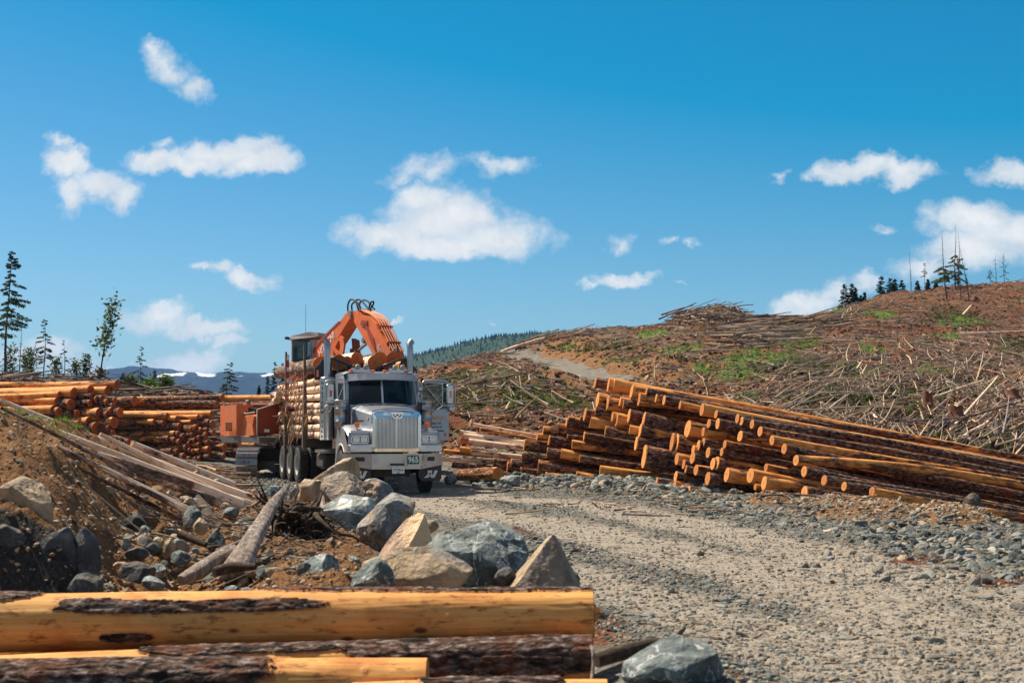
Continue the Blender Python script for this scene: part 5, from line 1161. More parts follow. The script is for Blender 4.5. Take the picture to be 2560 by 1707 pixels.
m.tube([(X - .2, 1.56, 2.20), (1.28, 1.62, 1.98)], .015, 6); m.tube([(1.12, 1.64, 2.76), (X - .25, 1.56, 2.22)], .011, 6); m.tube([(X - .22, 1.56, 2.2), (X - .22, 1.56, 2.79)], .011, 6); m.tube([(1.06, 1.64, 2.68), (X - .2, 1.57, 2.77)], .011, 6)
m.build('mirror_bracket', M['aluminium'], hr_)
# air cleaners
for s in (-1, 1):
    m = MB(); x = s * 1.12
    m.lathe([(0, 2.34), (.16, 2.34), (.18, 2.33), (.18, 2.27), (.155, 2.25), (.155, 2.12), (.165, 2.115), (.165, 2.09), (.155, 2.085), (.155, 1.80), (.163, 1.795), (.163, 1.77), (.155, 1.765), (.15, 1.66), (.13, 1.62), (0, 1.62)], (x, 1.5, 0), 'z', 26)
    ac = m.build('air_cleaner', M['stack_metal'], TR)
    m = MB(); m.tube([(x - s * .02, 1.55, 1.62), (x - s * .06, 1.6, 1.5), (x - s * .3, 1.6, 1.42)], .08, 10); m.box((x - s * .20, 1.46, 1.95), (.05, .06, .62)); m.build('intake_duct', M['black_paint'], ac)
# exhaust
for s in (-1, 1):
    m = MB(); x = s * 1.14; y = 3.32
    m.tube([(x, y, 2.9), (x, y, 3.70), (x + s * .0, y + .01, 3.80), (x - .0 - s * .0, y + .06, 3.90), (x - (.07 if s < 0 else -.07), y + .10, 3.98)], [.086, .086, .087, .089, .092], 18, cap=False)
    ex = m.build('exhaust_stack', M['stack_metal'], TR)
    def _perf(t, b):
        v = t.tc('Object'); sp = t.node('ShaderNodeSeparateXYZ', ins={0: v}); a = t.math('ARCTAN2', t.math('SUBTRACT', sp.outputs[1], y), t.math('SUBTRACT', sp.outputs[0], x))
        cv = t.node('ShaderNodeCombineXYZ', ins={0: t.math('MULTIPLY', a, 8.0), 1: t.math('MULTIPLY', sp.outputs[2], 34.0), 2: 0.0})
        d = t.voro(cv.outputs[0], 1.0, rand=0.0); mk = t.ramp(d, [(.24, 1.0), (.30, 0.0)])
        t.set(b.inputs['Base Color'], t.mix(mk, (.60, .59, .58), (.02, .02, .02))); t.set(b.inputs['Metallic'], t.math('SUBTRACT', 1.0, mk))
    M['perforated'] = mat('perforated', _perf, rough=.3)
    m = MB(); m.cyl((x, y, 1.32), (x, y, 2.96), .175, 28); mf = m.build('muffler_guard', M['perforated'], TR)
    m = MB(); m.box((x - .155 * 1, y - .10, 2.12), (.10, .10, 1.64)); m.lathe([(.185, 2.90), (.185, 2.97), (.08, 2.98)], (x, y, 0), 'z', 28); m.lathe([(.183, 1.30), (.183, 1.36)], (x, y, 0), 'z', 28); m.build('guard_strip', M['aluminium'], mf)
    if s < 0:
        for k, ch in enumerate('WESTERN STAR'):
            if ch != ' ': text('guard_letter', ch, .10, M['black_paint'], mf, (x - .155, y - .155, 2.80 - k * .128), (R(90), 0, 0), offset=.004, sx=.8)
m = MB(); m.box((-.98, 3.3, 2.2), (.10, .3, .05)); m.box((.98, 3.3, 2.2), (.10, .3, .05)); m.box((-.98, 2.4, 1.2), (.08, 1.5, .25)); m.tube([(-.95, 3.2, 2.4), (-.95, 3.1, 1.7), (-.9, 3.15, 1.5)], .03, 8); m.build('cab_bracket', M['aluminium'], TR)
# headache rack
m = MB(); yr = 3.62
for s in (-1, 1):
    m.prism([(s * 1.42, 2.90), (s * 1.42, 3.22), (s * 1.30, 3.34), (s * 1.22, 3.46), (s * 1.12, 3.52), (s * 1.02, 3.52), (s * 1.02, 3.44), (s * 1.10, 3.40), (s * 1.14, 3.2), (s * 1.14, 2.90)], yr, yr + .06)
    m.tube([(s * 1.02, yr, 3.49), (s * .88, yr, 3.47), (s * .55, yr, 3.34), (s * .28, yr, 3.22), (s * .15, yr, 3.14), (s * .11, yr, 3.02)], .035, 6)
    for x, z in ((.98, 3.48), (.78, 3.43), (.56, 3.34), (.33, 3.24)): m.box((s * x, yr, (2.5 + z) / 2), (.055, .05, z - 2.5))
m.box((0, yr, 3.0), (2.5, .07, .09)); m.box((0, yr, 2.1), (2.3, .07, 1.5))
rk = m.build('headache_rack', M['rack_paint'], TR)
for s in (-1, 1):
    m = MB(); m.box((s * 1.35, yr - .02, 3.08), (.055, .03, .19), bev=.01); m.build('rack_lamp', M['amber'], rk)
m = MB(); m.box((1.34, yr, 2.82), (.06, .06, .14)); m.build('rack_hanger', M['black_paint'], rk)
# bunks and stakes
def _stripe(t, b):
    z = t.node('ShaderNodeSeparateXYZ', ins={0: t.tc('Object')}).outputs[2]; f = t.ramp(t.math('FRACT', t.math('MULTIPLY', z, 2.9)), [(.0, 0.0), (.62, 0.0), (.63, 1.0)], 'CONSTANT')
    t.set(b.inputs['Base Color'], t.mix(f, (.34, .02, .025), (.62, .60, .58)))
M['reflector_tape'] = mat('reflector_tape', _stripe, rough=.4)
for (y, tp) in ((5.7, 3.98), (9.0, 3.92)):
    m = MB(); m.box((0, y, 1.17), (2.6, .24, .22)); bk = m.build('bunk', M['frame_dark'], TR)
    for s in (-1, 1):
        m = MB(); lean = s * .05
        m.add([(s * 1.30 - .05, y - .08, 1.05), (s * 1.30 + .05, y - .08, 1.05), (s * 1.30 + .05, y + .08, 1.05), (s * 1.30 - .05, y + .08, 1.05),
               (s * 1.30 + lean - .025, y - .05, tp), (s * 1.30 + lean + .025, y - .05, tp), (s * 1.30 + lean + .025, y + .05, tp), (s * 1.30 + lean - .025, y + .05, tp)],
              [[0, 1, 5, 4], [1, 2, 6, 5], [2, 3, 7, 6], [3, 0, 4, 7], [4, 5, 6, 7], [0, 3, 2, 1]])
        st = m.build('stake', M['stake_steel'], bk)
        if y > 6: m = MB(); m.box((s * 1.305, y - .095, 2.95), (.075, .012, 1.75)); m.build('reflector_strip', M['reflector_tape'], st)
        m = MB(); m.box((s * 1.32, y, 1.5), (.14, .20, .9)); m.build('stake_socket', M['stake_steel'], bk)

# ---- logs of the load (each lies on the truck, so each is a thing of its own)
Mt = Matrix.Translation((T0.x, T0.y, 0)) @ Matrix.Rotation(R(18), 4, 'Z')
def tl(x, y, z): return Mt @ Vector((x, y, z))
lr = random.Random(11); z = 1.42; row = 0; widths = []
LG = 'logs loaded on the truck'
while z < 3.12:
    d = lr.uniform(.20, .27); n = int(2.36 / d)
    for k in range(n):
        x = -1.16 + d / 2 + k * (2.36 - d) / max(1, n - 1) * .985
        inner_ = 1 < k < n - 2 and z < 2.7
        if inner_: continue
        ya = 3.85 + lr.uniform(0, .35); yb = 12.4 + lr.uniform(-1.0, 1.6)
        if k == 0 and row % 2 == 0: ya = 3.9; 
        tlt = lr.uniform(-.10, .10)
        mt = lr.choice(['log_pale', 'log_pale', 'log_pale_bark'])
        side_ = f"{ORD[k]} from the striped-stake side" if k < n / 2 else f"{ORD[n - 1 - k]} from the open-door side"
        r0 = d / 2 * lr.uniform(.86, 1.02)
        make_log(tl(x + lr.uniform(-.02, .02), ya, z - tlt * .6 - .02), tl(x + lr.uniform(-.05, .03), yb, z + tlt + .04), r0, r0 * .8, mt, f"{LOOK[mt]} truck load log, {ORD[row]} layer up, {side_}", LG, bend=.003, seg=12, endmat='cut_end_pale')
    z += d * .93; row += 1
TOPS = [(-.98, 3.36, .235, 5.0, 12.6, 'log_pale_bark', 'thickest flaky log on top of the load, behind the tall striped stake'),
        (-.72, 3.40, .20, 3.85, 11.5, 'log_pale_bark', 'bark-covered log on the load whose shadowed end sits beside the exhaust pipe'),
        (-.42, 3.45, .13, 4.2, 12.5, 'log_peeled', 'small red-faced log end on top of the load beside the boom bracket'),
        (-.10, 3.55, .16, 4.4, 13.0, 'log_pale', 'pale log on the load with its round end raised above the black rack'),
        (.26, 3.40, .19, 3.75, 12.0, 'log_pale', 'fattest round sawn log end above the gap of the black rack'),
        (.58, 3.54, .19, 4.5, 12.4, 'log_bark', 'dark sawn log end on the load, right behind the fattest end'),
        (.98, 3.54, .20, 4.6, 12.2, 'log_bark', 'large brown log end on the load, touching the orange stick'),
        (1.12, 3.30, .17, 3.8, 11.8, 'log_mixed', 'bark-topped log on the load nearest the open-door side'),
        (.10, 3.16, .14, 3.95, 12.0, 'log_mixed', 'reddish log low behind the dip of the black rack'),
        (-.20, 3.24, .13, 3.9, 12.2, 'log_mixed', 'half-stripped log behind the sloping bars of the black rack'),
        (.72, 3.22, .18, 3.9, 12.0, 'log_mixed', 'orange-ended log behind the bars on the open-door side of the rack')]
for (x, z, r0, ya, yb, mt, lab) in TOPS: make_log(tl(x, ya, z), tl(x, yb, z + .06), r0, r0 * .85, mt, lab, LG, bend=.003, seg=22, endmat='cut_end_shaded')
for (x, z, r0, ya, yb, lab) in ((-1.36, 2.62, .11, 9.4, 12.8, 'stub of a pale log jutting out past the striped stake, high on the load'), (-1.42, 2.0, .085, 8.4, 11.5, 'pointed pale branch-like log jutting low past the striped stake'), (-1.40, 2.45, .10, 9.6, 13.0, 'splintered log end jutting behind the striped stake, middle of the load')):
    make_log(tl(x - .12, ya, z), tl(x + .3, yb, z + .05), r0, r0 * .9, 'log_pale', lab, LG, bend=.003, seg=12, endmat='cut_end_pale')
# torn bark hanging off the load
g_ = np.random.default_rng(8); n = 150; yy = g_.uniform(5.2, 10.5, n); zz = g_.uniform(1.5, 3.2, n)
Aa = np.array([tl(-1.24 - g_.uniform(0, .10), yy[i], zz[i]) for i in range(n)]); Bb = np.array([tl(-1.28 - g_.uniform(0, .25), yy[i] + g_.uniform(-.5, .5), zz[i] - g_.uniform(-.1, .7)) for i in range(n)])
o = sticks('hanging_bark', Aa, Bb, g_.uniform(.006, .022, n), np.array([(.34, .16, .08), (.24, .10, .05), (.5, .34, .2)])[g_.integers(0, 3, n)], kind='stuff')
# ================================================================ LOG LOADER (orange)
LB = P(640, 1190, 47.0)
LO = empty('log_loader', (LB.x, LB.y, 0), 0, 'orange tracked log loader with raised boom reaching over the loaded truck', 'log loader')
inv = Matrix.Translation((-LB.x, -LB.y, 0))
def lp_(px, py, D): return inv @ P(px, py, D)
def track(x0, x1, y0, name):
    tr = MB(); W = x1 - x0; xc = (x0 + x1) / 2; H = .98; Ln = 4.6; r = H / 2 - .04
    tr.box((xc, y0 + Ln / 2, H / 2), (W * .55, Ln - .9, H * .55)); t = tr.build(name, M['frame_dark'], LO)
    path = []; straight = Ln - 2 * r; per = 2 * straight + 2 * math.pi * r; n = 46
    sh = MB()
    for k in range(n):
        s_ = k / n * per
        if s_ < straight: y, z, a = y0 + r + s_, H - .04, 0
        elif s_ < straight + math.pi * r: a = (s_ - straight) / r; y, z, a = y0 + r + straight + r * math.sin(a), H / 2 + r * math.cos(a), -a
        elif s_ < 2 * straight + math.pi * r: y, z, a = y0 + r + straight - (s_ - straight - math.pi * r), .04, math.pi
        else: a = (s_ - 2 * straight - math.pi * r) / r; y, z, a = y0 + r - r * math.sin(a), H / 2 - r * math.cos(a), math.pi - a
        rot = Matrix.Rotation(a, 3, 'X'); c = Vector((xc, y, z))
        sh.box(c, (W, per / n * .90, .035), rot=rot)
        for dy in (-.045, .03): sh.box(c + rot @ Vector((0, dy, .035)), (W, .014, .045), rot=rot)
        for dx in (-.08, .08): sh.box(c + rot @ Vector((dx, 0, .022)), (.05, .05, .02), mi=1, rot=rot)
    sh.build('track_shoe', [M['track_steel'], M['frame_dark']], t)
x0 = lp_(590, 1190, 45).x; x1 = lp_(644, 1190, 45).x
track(x0, x1, -2.1, 'track'); track(x0 + 2.55, x1 + 2.55, -2.0, 'track')
m = MB(); m.box(((x0 + x1) / 2 + 1.3, .3, .72), (2.3, 1.8, .4)); m.cyl((x0 + 1.6, .4, .9), (x0 + 1.6, .4, 1.2), .75, 28); m.build('undercarriage', M['frame_dark'], LO)
# house: sunlit flank (left, weathered) and front with shade in its paint
def quadbox(name, pts, th, mt, par, nrm=(0, 1, 0)):
    """panel from four corner points with thickness behind it"""
    m = MB(); pts = [Vector(p) for p in pts]; n = Vector(nrm) * th
    k = len(pts); m.add(pts + [p + n for p in pts], [list(range(k)), list(range(k, 2 * k))[::-1]] + [[i, (i + 1) % k, k + (i + 1) % k, k + i] for i in range(k)]); return m.build(name, M[mt], par)
Dc = 45.6   # corner between flank and front
deck = MB(); a = lp_(553, 1090, 47.0); b = lp_(648, 1092, Dc - .1); c = lp_(735, 1092, 46.3); back = Vector((1.7, 3.0, 0))
for z0, z1 in ((1.12, 1.30),):
    L_pts = [a, b, c, c + Vector((-.2, 2.6, 0)), a + Vector((.9, 2.6, 0))]
    deck.prism([(p.x, p.y) for p in L_pts], z0, z1, axis='z')
deck.build('deck', M['steel_grey'], LO)
def z_(py, D): return zat(py, D)
# flank panels: faces look left-camera
quadbox('end_panel', [lp_(551, 1088, 47.6), lp_(560, 1088, 47.22), lp_(560, 1013, 47.22), lp_(551, 1014, 47.6)], .9, 'orange_paint', LO, (.5, 1, 0))
p1 = quadbox('engine_door', [lp_(560, 1089, 47.2), lp_(591, 1090, 46.3), lp_(591, 1011, 46.3), lp_(560, 1014, 47.2)], .5, 'orange_faded', LO, (1, .5, 0))
m = MB()
for i in range(4):
    for j in range(5):
        c0 = lp_(569 + i * 4.2, 1058 + j * 4.3, 46.88 - i * .125); m.box(c0 + Vector((-.03, -.06, 0)), (.045, .02, .045))
m.build('vent_grille', M['black_paint'], p1)
quadbox('inner_panel', [lp_(592, 1089, 46.75), lp_(650, 1090, 46.2), lp_(650, 1022, 46.2), lp_(592, 1016, 46.75)], .4, 'frame_dark', LO, (.35, 1, 0))
m = MB(); q0 = [(594, 1090, 46.55), (596, 1046, 46.6), (598, 1041, 46.6), (631, 1036, 45.75), (635, 1040, 45.65), (631, 1062, 45.75), (634, 1088, 45.65)]
pp = [lp_(*q) for q in q0]; m.add(pp + [p + Vector((.5, .4, 0)) for p in pp], [list(range(7))[::-1], list(range(7, 14))] + [[i, (i + 1) % 7, 7 + (i + 1) % 7, 7 + i] for i in range(7)]); m.build('tank_cover', M['orange_faded'], LO)
m = MB(); m.box(lp_(615, 1028, 46.9), (.55, .5, .24), bev=.05); m.build('engine_block', M['steel_grey'], LO)
m = MB(); m.tube([lp_(598, 1028, 46.4), lp_(615, 1034, 46.2), lp_(637, 1030, 46.0)], .02, 6); m.build('hose', M['rim_dust'], LO)
m = MB(); m.tube([lp_(622, 1016, 47), lp_(621, 1005, 47)], .07, 12); m.lathe([(.1, 0), (.1, .06), (0, .08)], lp_(621, 1005, 47), 'z', 12); m.build('exhaust_pipe', M['steel_grey'], LO)
quadbox('side_post', [lp_(636, 1087, 45.9), lp_(643, 1088, Dc), lp_(642, 1060, Dc), lp_(637, 1057, 45.9)], .2, 'orange_faded', LO)
fp = quadbox('front_panel', [lp_(644, 1086, Dc), lp_(706, 1085, 46.0), lp_(708, 1030, 46.0), lp_(699, 1007, 46.0), (lp_(643, 1024, Dc))], .55, 'shade_red', LO, (.3, 1, 0))
m = MB(); m.tube([lp_(643, 1088, Dc - .02), lp_(643, 1024, Dc - .02), lp_(699, 1006, 45.95)], .022, 6); m.build('panel_edge', M['rim_dust'], fp)
m = MB(); c0 = lp_(667, 1077, 45.7); m.box(c0, (.16, .02, .11)); m.build('sticker', M['white_paint'], fp)
m = MB(); m.box(lp_(667, 1082, 45.68), (.14, .02, .05)); m.build('panel_latch', M['black_paint'], fp)
# body behind the truck load
m = MB(); m.box(lp_(790, 1040, 48.6) , (2.4, 2.4, 1.15), bev=.06); m.box(lp_(700, 1045, 49.2), (2.2, 2.2, 1.0), bev=.05); m.build('house', M['shade_red'], LO)
m = MB(); m.box(lp_(775, 960, 49.6), (1.15, 1.3, 1.5), bev=.04); m.build('cab_riser', M['orange_paint'], LO)
# cab
CB = lp_(776, 905, 49.4); cz0, cz1 = 3.75, 4.62
Rc = Matrix.Rotation(R(-16), 3, 'Z')
def cb(x, y, z): return Vector((CB.x, CB.y, 0)) + Rc @ Vector((x, y, 0)) + Vector((0, 0, z))
m = MB()
for (x, y) in ((-.46, -.5), (.46, -.5), (-.46, .7), (.46, .7), (.24, -.5)): m.tube([cb(x, y, cz0), cb(x, y, cz1)], .035, 4)
m.add([cb(.28, -.5, cz0), cb(.46, -.5, cz0), cb(.46, -.5, cz1), cb(.28, -.5, cz1)], [[0, 1, 2, 3]])
m.add([cb(-.46, .7, cz0), cb(.46, .7, cz0), cb(.46, .7, cz0 + .3), cb(-.46, .7, cz0 + .3)], [[0, 1, 2, 3]])
m.add([cb(-.46, -.5, 3.3), cb(.46, -.5, 3.3), cb(.46, -.5, cz0), cb(-.46, -.5, cz0)], [[0, 1, 2, 3]]); m.add([cb(-.46, -.5, 3.3), cb(-.46, .7, 3.3), cb(-.46, .7, cz0), cb(-.46, -.5, cz0)], [[0, 1, 2, 3]])
cab = m.build('operator_cab', M['cab_roof_grey'], LO)
m = MB(); m.add([cb(-.44, -.49, cz0), cb(.22, -.49, cz0), cb(.22, -.49, cz1), cb(-.44, -.49, cz1)], [[0, 1, 2, 3]]); m.add([cb(-.455, -.48, cz0), cb(-.455, .68, cz0), cb(-.455, .68, cz1), cb(-.455, -.48, cz1)], [[0, 1, 2, 3]]); m.build('cab_window', M['glass'], cab)
m = MB(); m.add([cb(-.56, -.62, cz1 + .0), cb(.55, -.62, cz1 + .10), cb(.55, .8, cz1 + .10), cb(-.56, .8, cz1 + .0), cb(-.50, -.56, cz1 + .13), cb(.20, -.56, cz1 + .27), cb(.52, -.56, cz1 + .24), cb(.52, .7, cz1 + .24), cb(.20, .7, cz1 + .27), cb(-.50, .7, cz1 + .13)],
    [[0, 1, 6, 5, 4], [1, 2, 7, 6], [2, 3, 9, 8, 7], [3, 0, 4, 9], [4, 5, 8, 9], [5, 6, 7, 8], [0, 3, 2, 1]]); m.build('cab_roof', M['cab_roof_grey'], cab)
m = MB(); m.box(cb(-.60, -.62, cz1 + .06), (.14, .1, .09)); m.build('work_lamp', M['black_paint'], cab)
m = MB(); m.tube([cb(-.1, -.2, cz1 + .2), cb(-.1, -.2, cz1 + 1.25)], .007, 5); m.build('antenna', M['black_paint'], cab)
m = MB(); m.tube([cb(-.7, -.3, 3.35), cb(-.72, -.3, 3.75), cb(-.62, -.3, 3.85), cb(-.5, -.3, 3.84)], .02, 6); m.build('hand_rail', M['steel_grey'], cab)
m = MB(); m.box(cb(0, .25, 3.85), (.45, .45, .25)); m.box(cb(0, .45, 4.15), (.42, .12, .55)); m.build('operator_seat', M['seat_cloth'], cab)
# boom and stick: plates in a vertical plane that comes towards the photographer
HD = Vector((.53, -.848, 0)); PD = Vector((.848, .53, 0)); APX = P(882, 779, 46.2)
def bp_(px, py, off=0.0):
    """point of the boom plane seen at that pixel, pushed sideways by off metres"""
    o = Vector((0, 0, CAMZ)); d = (P(px, py, 40) - o); t = (APX - o).dot(PD) / d.dot(PD); return inv @ (o + d * t + PD * off)
def slab(name, poly, o0, o1, mt, par=None):
    m = MB(); k = len(poly); a = [bp_(x, y, 0) + PD * o0 for x, y in poly]; b = [bp_(x, y, 0) + PD * o1 for x, y in poly]
    m.add(a + b, [list(range(k)), list(range(k, 2 * k))[::-1]] + [[i, (i + 1) % k, k + (i + 1) % k, k + i] for i in range(k)]); return m.build(name, M[mt], par or LO)
Wd = .45
boom_poly = [(748, 945), (745, 918), (770, 897), (801, 851), (849, 804), (865, 783), (871, 776), (879, 777), (883, 784), (881, 790), (873, 798), (855, 827), (844, 845), (832, 863), (822, 905), (815, 945)]
boom = slab('boom', boom_poly, 0, Wd, 'orange_paint')
slab('boom_edge', [(768, 897), (799, 850), (847, 803), (852, 804), (804, 853), (774, 898)], -.015, -.001, 'shade_red', boom)
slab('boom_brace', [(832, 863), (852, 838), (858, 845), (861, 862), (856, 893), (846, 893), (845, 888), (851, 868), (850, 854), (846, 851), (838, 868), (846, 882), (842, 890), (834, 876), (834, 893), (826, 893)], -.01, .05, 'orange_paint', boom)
slab('boom_brace', [(858, 845), (868, 850), (872, 893), (861, 893)], .30, Wd, 'shade_red', boom)
# lettering, in the plane of the boom
def plane_text(name, body, px, py, ang_px, size, mt, par, sx=1.0, off=-.02, space=1.0):
    o = text(name, body, size, M[mt], par, (0, 0, 0), (0, 0, 0), extrude=.002, offset=.003, sx=1, space=space)
    c = bp_(px, py) + PD * off; q = bp_(px + 10 * math.cos(R(ang_px)), py - 10 * math.sin(R(ang_px))) + PD * off
    u = (q - c).normalized(); w = -PD; v = w.cross(u)
    if v.z < 0: v = -v
    Rm = Matrix((u, v, u.cross(v))).transposed().to_4x4(); o.matrix_local = Matrix.Translation(c) @ Rm @ Matrix.Diagonal((sx, 1, 1, 1))
    return o
plane_text('boom_lettering', 'HITACHI', 817, 861, 53, .37, 'white_paint', boom, .95)
stick_poly = [(883, 783), (884, 778), (901, 782), (905, 788), (927, 798), (940, 809), (945, 822), (955, 841), (966, 860), (977, 882), (985, 915), (940, 915), (934, 892), (928, 879), (912, 851), (892, 818), (885, 804)]
stick = slab('stick', stick_poly, 0, Wd, 'orange_paint')
slab('stick_rib', [(913, 809), (917, 810), (935, 845), (942, 880), (937, 876), (925, 846)], -.03, -.001, 'shade_red', stick)
slab('stick_rib', [(903, 811), (906, 800), (920, 802), (921, 810), (912, 809), (914, 818)], -.035, -.001, 'shade_red', stick)
for (ch, px, py) in (('F', 947, 868), ('O', 950, 878), ('S', 953, 886)): plane_text('stick_lettering', ch, px, py, -50, .26, 'blue_letter', stick)
m = MB(); m.cyl(bp_(878, 785, -.06), bp_(878, 785, Wd + .06), .11, 16); m.cyl(bp_(905, 851, .02), bp_(905, 851, .5), .09, 12); m.build('pivot_pin', M['steel_grey'], boom)
m = MB(); m.cyl(bp_(874, 877, .28), bp_(904, 852, .28), .055, 16); m.build('cylinder_rod', M['chrome'], stick)
m = MB(); m.cyl(bp_(846, 905, .28), bp_(875, 877, .28), .10, 16); m.box(bp_(868, 884, .28), (.3, .3, .34)); m.build('hydraulic_cylinder', M['rust_stain'], boom)
slab('stick_lug', [(893, 828), (903, 838), (912, 851), (903, 853), (898, 842)], .12, .42, 'frame_dark', stick)
# steel lines over the back of the stick
for k in range(5):
    o_ = .04 + k * .09; m = MB(); ln = [(896, 776), (905, 781), (922, 788), (935, 797), (943, 807), (949, 820), (958, 838), (967, 857), (979, 880)]
    m.tube([bp_(x + 1.5, y - 3.0, o_) for x, y in ln], .022, 6); m.build('hydraulic_line', M['orange_faded'], stick)
for (x, y) in ((947, 817), (967, 857), (897, 776)):
    m = MB(); m.add([bp_(x - 2, y + 1, 0.0), bp_(x + 3, y - 4, 0.0), bp_(x + 3, y - 4, Wd), bp_(x - 2, y + 1, Wd), bp_(x - 1, y + 4, 0.0), bp_(x + 4, y - 1, 0.0), bp_(x + 4, y - 1, Wd), bp_(x - 1, y + 4, Wd)], [[0, 1, 2, 3], [4, 7, 6, 5], [0, 4, 5, 1], [1, 5, 6, 2], [2, 6, 7, 3], [3, 7, 4, 0]]); m.build('line_clamp', M['shade_red'], stick)
for k, (pts_) in enumerate([[(865, 782), (864, 765), (868, 752), (874, 748), (882, 753), (889, 764), (896, 774)], [(868, 778), (867, 762), (873, 755), (880, 755), (886, 762), (890, 774)], [(878, 778), (872, 758), (870, 751), (878, 748), (888, 755), (897, 766), (906, 777)], [(896, 768), (900, 756), (906, 752), (907, 758), (902, 767), (897, 772)], [(870, 780), (866, 760), (872, 750), (884, 750), (893, 760), (903, 772)]]):
    m = MB(); vv = _cr([bp_(x, y, .08 + .10 * k) for x, y in pts_], 5); m.tube(vv, .028, 7); m.build('hydraulic_hose', M['hose_black'], boom)
m = MB(); m.tube(_cr([bp_(967, 861, .1), bp_(972, 870, .05), bp_(968, 880, .02), bp_(964, 890, .02)], 4), .03, 7); m.tube([bp_(980, 869, .1), bp_(978, 884, .1)], .045, 8); m.build('stick_hose', M['rim_dust'], stick)
m = MB(); m.tube(_cr([bp_(993, 876, .5), bp_(1001, 876, .5), bp_(1006, 884, .5), bp_(1007, 900, .5)], 4), .014, 5); m.build('hand_rail', M['steel_grey'], stick)
# grapple hidden in the load
m = MB(); m.tube([bp_(965, 905, .3), bp_(960, 925, .3), bp_(966, 945, .3)], .10, 8); m.build('grapple_head', M['frame_dark'], LO)
# ================================================================ BOULDERS
ic5, if5 = ico(5); ic4, if4 = ico(4)
def boulder(px, pyb, w, h, D, mt, label, seed, K=11, pts=None, depth=.85, rough=1.35, name='boulder', sink=.12, lo=.68, rz=0, shear=0.0, group=None, planes=None, hi=1.0):
    """angular stone: px centre, py of its foot, width and height in px at depth D"""
    r = np.random.default_rng(seed); big = w > 70; v, f = (ic5, if5) if big else (ic4, if4)
    n = r.normal(size=(K, 3)); n /= np.linalg.norm(n, axis=1)[:, None]; d = r.uniform(lo, hi, K)
    if planes is not None:
        pn = np.array([p[:3] for p in planes], float); pn /= np.linalg.norm(pn, axis=1)[:, None]; n = np.vstack([n, pn]); d = np.concatenate([d, [p[3] for p in planes]])
    dots = v @ n.T; t = np.where(dots > .02, d / np.maximum(dots, .02), 9); rr_ = np.minimum(t.min(1), 1.25)
    V_ = v * rr_[:, None]
    nz = fbm(V_[:, 0] * 1.6 + seed, V_[:, 1] * 1.6, V_[:, 2] * 1.6, oct=4, seed=seed) * .10 * rough
    rd = (1 - np.abs(fbm(V_[:, 0] * 3 + seed, V_[:, 1] * 3, V_[:, 2] * 3, oct=4, seed=seed + 9)) * 2) * .045 * rough
    fine = fbm(V_[:, 0] * 9, V_[:, 1] * 9, V_[:, 2] * 9, oct=3, seed=seed + 5) * .022 * rough
    V_ = V_ * (1 + nz + rd + fine)[:, None]
    cn = r.normal(size=(70, 3)); cn /= np.linalg.norm(cn, axis=1)[:, None]
    for q_ in cn:
        dd_ = V_ @ q_; lim = dd_.max() * r.uniform(.84, .975); over = dd_ > lim; V_[over] -= ((dd_[over] - lim) * .92)[:, None] * q_[None]
    V_ = V_ * (1 + .012 * rough * fbm(V_[:, 0] * 14, V_[:, 1] * 14, V_[:, 2] * 14, oct=3, seed=seed + 15))[:, None]
    V_[:, 0] += shear * V_[:, 2]
    ext = V_.max(0) - V_.min(0); V_ = (V_ - (V_.max(0) + V_.min(0)) / 2) / ext
    W = w / F_PX * D; H = h / F_PX * D * (1 + sink)
    V_ = V_ * np.array([W, (W + H) / 2 * depth * 1.1, H])
    c = P(px, pyb, D); zc = c.z + h / F_PX * D / 2 - H * sink / 2 / (1 + sink)
    o = nmesh(name, V_, f, M[mt], smooth=True)
    o.location = (c.x, c.y + (W * depth) * .3, zc); o.rotation_euler = (0, 0, rz)
    o.modifiers.new('es', 'EDGE_SPLIT').split_angle = R(38)
    return tag(o, label, 'rock' if name != 'boulder' else 'boulder', group)
BG = 'boulders edging the road'
boulder(820, 1262, 150, 118, 27.5, 'rock_tan', 'tan upright slab-like boulder with a cleft, directly before the truck wheels', 3, K=9, shear=.35, depth=.6, planes=[(-.8, .1, .5, .45), (.9, -.2, .35, .6)], group=BG)
boulder(775, 1268, 66, 70, 27.2, 'rock_tan', 'small tan block with a grey-green top at the foot of the upright tan boulder', 4, K=8, planes=[(0, 0, 1, .6)], group=BG)
boulder(868, 1292, 150, 112, 25.5, 'rock_brown', 'rough brown-grey boulder right of the upright tan slab', 5, K=8, planes=[(.7, -.2, .7, .6)], group=BG)
boulder(945, 1278, 92, 82, 25.6, 'rock_grey', 'dark grey boulder standing in front of the truck bumper', 6, K=9, planes=[(.8, -.3, .4, .55)], group=BG)
boulder(868, 1352, 150, 112, 20.5, 'rock_white', 'blue-grey boulder with a bright white top, beside the root tangle', 7, K=8, planes=[(-.1, -.3, .95, .42), (.0, -1, .15, .55)], group=BG)
boulder(960, 1375, 152, 140, 18.4, 'rock_grey', 'big dark craggy boulder leaning toward the road, behind the pinkish one', 8, K=9, rough=1.4, planes=[(-.75, -.2, .65, .55), (.95, 0, -.1, .7)], shear=.2, group=BG)
boulder(1008, 1422, 140, 138, 16.2, 'rock_pink', 'pinkish tan flat-faced boulder below the dark craggy one', 9, K=7, planes=[(-.5, -.5, .7, .38), (.7, -.5, .5, .5)], shear=.35, depth=.6, group=BG)
boulder(1180, 1490, 285, 180, 13.4, 'rock_green', 'largest grey-green boulder with white streaks, behind the foreground log', 19, K=8, rough=1.9, planes=[(.6, -.5, .6, .62), (-.1, -.4, .9, .62)], group=BG)
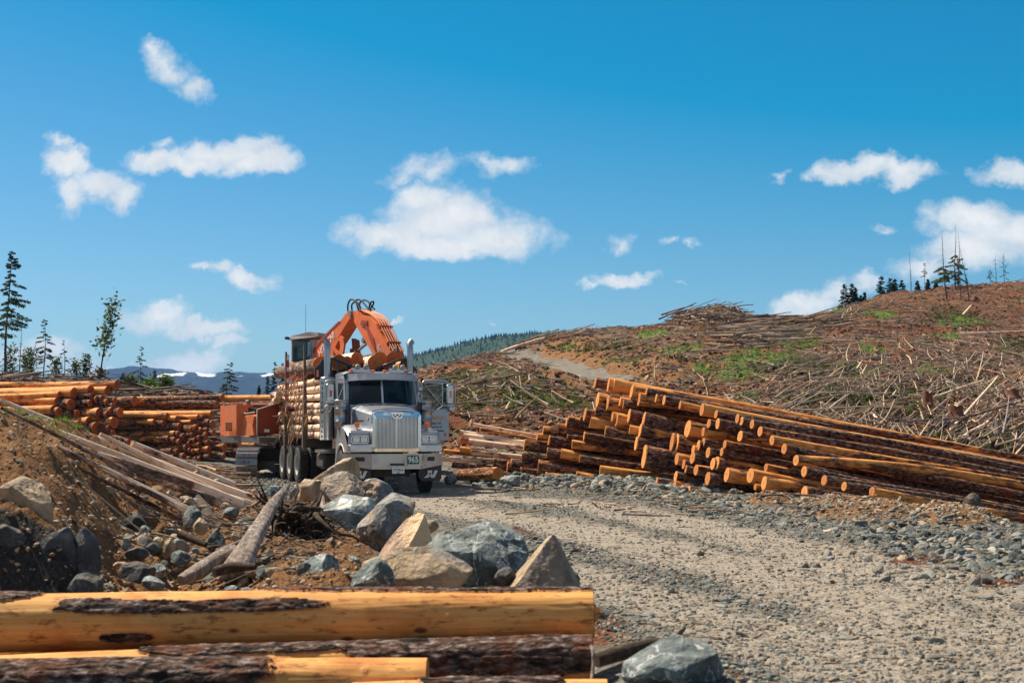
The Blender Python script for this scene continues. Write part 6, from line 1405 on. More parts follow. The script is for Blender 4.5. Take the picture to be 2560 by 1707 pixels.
boulder(1035, 1492, 290, 122, 12.6, 'rock_tan', 'cream flat-faced boulder leaning on the largest grey-green one', 21, K=6, planes=[(-.25, -.62, .75, .36), (.75, -.2, .65, .55), (-.6, -.3, .75, .55)], depth=.5, rough=.8, group=BG)
boulder(930, 1490, 110, 92, 12.3, 'rock_green', 'small grey-blue boulder at the left foot of the cream-faced one', 22, K=8, planes=[(-.7, -.3, .6, .5)], group=BG)
def wedge_rock(px, pyb, w, h, D, mt, label, seed, apex=.45):
    r = np.random.default_rng(seed); W = w / F_PX * D; H = h / F_PX * D; v, f = ic5, if5
    pl = np.array([(-.78, -.1, .62, .30), (.86, -.15, .42, .34), (-.05, -.93, .36, .30), (.05, 1, .25, .35), (0, 0, -1, .8), (.55, -.8, .3, .36)]); nn = pl[:, :3] / np.linalg.norm(pl[:, :3], axis=1)[:, None]
    dots = v @ nn.T; t = np.where(dots > .02, pl[:, 3] / np.maximum(dots, .02), 9).min(1); V_ = v * np.minimum(t, 1.6)[:, None]
    V_ *= (1 + .05 * fbm(V_[:, 0] * 3, V_[:, 1] * 3, V_[:, 2] * 3, seed=seed) + .03 * fbm(V_[:, 0] * 9, V_[:, 1] * 9, V_[:, 2] * 9, seed=seed))[:, None]
    cn = r.normal(size=(40, 3)); cn /= np.linalg.norm(cn, axis=1)[:, None]
    for q_ in cn:
        dd_ = V_ @ q_; lim = dd_.max() * r.uniform(.88, .985); over = dd_ > lim; V_[over] -= ((dd_[over] - lim) * .9)[:, None] * q_[None]
    ext = V_.max(0) - V_.min(0); V_ = (V_ - V_.min(0)) / ext * np.array([W, W * .7, H * 1.1]) - np.array([W / 2, W * .2, H * .1])
    c = P(px, pyb, D); fn_ = np.cross(V_[f[:, 1]] - V_[f[:, 0]], V_[f[:, 2]] - V_[f[:, 0]]); fn_ /= np.linalg.norm(fn_, axis=1)[:, None] + 1e-9
    q3 = np.array([-.74, -.1, .66]); q3 /= np.linalg.norm(q3); cen = V_[f].mean(1)
    o = nmesh('boulder', V_, f, [M[mt], M['rock_tan']], smooth=True, midx=((fn_ @ q3) > .90).astype(int)); o.location = c; o.modifiers.new('es', 'EDGE_SPLIT').split_angle = R(35)
    return tag(o, label, 'boulder', BG)
wedge_rock(1362, 1490, 205, 150, 12.9, 'rock_brown', 'pointed pyramid-shaped boulder with a pale slanting edge, rightmost of the boulder row', 31)
boulder(785, 1478, 122, 92, 13.4, 'rock_green', 'smooth grey boulder with a rounded peak, left of the cream-faced one', 32, K=8, rough=.7, planes=[(-.7, -.3, .6, .5), (.8, -.3, .4, .5)], group=BG)
boulder(845, 1488, 118, 52, 12.7, 'rock_brown', 'low brown cracked boulder touching the foreground log', 33, K=9, group=BG)
boulder(870, 1430, 66, 40, 14.6, 'rock_green', 'small flat green-grey rock on the orange dirt mound', 34, K=8, name='rock')
boulder(1690, 1740, 262, 132, 9.4, 'rock_green', 'smooth grey-green boulder at the bottom of the road, right of the foreground logs', 35, K=8, rough=.7, planes=[(0, -.4, .9, .6), (-.7, -.2, .6, .6)], group=BG)
RS = [(905, 1300, 40, 30, 24.0, 'rock_dark', 'small dark stone wedged below the brown-grey boulder'), (985, 1300, 36, 26, 23.6, 'rock_grey', 'small grey stone on the road side of the dark craggy boulder'), (795, 1362, 34, 26, 19.4, 'rock_brown', 'little brown stone at the left foot of the white-topped boulder'), (880, 1395, 44, 34, 16.6, 'rock_tan', 'tan rubble stone between the craggy and the pinkish boulders'),
      (925, 1420, 34, 28, 15.4, 'rock_dark', 'small dark stone left of the pinkish boulder foot'), (1075, 1330, 44, 30, 17.2, 'rock_tan', 'small reddish tan stone behind the pinkish boulder'), (760, 1420, 36, 24, 14.8, 'rock_grey', 'grey stone half buried in the orange dirt mound'), (1110, 1372, 60, 44, 14.6, 'rock_grey', 'grey stone peeking out behind the largest green boulder'),
      (1265, 1478, 60, 60, 13.1, 'rock_dark', 'dark stone filling the gap between the largest boulder and the pointed one'), (1420, 1486, 60, 60, 13.3, 'rock_dark', 'dark stone at the road-side foot of the pointed boulder'), (700, 1330, 30, 22, 18.0, 'rock_tan', 'tan stone left of the root tangle'), (1392, 1505, 50, 24, 12.4, 'rock_green', 'flat green-grey stone right before the pointed boulder'),
      (208, 1500, 88, 66, 13.0, 'rock_dark', 'dark blue-grey rock with a white vein in the shaded corner'),
      (330, 1325, 62, 42, 17.0, 'rock_dark', 'dark angular rock highest on the sandy slope'),
      (360, 1340, 34, 26, 16.7, 'rock_green', 'small green-grey rock right of the dark angular one on the slope'), (338, 1350, 24, 18, 16.4, 'rock_tan', 'little rounded tan stone under the dark angular rock'),
      (366, 1362, 30, 30, 16.2, 'rock_green', 'blocky blue-green stone in the middle of the sandy slope'), (393, 1366, 28, 24, 16.0, 'rock_tan', 'pale tan triangular stone beside the blocky blue-green one'),
      (340, 1400, 60, 34, 15.2, 'rock_dark', 'dark flat rock in the middle of the gully stones'), (335, 1455, 88, 50, 14.0, 'rock_dark', 'large dark slab rock low in the gully'),
      (380, 1475, 60, 34, 13.4, 'rock_green', 'grey-green rock just behind the log at the gully bottom'), (300, 1418, 40, 14, 14.8, 'rock_tan', 'flat tan stone at the left edge of the gully stones'),
      (478, 1322, 52, 58, 18.2, 'rock_green', 'square pale grey rock at the feet of the fallen poles'), (498, 1330, 36, 36, 17.8, 'rock_tan', 'rounded tan rock leaning on the square grey rock'),
      (537, 1368, 46, 46, 16.8, 'rock_green', 'blocky green rock with white cracks left of the leaning grey trunk'), (420, 1388, 30, 38, 15.8, 'rock_tan', 'thin upright tan stone shard in the gully'),
      (450, 1385, 40, 36, 16.0, 'rock_brown', 'brown shard beside the thin upright tan stone'), (450, 1410, 50, 34, 15.2, 'rock_green', 'grey-green cracked stone below the brown shard'),
      (395, 1440, 40, 30, 14.4, 'rock_green', 'dark greenish stone right of the large dark slab'), (575, 1297, 40, 30, 21.0, 'rock_green', 'green-grey rock by the split butt of a fallen pole'),
      (688, 1245, 52, 32, 29.0, 'rock_green', 'teal-grey rock where the longest fallen pole ends'), (663, 1248, 34, 24, 28.6, 'rock_green', 'smaller teal rock left of the one at the pole end'), (738, 1248, 26, 36, 28.2, 'rock_grey', 'narrow grey rock between the teal rock and the tan block'),
      (655, 1438, 30, 26, 14.4, 'rock_green', 'small green rock at the foot of the leaning grey trunk'), (692, 1468, 34, 38, 13.6, 'rock_brown', 'pointed brown stone in the dirt mound near the log'), (590, 1352, 26, 22, 17.0, 'rock_tan', 'tan stone under the green cracked block'),
      (578, 1480, 40, 16, 13.2, 'rock_green', 'flat green stone touching the foreground log'),
      (1275, 1218, 52, 30, 38.5, 'rock_green', 'square blue-grey rock at the start of the gravel berm'), (1125, 1208, 34, 22, 39.5, 'rock_green', 'blue-grey rock right of the truck front tyre'),
      (2440, 1282, 56, 50, 27.2, 'rock_dark', 'dark overhanging rock on the dirt mound against the log pile'), (2410, 1290, 30, 22, 26.8, 'rock_dark', 'small dark stone below the overhanging rock'),
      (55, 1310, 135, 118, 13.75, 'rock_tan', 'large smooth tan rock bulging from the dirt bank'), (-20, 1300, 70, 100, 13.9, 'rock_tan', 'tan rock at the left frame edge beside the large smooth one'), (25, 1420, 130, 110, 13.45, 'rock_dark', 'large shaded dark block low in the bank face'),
      (130, 1430, 120, 110, 13.45, 'rock_dark', 'shaded blue-black block in the middle of the bank face'), (210, 1440, 84, 120, 13.6, 'rock_dark', 'shaded block with a thin white vein at the end of the bank face')]  # bank blocks: near-black stone colour added to deepen the shade there
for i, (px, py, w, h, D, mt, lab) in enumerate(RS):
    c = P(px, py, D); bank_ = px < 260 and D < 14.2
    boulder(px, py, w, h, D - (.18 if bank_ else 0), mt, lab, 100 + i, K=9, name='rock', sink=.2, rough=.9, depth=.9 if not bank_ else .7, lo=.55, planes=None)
    
# ================================================================ DRIFTWOOD, ROOTS, STICKS
def limb(name, pts, rs, mt, label, cat, n=14, group=None, parent=None, flute=.0):
    m = MB(); sp = _cr([Vector(p) for p in pts], 8); rr2 = np.interp(np.linspace(0, len(rs) - 1, len(sp)), range(len(rs)), rs)
    m.tube(sp, list(rr2), n)
    if flute:
        a = np.array(m.v[:len(sp) * n])
        for i in range(len(sp)):
            for j in range(n):
                c = np.array(sp[i]); k = i * n + j; f_ = 1 + flute * math.sin(j * 3 * 6.283 / n + i * .05) + flute * .8 * float(vnoise(np.array([i * .25]), np.array([j * 1.3]), seed=4)[0])
                m.v[k] = tuple(c + (a[k] - c) * f_)
    o = m.build(name, M[mt], parent)
    if label: tag(o, label, cat, group)
    return o
lt = limb('dead_snag', [P(590, 1440, 15.0), P(620, 1375, 15.3), P(655, 1310, 15.8), P(685, 1260, 16.2), P(722, 1212, 16.5)], [.18, .115, .082, .062, .018], 'driftwood', 'grey weathered trunk leaning up out of the gully, flared at its foot', 'dead trunk', 20, flute=.12)
for pts_, rs in (([P(590, 1425, 15.0), P(560, 1438, 14.9), P(545, 1450, 14.8)], [.09, .05, .015]), ([P(612, 1425, 15.0), P(650, 1428, 14.8), P(690, 1418, 14.7)], [.09, .05, .02])): limb('root', pts_, rs, 'driftwood', None, None, 8, parent=lt)
limb('driftwood_log', [P(452, 1450, 14.6), P(500, 1425, 14.9), P(555, 1390, 15.2), P(590, 1372, 15.4)], [.05, .085, .08, .05], 'driftwood', 'grey weathered log lying low toward the leaning trunk', 'dead trunk', 14, flute=.1)
limb('branch', [P(535, 1430, 14.5), P(580, 1418, 14.6), P(640, 1416, 14.5)], [.05, .06, .03], 'root_dark', 'dark curved branch lying across the foot of the leaning trunk', 'branch')
limb('branch', [P(450, 1335, 16.4), P(485, 1348, 16.3), P(515, 1362, 16.2)], [.05, .045, .03], 'root_dark', 'dark branch between the square grey rock and the green cracked block', 'branch')
limb('branch', [P(540, 1374, 15.8), P(580, 1362, 15.6), P(622, 1344, 15.5)], [.012, .02, .024], 'driftwood', 'straight grey stick reaching to the leaning trunk', 'branch')
limb('branch', [P(496, 1398, 15.2), P(525, 1410, 15.1), P(552, 1421, 15.0)], [.012, .016, .014], 'driftwood', 'pale thin stick crossing the low grey log', 'branch')
limb('branch', [P(500, 1384, 15.4), P(540, 1386, 15.3), P(590, 1390, 15.2)], [.015, .018, .012], 'root_dark', 'thin dark wavy stick over the low grey log', 'branch')
limb('branch', [P(805, 1288, 21), P(808, 1262, 21.3), P(806, 1236, 21.6)], [.055, .045, .02], 'driftwood', 'upright grey broken stake of wood before the brown-grey boulder', 'branch')
limb('stump_root', [P(490, 1238, 22), P(510, 1270, 21), P(528, 1305, 20.2), P(568, 1322, 19.6)], [.04, .09, .11, .07], 'root_dark', 'dark twisted root standing at the ends of the fallen poles', 'root')
limb('branch', [P(1490, 1650, 9.8), P(1560, 1628, 9.9), P(1640, 1606, 10.0), P(1672, 1603, 10.1)], [.05, .055, .035, .01], 'root_dark', 'split dark branch lying from the foreground log end toward the road', 'branch')
limb('branch', [P(1478, 1612, 10.0), P(1484, 1650, 9.9), P(1474, 1740, 9.7)], [.014, .012, .012], 'driftwood', 'thin twig standing against the sawn end of the scaly log', 'branch')
limb('branch', [P(2240, 1282, 27.5), P(2246, 1262, 27.7), P(2252, 1240, 27.8)], [.09, .06, .02], 'driftwood', 'short splintered stake on the dirt mound before the log pile', 'branch')
limb('branch', [P(1930, 1252, 31.6), P(1965, 1245, 31.6), P(2000, 1236, 31.5)], [.06, .08, .04], 'driftwood', 'grey broken branches at the foot of the lowest short log', 'branch')
rw = MB(); rg = random.Random(5); C0 = P(745, 1330, 18.0)
def rootpts(c, s): 
    p = [c]; d = Vector((rg.uniform(-1, 1), rg.uniform(-1, .6), rg.uniform(-.5, .8))).normalized()
    for _ in range(5): d = (d + Vector((rg.uniform(-.6, .6), rg.uniform(-.6, .6), rg.uniform(-.6, .5)))).normalized(); p.append(p[-1] + d * s)
    return p
rt = []
core = boulder(748, 1385, 125, 118, 17.6, 'root_dark', 'tangle of dark dug-up roots behind the leaning grey trunk', 77, K=10, name='root_wad', rough=2.2); core['category'] = 'root wad'
m = MB()
for k in range(110):
    c = Vector((rg.uniform(-.30, .30), rg.uniform(-.5, .0), rg.uniform(-.25, .34))); r0 = rg.uniform(.008, .042); pp = rootpts(c, rg.uniform(.06, .15)); m.tube(pp, [r0, r0 * .9, r0 * .8, r0 * .6, r0 * .4, r0 * .15], 6)
m.build('roots', M['root_dark'], core)['kind'] = 'stuff'

# ================================================================ TREES
def needle_crown(branches, seed, n_per, size, cols, droop=.3, name='crown', parent=None, mt='needles', leaf=False):
    """sprays of small leaf faces along the given branches: list of (p0, p1, weight)"""
    g_ = np.random.default_rng(seed); V_, F_, T_ = [], [], []; b = 0
    for (p0, p1, w) in branches:
        n = max(2, int(n_per * w)); t = g_.uniform(.12, 1.02, n) ** .8
        base = np.array(p0)[None] + (np.array(p1) - np.array(p0))[None] * t[:, None]
        ax = np.array(p1) - np.array(p0); L = np.linalg.norm(ax); ax = ax / (L + 1e-6); sd = np.cross(ax, (0, 0, 1)); sd /= np.linalg.norm(sd) + 1e-6
        k = g_.choice([-1, 1], n); sp = g_.uniform(.3, 1, n) * (1 - .6 * t) * L * .38 + size * .3
        if leaf: off = g_.normal(0, size * 1.1, (n, 3))
        else: off = sd[None] * (k * sp * g_.uniform(0, 1, n))[:, None] + np.stack([np.zeros(n), np.zeros(n), -droop * sp * g_.uniform(0, 1.6, n)], -1)
        c = base + off; s = size * g_.uniform(.5, 1.3, n)
        d1 = sd[None] * k[:, None] * .6 + ax[None] * .7 + g_.normal(0, .45, (n, 3)); d1[:, 2] -= droop; d1 /= np.linalg.norm(d1, axis=1)[:, None]
        d2 = np.cross(d1, g_.normal(0, 1, (n, 3))); d2 /= np.linalg.norm(d2, axis=1)[:, None]
        a_ = c - d1 * s[:, None] * .6; b_ = c + d2 * s[:, None] * (.35 if leaf else .22); c_ = c + d1 * s[:, None] * .8; d_ = c - d2 * s[:, None] * (.35 if leaf else .22)
        V_.append(np.stack([a_, b_, c_, d_], 1).reshape(-1, 3)); F_.append((np.arange(n)[:, None] * 4 + np.arange(4)[None]) + b); b += 4 * n
        T_.append(np.repeat(np.array(cols)[g_.integers(0, len(cols), n)] * g_.uniform(.65, 1.35, (n, 1)), 4, 0))
    return nmesh(name, np.concatenate(V_), np.concatenate(F_), M[mt], parent, False, np.concatenate(T_))
DKG = [(.020, .036, .020), (.030, .050, .026), (.045, .065, .030)]; OLV = [(.07, .085, .035), (.05, .07, .03), (.11, .11, .05)]; GRN = [(.10, .15, .035), (.07, .12, .03), (.14, .18, .05)]
TG = {}
def tree(kind, px, pyb, pyt, D, label, seed, lean=0.0, wid=.18, cols=DKG, dens=1.0, c0=.12, ragged=.35, dead=0.0, group=None, trunk='trunk_dark', cat='tree', name=None, grey_top=0.0, side=0.0, leafsize=None):
    g_ = random.Random(seed); base = P(px, pyb, D); gzv = gzf(base.x, base.y); base.z = min(base.z, gzv + .1) if abs(base.z - gzv) < 3 else base.z
    H = (pyb - pyt) / F_PX * D; lx = lean / F_PX * D
    base = Vector((base.x, base.y, P(px, pyb, D).z)); nm = name or {'conifer': 'conifer_tree', 'snag': 'dead_tree', 'leafy': 'broadleaf_tree'}[kind]
    o = empty(nm, base, 0, label, cat, group)
    def sp(t): return Vector((lx * t ** 1.5 + .012 * H * math.sin(t * 5 + seed), .01 * H * math.sin(t * 4 + seed * 2), H * t))
    rb = max(.03, H * (.012 if kind != 'snag' else .011)); m = MB(); m.tube([sp(t) - (Vector((0, 0, .4)) if t == 0 else Vector((0, 0, 0))) for t in np.linspace(0, 1, 12)], [rb * (1.25 if i == 0 else 1) * (1 - .88 * i / 11) for i in range(12)], 8); tk = m.build('trunk', M[trunk], o)
    br = []; lm = MB(); cnt = 0
    if kind in ('conifer', 'snag'):
        nb = int((14 + H * 7) * (1 if kind == 'conifer' else .8)); 
        for k in range(nb):
            t = c0 + (1 - c0) * (k / nb) ** .9; a = k * 2.4 + g_.uniform(-.6, .6); full = (1 - t) ** .75
            ln = H * wid * full * g_.uniform(1 - ragged, 1 + ragged * .6) + H * .012
            if side and math.cos(a) * side < -.2: ln *= .45
            if g_.random() < ragged * .35: continue
            p0 = sp(t); p1 = p0 + Vector((math.cos(a) * ln, math.sin(a) * ln, (-.18 - .15 * (1 - t) + (g_.uniform(-.45, .35) if kind == 'snag' else g_.uniform(-.12, .12))) * ln + (.45 * ln if t > .85 else 0)))
            live = g_.random() > dead and t < 1 - grey_top
            lm.tube([p0, (p0 + p1) / 2 + Vector((0, 0, .04 * ln)), p1], [rb * .22 * (1.2 - t), rb * .15 * (1.2 - t), rb * .04], 4, cap=False); cnt += 1
            if live: br.append((p0, p1, (ln / (H * wid)) * 1.0 + .12))
        if cnt: lm.build('limbs', M[trunk], o)
        if br: needle_crown(br, seed, 130 * dens * max(.8, min(2.0, H / 7)), leafsize or max(.09, H * .020), cols, .35, parent=o)
    else:
        for k in range(int(16 + H * 2)):
            t = c0 + (1 - c0) * (k / (16 + H * 2)); a = g_.uniform(0, 6.28); ln = H * wid * g_.uniform(.5, 1.1) * (1 - .55 * t); 
            if side and math.cos(a) * side < 0: ln *= .5
            p0 = sp(t); p1 = p0 + Vector((math.cos(a) * ln, math.sin(a) * ln, ln * .8)); lm.tube([p0, (p0 + p1) / 2 + Vector((0, 0, -.05 * ln)), p1], [rb * .4 * (1.1 - t), rb * .25 * (1.1 - t), rb * .06], 4, cap=False); br.append((p0, p1, 1))
            for q in range(2):
                u_ = g_.uniform(.4, .8); p2 = p0 + (p1 - p0) * u_; p3 = p2 + Vector((g_.uniform(-1, 1), g_.uniform(-1, 1), g_.uniform(0, .8))) * ln * .5; lm.tube([p2, p3], [rb * .12, rb * .04], 3, cap=False); br.append((p2, p3, .6))
        lm.build('limbs', M[trunk], o); needle_crown(br, seed, 16 * dens, leafsize or max(.12, H * .018), cols, .1, parent=o, leaf=True)
    return o
LG2 = 'trees on the left rise'
tree('conifer', 14, 942, 626, 78, 'tallest left tree, tall thin conifer with branches hanging toward the road', 41, lean=6, wid=.30, c0=.33, ragged=.55, side=1, group=LG2, dens=1.5)
tree('snag', 50, 942, 800, 78, 'thin nearly bare trunk right next to the tallest left conifer', 42, wid=.12, dead=.85, ragged=.5, group=LG2, dens=.3)
tree('conifer', 110, 944, 795, 80, 'medium conifer with an arrow-shaped top and bare lower trunk, left rise', 43, wid=.24, c0=.28, ragged=.5, dead=.15, group=LG2, dens=1.1)
tree('conifer', 160, 944, 850, 82, 'spindly sparse conifer with a bent tip on the left rise', 44, wid=.18, ragged=.6, dead=.45, cols=OLV, group=LG2, dens=.8)
tree('leafy', 247, 948, 750, 80, 'slanting leafy young tree with a thin curved trunk, left rise', 45, lean=50, wid=.15, c0=.33, cols=OLV + GRN[:1], side=-1, group=LG2, dens=.5, leafsize=.20)
tree('conifer', 352, 985, 865, 86, 'sparse conifer against the far mountain, left of the dark ones', 46, wid=.26, c0=.2, ragged=.4, dead=.2, group=LG2, dens=.8)
tree('conifer', 306, 975, 930, 84, 'little dark conifer just right of the log heap top', 47, wid=.26, group=LG2)
tree('conifer', 385, 985, 925, 86, 'dark bushy little conifer beside the sparse one, before the mountain', 48, wid=.3, group=LG2)
tree('leafy', 412, 992, 950, 80, 'round light green bush above the log stack', 49, wid=.5, c0=.02, cols=GRN, group=None, dens=2.2, cat='bush', name='bush', leafsize=.16)
tree('leafy', 372, 992, 958, 82, 'smaller yellow-green bush behind the light green bush', 50, wid=.5, c0=.02, cols=GRN, dens=1.6, cat='bush', name='bush', leafsize=.16)
tree('leafy', 325, 985, 950, 84, 'pale olive bush at the end of the log heap', 51, wid=.55, c0=.02, cols=OLV, dens=1.3, cat='bush', name='bush', leafsize=.16)
tree('conifer', 565, 990, 905, 88, 'broad dark conifer with a crooked flat top above the log stack', 52, lean=12, wid=.42, c0=.05, ragged=.5, group=LG2, dens=1.5)
tree('conifer', 686, 992, 902, 92, 'slender spire-shaped conifer nearest the truck load', 53, wid=.2, c0=.05, group=LG2, dens=1.4)
tree('conifer', 668, 992, 938, 92, 'shorter conifer just left of the slender spire', 54, wid=.22, c0=.05, group=LG2, dens=1.2)
tree('conifer', 707, 992, 905, 96, 'conifer half hidden behind the striped stake', 55, wid=.22, c0=.05, group=LG2, dens=1.2)
tree('conifer', 647, 992, 962, 92, 'smallest conifer left of the spire-shaped ones', 56, wid=.24, c0=.05, group=LG2)
for i, (px, w, t_, lab) in enumerate(((25, .5, 868, 'twiggy olive sapling at the foot of the tallest left conifer'), (78, .45, 872, 'thin leafy sapling between the tallest conifer and the arrow-topped one'), (62, .5, 885, 'low scrubby sapling left of the arrow-topped conifer'), (140, .55, 900, 'scrubby sapling right of the arrow-topped conifer'), (190, .4, 905, 'faint leafy sapling right of the spindly conifer'), (215, .4, 890, 'airy sapling left of the slanting leafy tree'), (250, .4, 925, 'low airy sapling under the slanting leafy tree'))):
    tree('leafy', px, 944, t_, 79 + i * .6, lab, 60 + i, wid=w * .55, c0=.1, cols=OLV, dens=.55, group='saplings on the left rise', leafsize=.13, name='sapling')
# right hillside skyline
HG = 'conifers on the right skyline'
for i, (px, yb, yt, w, lab) in enumerate(((2112, 782, 709, .2, 'leftmost spire conifer on the right skyline'), (2131, 780, 708, .2, 'second spire conifer on the right skyline, close to the leftmost'), (2139, 780, 718, .2, 'conifer leaning on the second spire of the right skyline'), (2152, 778, 738, .18, 'short conifer in the skyline group, nearest the bare gap'),
      (2162, 776, 730, .12, 'wispy small conifer at the edge of the skyline group'), (2204, 752, 690, .22, 'pointed dark conifer first after the skyline gap'), (2226, 748, 695, .28, 'broad dark conifer in the middle of the skyline row'), (2238, 745, 697, .26, 'dense conifer touching the broad dark one on the skyline'), (2256, 740, 700, .24, 'small conifer left of the tall bare pole tree'), (2294, 730, 702, .22, 'smallest pointed conifer right of the tall bare pole tree'), (2320, 726, 698, .2, 'small conifer beneath the thin twisted tree'), (2340, 724, 702, .22, 'pale small conifer left of the ragged tall tree'))):
    tree('conifer', px, yb + 4, yt, 160, lab, 80 + i, wid=w * 1.6, c0=.04, ragged=.25, group=HG, dens=2.0, leafsize=.17)
SG = 'standing dead trees on the right hill'
tree('snag', 2277, 737, 627, 160, 'tall bare pole-like dead trunk on the right skyline', 101, wid=.03, dead=1, group=SG, trunk='trunk_dark')
tree('snag', 2312, 726, 656, 158, 'thin twisted half-dead tree right of the bare pole trunk', 102, wid=.22, c0=.5, dead=.5, cols=OLV, ragged=.5, group=SG, trunk='trunk_dark', dens=.9)
tree('snag', 2368, 778, 575, 140, 'tall ragged dead-topped tree leaning slightly, left of the tallest one', 103, lean=-12, wid=.25, c0=.30, cols=OLV, dead=.2, grey_top=.42, ragged=.5, group=SG, trunk='trunk_dark', dens=1.5, side=-1)
tree('snag', 2390, 722, 560, 158, 'tallest dead-topped tree with shaggy lower branches on the right hill', 104, wid=.24, c0=.1, cols=OLV, dead=.15, grey_top=.45, ragged=.5, group=SG, trunk='trunk_dark', dens=1.8)
tree('snag', 2398, 722, 575, 159, 'thin dead spire immediately right of the tallest shaggy tree', 105, wid=.10, c0=.1, cols=OLV, dead=.4, grey_top=.5, group=SG, trunk='trunk_grey', dens=1.0)
tree('snag', 2402, 785, 640, 141, 'bare thin trunk standing below the tallest shaggy tree', 106, lean=-6, wid=.06, dead=1, group=SG, trunk='trunk_dark')
tree('snag', 2424, 790, 616, 140, 'crooked bare trunk bending left at its top', 107, lean=-20, wid=.05, dead=1, group=SG, trunk='trunk_dark')
tree('snag', 2490, 704, 632, 165, 'lone straight dead trunk near the right frame edge', 108, wid=.08, dead=.8, cols=OLV, group=SG, trunk='trunk_dark', dens=.5)
tree('snag', 2510, 700, 635, 165, 'crooked sparse tree right of the lone straight dead trunk', 109, wid=.2, dead=.4, cols=OLV, group=SG, trunk='trunk_dark', dens=.6)
tree('snag', 2476, 704, 664, 165, 'small sparse tree left of the lone straight dead trunk', 110, wid=.25, dead=.2, cols=OLV, group=SG, trunk='trunk_dark', dens=.6)
tree('snag', 2184, 760, 720, 158, 'short bare spike in the gap of the skyline conifers', 111, wid=.08, dead=1, group=SG, trunk='trunk_grey')
tree('snag', 2416, 722, 685, 158, 'small grey-green tree half hidden right of the tallest shaggy tree', 112, wid=.2, dead=.3, cols=OLV, group=SG)
# stumps
def stump(px, pyb, w, h, D, mt, label, seed):
    r = np.random.default_rng(seed); W = w / F_PX * D / 2 * .8; H = h / F_PX * D * .8; c = P(px, pyb, D); n = 26; prof = [(1.55, -.3), (1.3, 0.0), (1.08, .2), (1.0, .6), (.96, 1.0)]
    vs = []; 
    for (a, z) in prof:
        for j in range(n):
            t = 2 * math.pi * j / n; k = 1 + .16 * math.sin(3 * t + seed) * (a - .8) + .10 * float(vnoise(np.array([j * .9]), np.array([z * 2]), seed=seed)[0]); zz = z * H * (1 if z < .9 else 1 + .18 * float(vnoise(np.array([j * .8 + seed]), np.array([.5]), seed=3)[0]))
            vs.append((W * a * k * math.cos(t), W * a * k * math.sin(t), zz))
    m = MB(); m.add(vs, [[i * n + j, i * n + (j + 1) % n, (i + 1) * n + (j + 1) % n, (i + 1) * n + j] for i in range(4) for j in range(n)], 0, True)
    o = m.build('tree_stump', M[mt], None, c); tag(o, label, 'stump', 'stumps on the cut hillside')
    m = MB(); top = vs[4 * n:]; m.add([(0, 0, H * .98)] + top, [[0, 1 + j, 1 + (j + 1) % n] for j in range(n)]); m.build('cut_top', M['cut_end_pale'], o)
ST = [(1923, 984, 14, 22, 66, 'trunk_dark', 'dark straight stump just above the log pile'), (1893, 958, 18, 14, 72, 'stump_red', 'reddish stump beside the green patch'), (2262, 878, 20, 20, 92, 'stump_red', 'brown stump in the middle of the cut hillside'), (1861, 894, 8, 16, 92, 'trunk_dark', 'small dark stump on the upper green patch'),
      (1757, 935, 12, 12, 82, 'trunk_dark', 'low dark stump at the left end of the green patch'), (2320, 1015, 30, 46, 62, 'stump_red', 'tall torn reddish stump among the fallen poles'), (2390, 1040, 46, 34, 60, 'stump_red', 'wide shaggy stump right of the torn reddish one'), (2495, 1075, 16, 34, 58, 'trunk_grey', 'pale leaning stump near the right edge'),
      (2530, 990, 40, 22, 70, 'stump_red', 'broad brown stump at the right edge'), (1798, 885, 6, 12, 95, 'trunk_grey', 'small grey stump above the cut bank'), (2085, 850, 10, 20, 100, 'trunk_grey', 'white broken stump on the upper slope'), (2440, 750, 16, 10, 140, 'stump_red', 'dark stump below the skyline tree group'), (1225, 975, 8, 12, 85, 'stump_red', 'red stump on the low rise beside the truck'), (1928, 950, 10, 8, 74, 'trunk_grey', 'pale cut stump at the edge of the brush heap')]
for i, s_ in enumerate(ST): stump(*s_, 200 + i)
# larger single stems lying on the slope
PL = [((2215, 1140, 52), (2340, 1045, 58), .10, 'log_pale_bark', 'grey pole leaning up the slope out of the poles heap'), ((2240, 1098, 54), (2180, 1032, 58), .09, 'log_pale', 'short yellow pole crossing the grey leaning pole'), ((2380, 1105, 54), (2480, 1045, 58), .12, 'log_pale_bark', 'smooth grey log near the right edge of the slope'),
      ((2020, 1075, 56), (2300, 1000, 66), .08, 'log_pale', 'long pale pole slanting over the poles heap'), ((2060, 1085, 55), (2460, 950, 72), .07, 'log_pale', 'longest whitish pole running up the slope'), ((2130, 1120, 52), (2560, 1000, 64), .08, 'log_pale_bark', 'grey pole lowest over the heap, running to the right edge'),
      ((2370, 1080, 57), (2495, 940, 72), .07, 'log_pale', 'tan pole lying steeply up the slope'), ((2400, 835, 100), (2560, 828, 104), .12, 'log_pale', 'whitish log lying level high on the slope'), ((2390, 805, 118), (2428, 764, 130), .12, 'log_pale', 'leaning broken pole below the skyline trees'), ((1250, 882, 120), (1365, 845, 132), .16, 'log_pale', 'long yellow log on the crest left of the slope')]
for (a, b, r_, mt, lab) in PL: A = P(*a); B = P(*b); make_log(A, B, r_, r_ * .6, mt, lab, 'single poles on the cut hillside', bend=.006, seg=8, endmat='cut_end_pale', name='log')
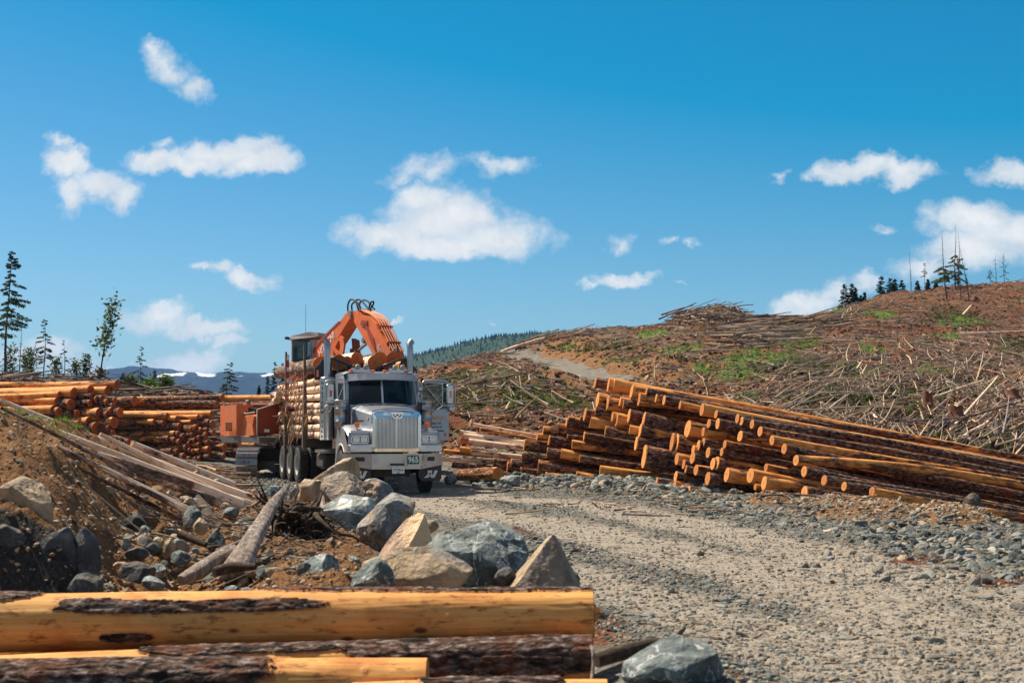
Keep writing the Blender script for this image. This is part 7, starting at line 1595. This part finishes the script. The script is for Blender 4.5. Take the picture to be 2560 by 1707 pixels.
# ================================================================ LIGHT, SKY, CAMERA
SUN_EL = 53.0; sx_, sy_ = -.86, .51
AZ = math.atan2(sx_, sy_)       # from +Y towards +X
w = bpy.data.worlds.new('World'); sc.world = w; w.use_nodes = True; t = NT(w.node_tree); t.n.clear()
out = t.node('ShaderNodeOutputWorld'); bg = t.node('ShaderNodeBackground')
sky = t.node('ShaderNodeTexSky', sky_type='NISHITA', sun_disc=False, sun_elevation=R(SUN_EL), sun_rotation=AZ, altitude=300.0, air_density=1.0, dust_density=.35, ozone_density=2.6)
SKY_S = .10
# the daylight sky, graded per channel like the photograph's film-like colour
ss = t.node('ShaderNodeSeparateXYZ', ins={0: sky.outputs[0]}); gk = 1 / (SKY_S * 1.647)
tintc = t.node('ShaderNodeCombineXYZ', ins={0: t.math('MULTIPLY', t.math('POWER', t.math('MAXIMUM', t.math('SUBTRACT', ss.outputs[0], 2.3), .03), .85), .128 * gk),
    1: t.math('MULTIPLY', t.math('POWER', ss.outputs[1], 1.08), .0765 * gk), 2: t.math('MULTIPLY', t.math('ADD', ss.outputs[2], .3), .100 * gk)}).outputs[0]
d = t.tc('Generated'); sp = t.node('ShaderNodeSeparateXYZ', ins={0: d})
yy = t.math('MAXIMUM', sp.outputs[1], .02)
uv = t.node('ShaderNodeCombineXYZ', ins={0: t.math('DIVIDE', sp.outputs[0], yy), 1: t.math('DIVIDE', sp.outputs[2], yy), 2: 0.0}).outputs[0]
wp = t.vmath('SUBTRACT', t.noise(uv, 11, 5, .62, col=True), (.5, .5, .5)); wp2 = t.vmath('SUBTRACT', t.noise(uv, 46, 5, .65, col=True), (.5, .5, .5))
uvd = t.vmath('ADD', t.vmath('ADD', uv, t.vmath('MULTIPLY', wp, (.062, .050, 0))), t.vmath('MULTIPLY', wp2, (.024, .020, 0)))
def dirc(px, py): p = P(px, py, 1.0); return p.x, p.z - CAMZ
CL = [(930, 600, 100, 50, 1), (1110, 545, 175, 88, 1), (1240, 590, 160, 58, 1), (985, 600, 120, 55, 1), (1120, 622, 260, 34, 1), (1060, 500, 90, 50, 1), (1180, 530, 90, 45, 1),
      (1060, 425, 85, 34, .62), (1250, 418, 95, 24, .55), (1000, 445, 60, 22, .5),
      (165, 395, 80, 42, 1), (255, 450, 85, 52, 1), (310, 480, 60, 45, .9), (178, 480, 48, 46, .8), (140, 345, 46, 22, .55),
      (400, 385, 95, 32, .95), (560, 375, 130, 42, 1), (640, 400, 110, 36, 1), (480, 400, 150, 30, 1), (420, 345, 40, 20, .5),
      (425, 165, 64, 46, .60), (480, 208, 50, 36, .56), (400, 128, 40, 22, .5),
      (615, 705, 80, 26, .95), (545, 680, 50, 22, .8), (490, 675, 36, 14, .7),
      (390, 785, 90, 34, 1), (490, 815, 110, 26, 1), (560, 848, 50, 18, .8), (500, 895, 100, 45, 1), (410, 885, 80, 26, .9), (130, 880, 120, 32, .9), (220, 915, 90, 24, .8), (60, 900, 110, 40, .8),
      (2150, 430, 110, 36, 1), (2250, 440, 110, 34, .9), (2080, 440, 60, 26, .8), (1950, 420, 40, 17, .5), (2520, 435, 90, 34, .85),
      (2440, 560, 150, 52, 1), (2540, 600, 160, 75, .95), (2420, 640, 160, 45, .85), (2320, 680, 100, 34, .75), (2010, 765, 90, 38, .95), (2100, 740, 60, 30, .8), (2170, 720, 50, 26, .7),
      (1540, 605, 42, 24, .6), (1655, 612, 30, 12, .5), (1710, 612, 26, 14, .5), (1560, 710, 70, 18, .85), (1500, 718, 40, 10, .6), (1005, 810, 26, 6, .7), (1215, 793, 14, 6, .5), (2200, 570, 40, 16, .45), (750, 845, 30, 7, .5), (1690, 725, 20, 6, .4)]
acc = None
for (px, py, rx, ry, s_) in CL:
    cx, cz = dirc(px, py); ix, iz = F_PX / (rx * 1.22), F_PX / (ry * 1.28)
    v = t.vmath('MULTIPLY_ADD', uvd, (ix, iz, 0), (-cx * ix, -cz * iz, 0)); L = t.vmath('LENGTH', v)
    q = t.math('MULTIPLY_ADD', L, -s_, s_)
    acc = q if acc is None else t.math('SMOOTH_MAX', acc, q, .12)
nb = t.noise(uv, 26, 9, .70)
den = t.math('ADD', acc, t.math('MULTIPLY', t.math('SUBTRACT', nb, .55), .9))
a_ = t.ramp(den, [(.03, 0.0), (.20, .24), (.44, .76), (.78, 1.0)])
front = t.math('MULTIPLY', t.ramp(sp.outputs[1], [(.3, 0.0), (.5, 1.0)]), t.ramp(sp.outputs[2], [(.38, 1.0), (.5, 0.0)])); a_ = t.math('MULTIPLY', a_, front)
# unseen cumulus and ungraded high sky, added to whiten the ambient light
tintc = t.mix(t.ramp(sp.outputs[2], [(.33, 0.0), (.55, 1.0)]), tintc, t.vmath('MULTIPLY', sky.outputs[0], (.56, .50, .45)))
oth = t.ramp(t.noise(t.vmath('MULTIPLY', d, (3, 3, 5)), 1.0, 7, .6), [(.50, 0.0), (.62, .95)]); oth = t.math('MULTIPLY', oth, t.math('SUBTRACT', 1.0, front)); a_ = t.math('MAXIMUM', a_, oth)
K = .83 / SKY_S
na = t.noise(uvd, 22, 5, .55); nb2 = t.noise(t.vmath('ADD', uvd, (-.010, .014, 0)), 22, 5, .55)
shade = t.math('ADD', t.math('MULTIPLY', t.math('SUBTRACT', nb2, na), 4.0), t.ramp(t.noise(uv, 14, 3, .5), [(.35, .1), (.65, .8)]), clamp=True)
cc = t.mix(t.math('MULTIPLY', shade, .75), tuple(K * x for x in (.68, .685, .68)), tuple(K * x for x in (.50, .545, .585)))
cc = t.mix(t.math('MULTIPLY', t.math('SUBTRACT', 1.0, front), .45), cc, tuple(K * x for x in (.40, .42, .44)))
lpth = t.mix(a_, tintc, cc)
hz = t.ramp(sp.outputs[2], [(.0, 1.0), (.09, 0.0)])
t.set(bg.inputs['Color'], lpth); bg.inputs['Strength'].default_value = SKY_S
t.l.new(bg.outputs[0], out.inputs['Surface'])
w.cycles.sampling_method = 'MANUAL'; w.cycles.sample_map_resolution = 1024
sl = bpy.data.lights.new('sun', 'SUN'); sl.energy = 5.0; sl.angle = R(.53); sl.color = (1.0, .885, .71)
so = bpy.data.objects.new('sun', sl); link(so)
ce = math.cos(R(SUN_EL)); sd = Vector((sx_ * ce, sy_ * ce, math.sin(R(SUN_EL)))); so.rotation_euler = sd.to_track_quat('Z', 'Y').to_euler(); so.location = (0, 0, 60)
HAZE = True
if HAZE:
    hzm = bpy.data.materials.new('haze'); hzm.use_nodes = True; th = NT(hzm.node_tree); th.n.clear(); oo = th.node('ShaderNodeOutputMaterial'); pv = th.node('ShaderNodeVolumePrincipled')
    pv.inputs['Color'].default_value = (.18, .48, 1.0, 1); pv.inputs['Density'].default_value = .00007; pv.inputs['Anisotropy'].default_value = 0.0; th.l.new(pv.outputs[0], oo.inputs['Volume'])
    m = MB(); m.box((0, 5600, 88), (15000, 12900, 386)); tag(m.build('haze', hzm), kind='stuff')
cam = bpy.data.cameras.new('camera'); cam.lens = F_PX / 2560 * 36; cam.sensor_width = 36; cam.clip_start = .1; cam.clip_end = 40000
cam.dof.use_dof = True; cam.dof.focus_distance = 33; cam.dof.aperture_fstop = 3.2
co = bpy.data.objects.new('camera', cam); link(co); co.location = (0, 0, CAMZ); co.rotation_euler = (math.pi / 2 + PITCH, 0, 0); sc.camera = co
sc.view_settings.view_transform = 'Standard'; sc.view_settings.look = 'None'; sc.view_settings.exposure = .72; sc.view_settings.gamma = 1
sc.cycles.max_bounces = 6; sc.cycles.diffuse_bounces = 3; sc.cycles.glossy_bounces = 3; sc.cycles.transparent_max_bounces = 8; sc.cycles.volume_bounces = 1
sc.cycles.use_denoising = True; sc.cycles.sample_clamp_indirect = 4
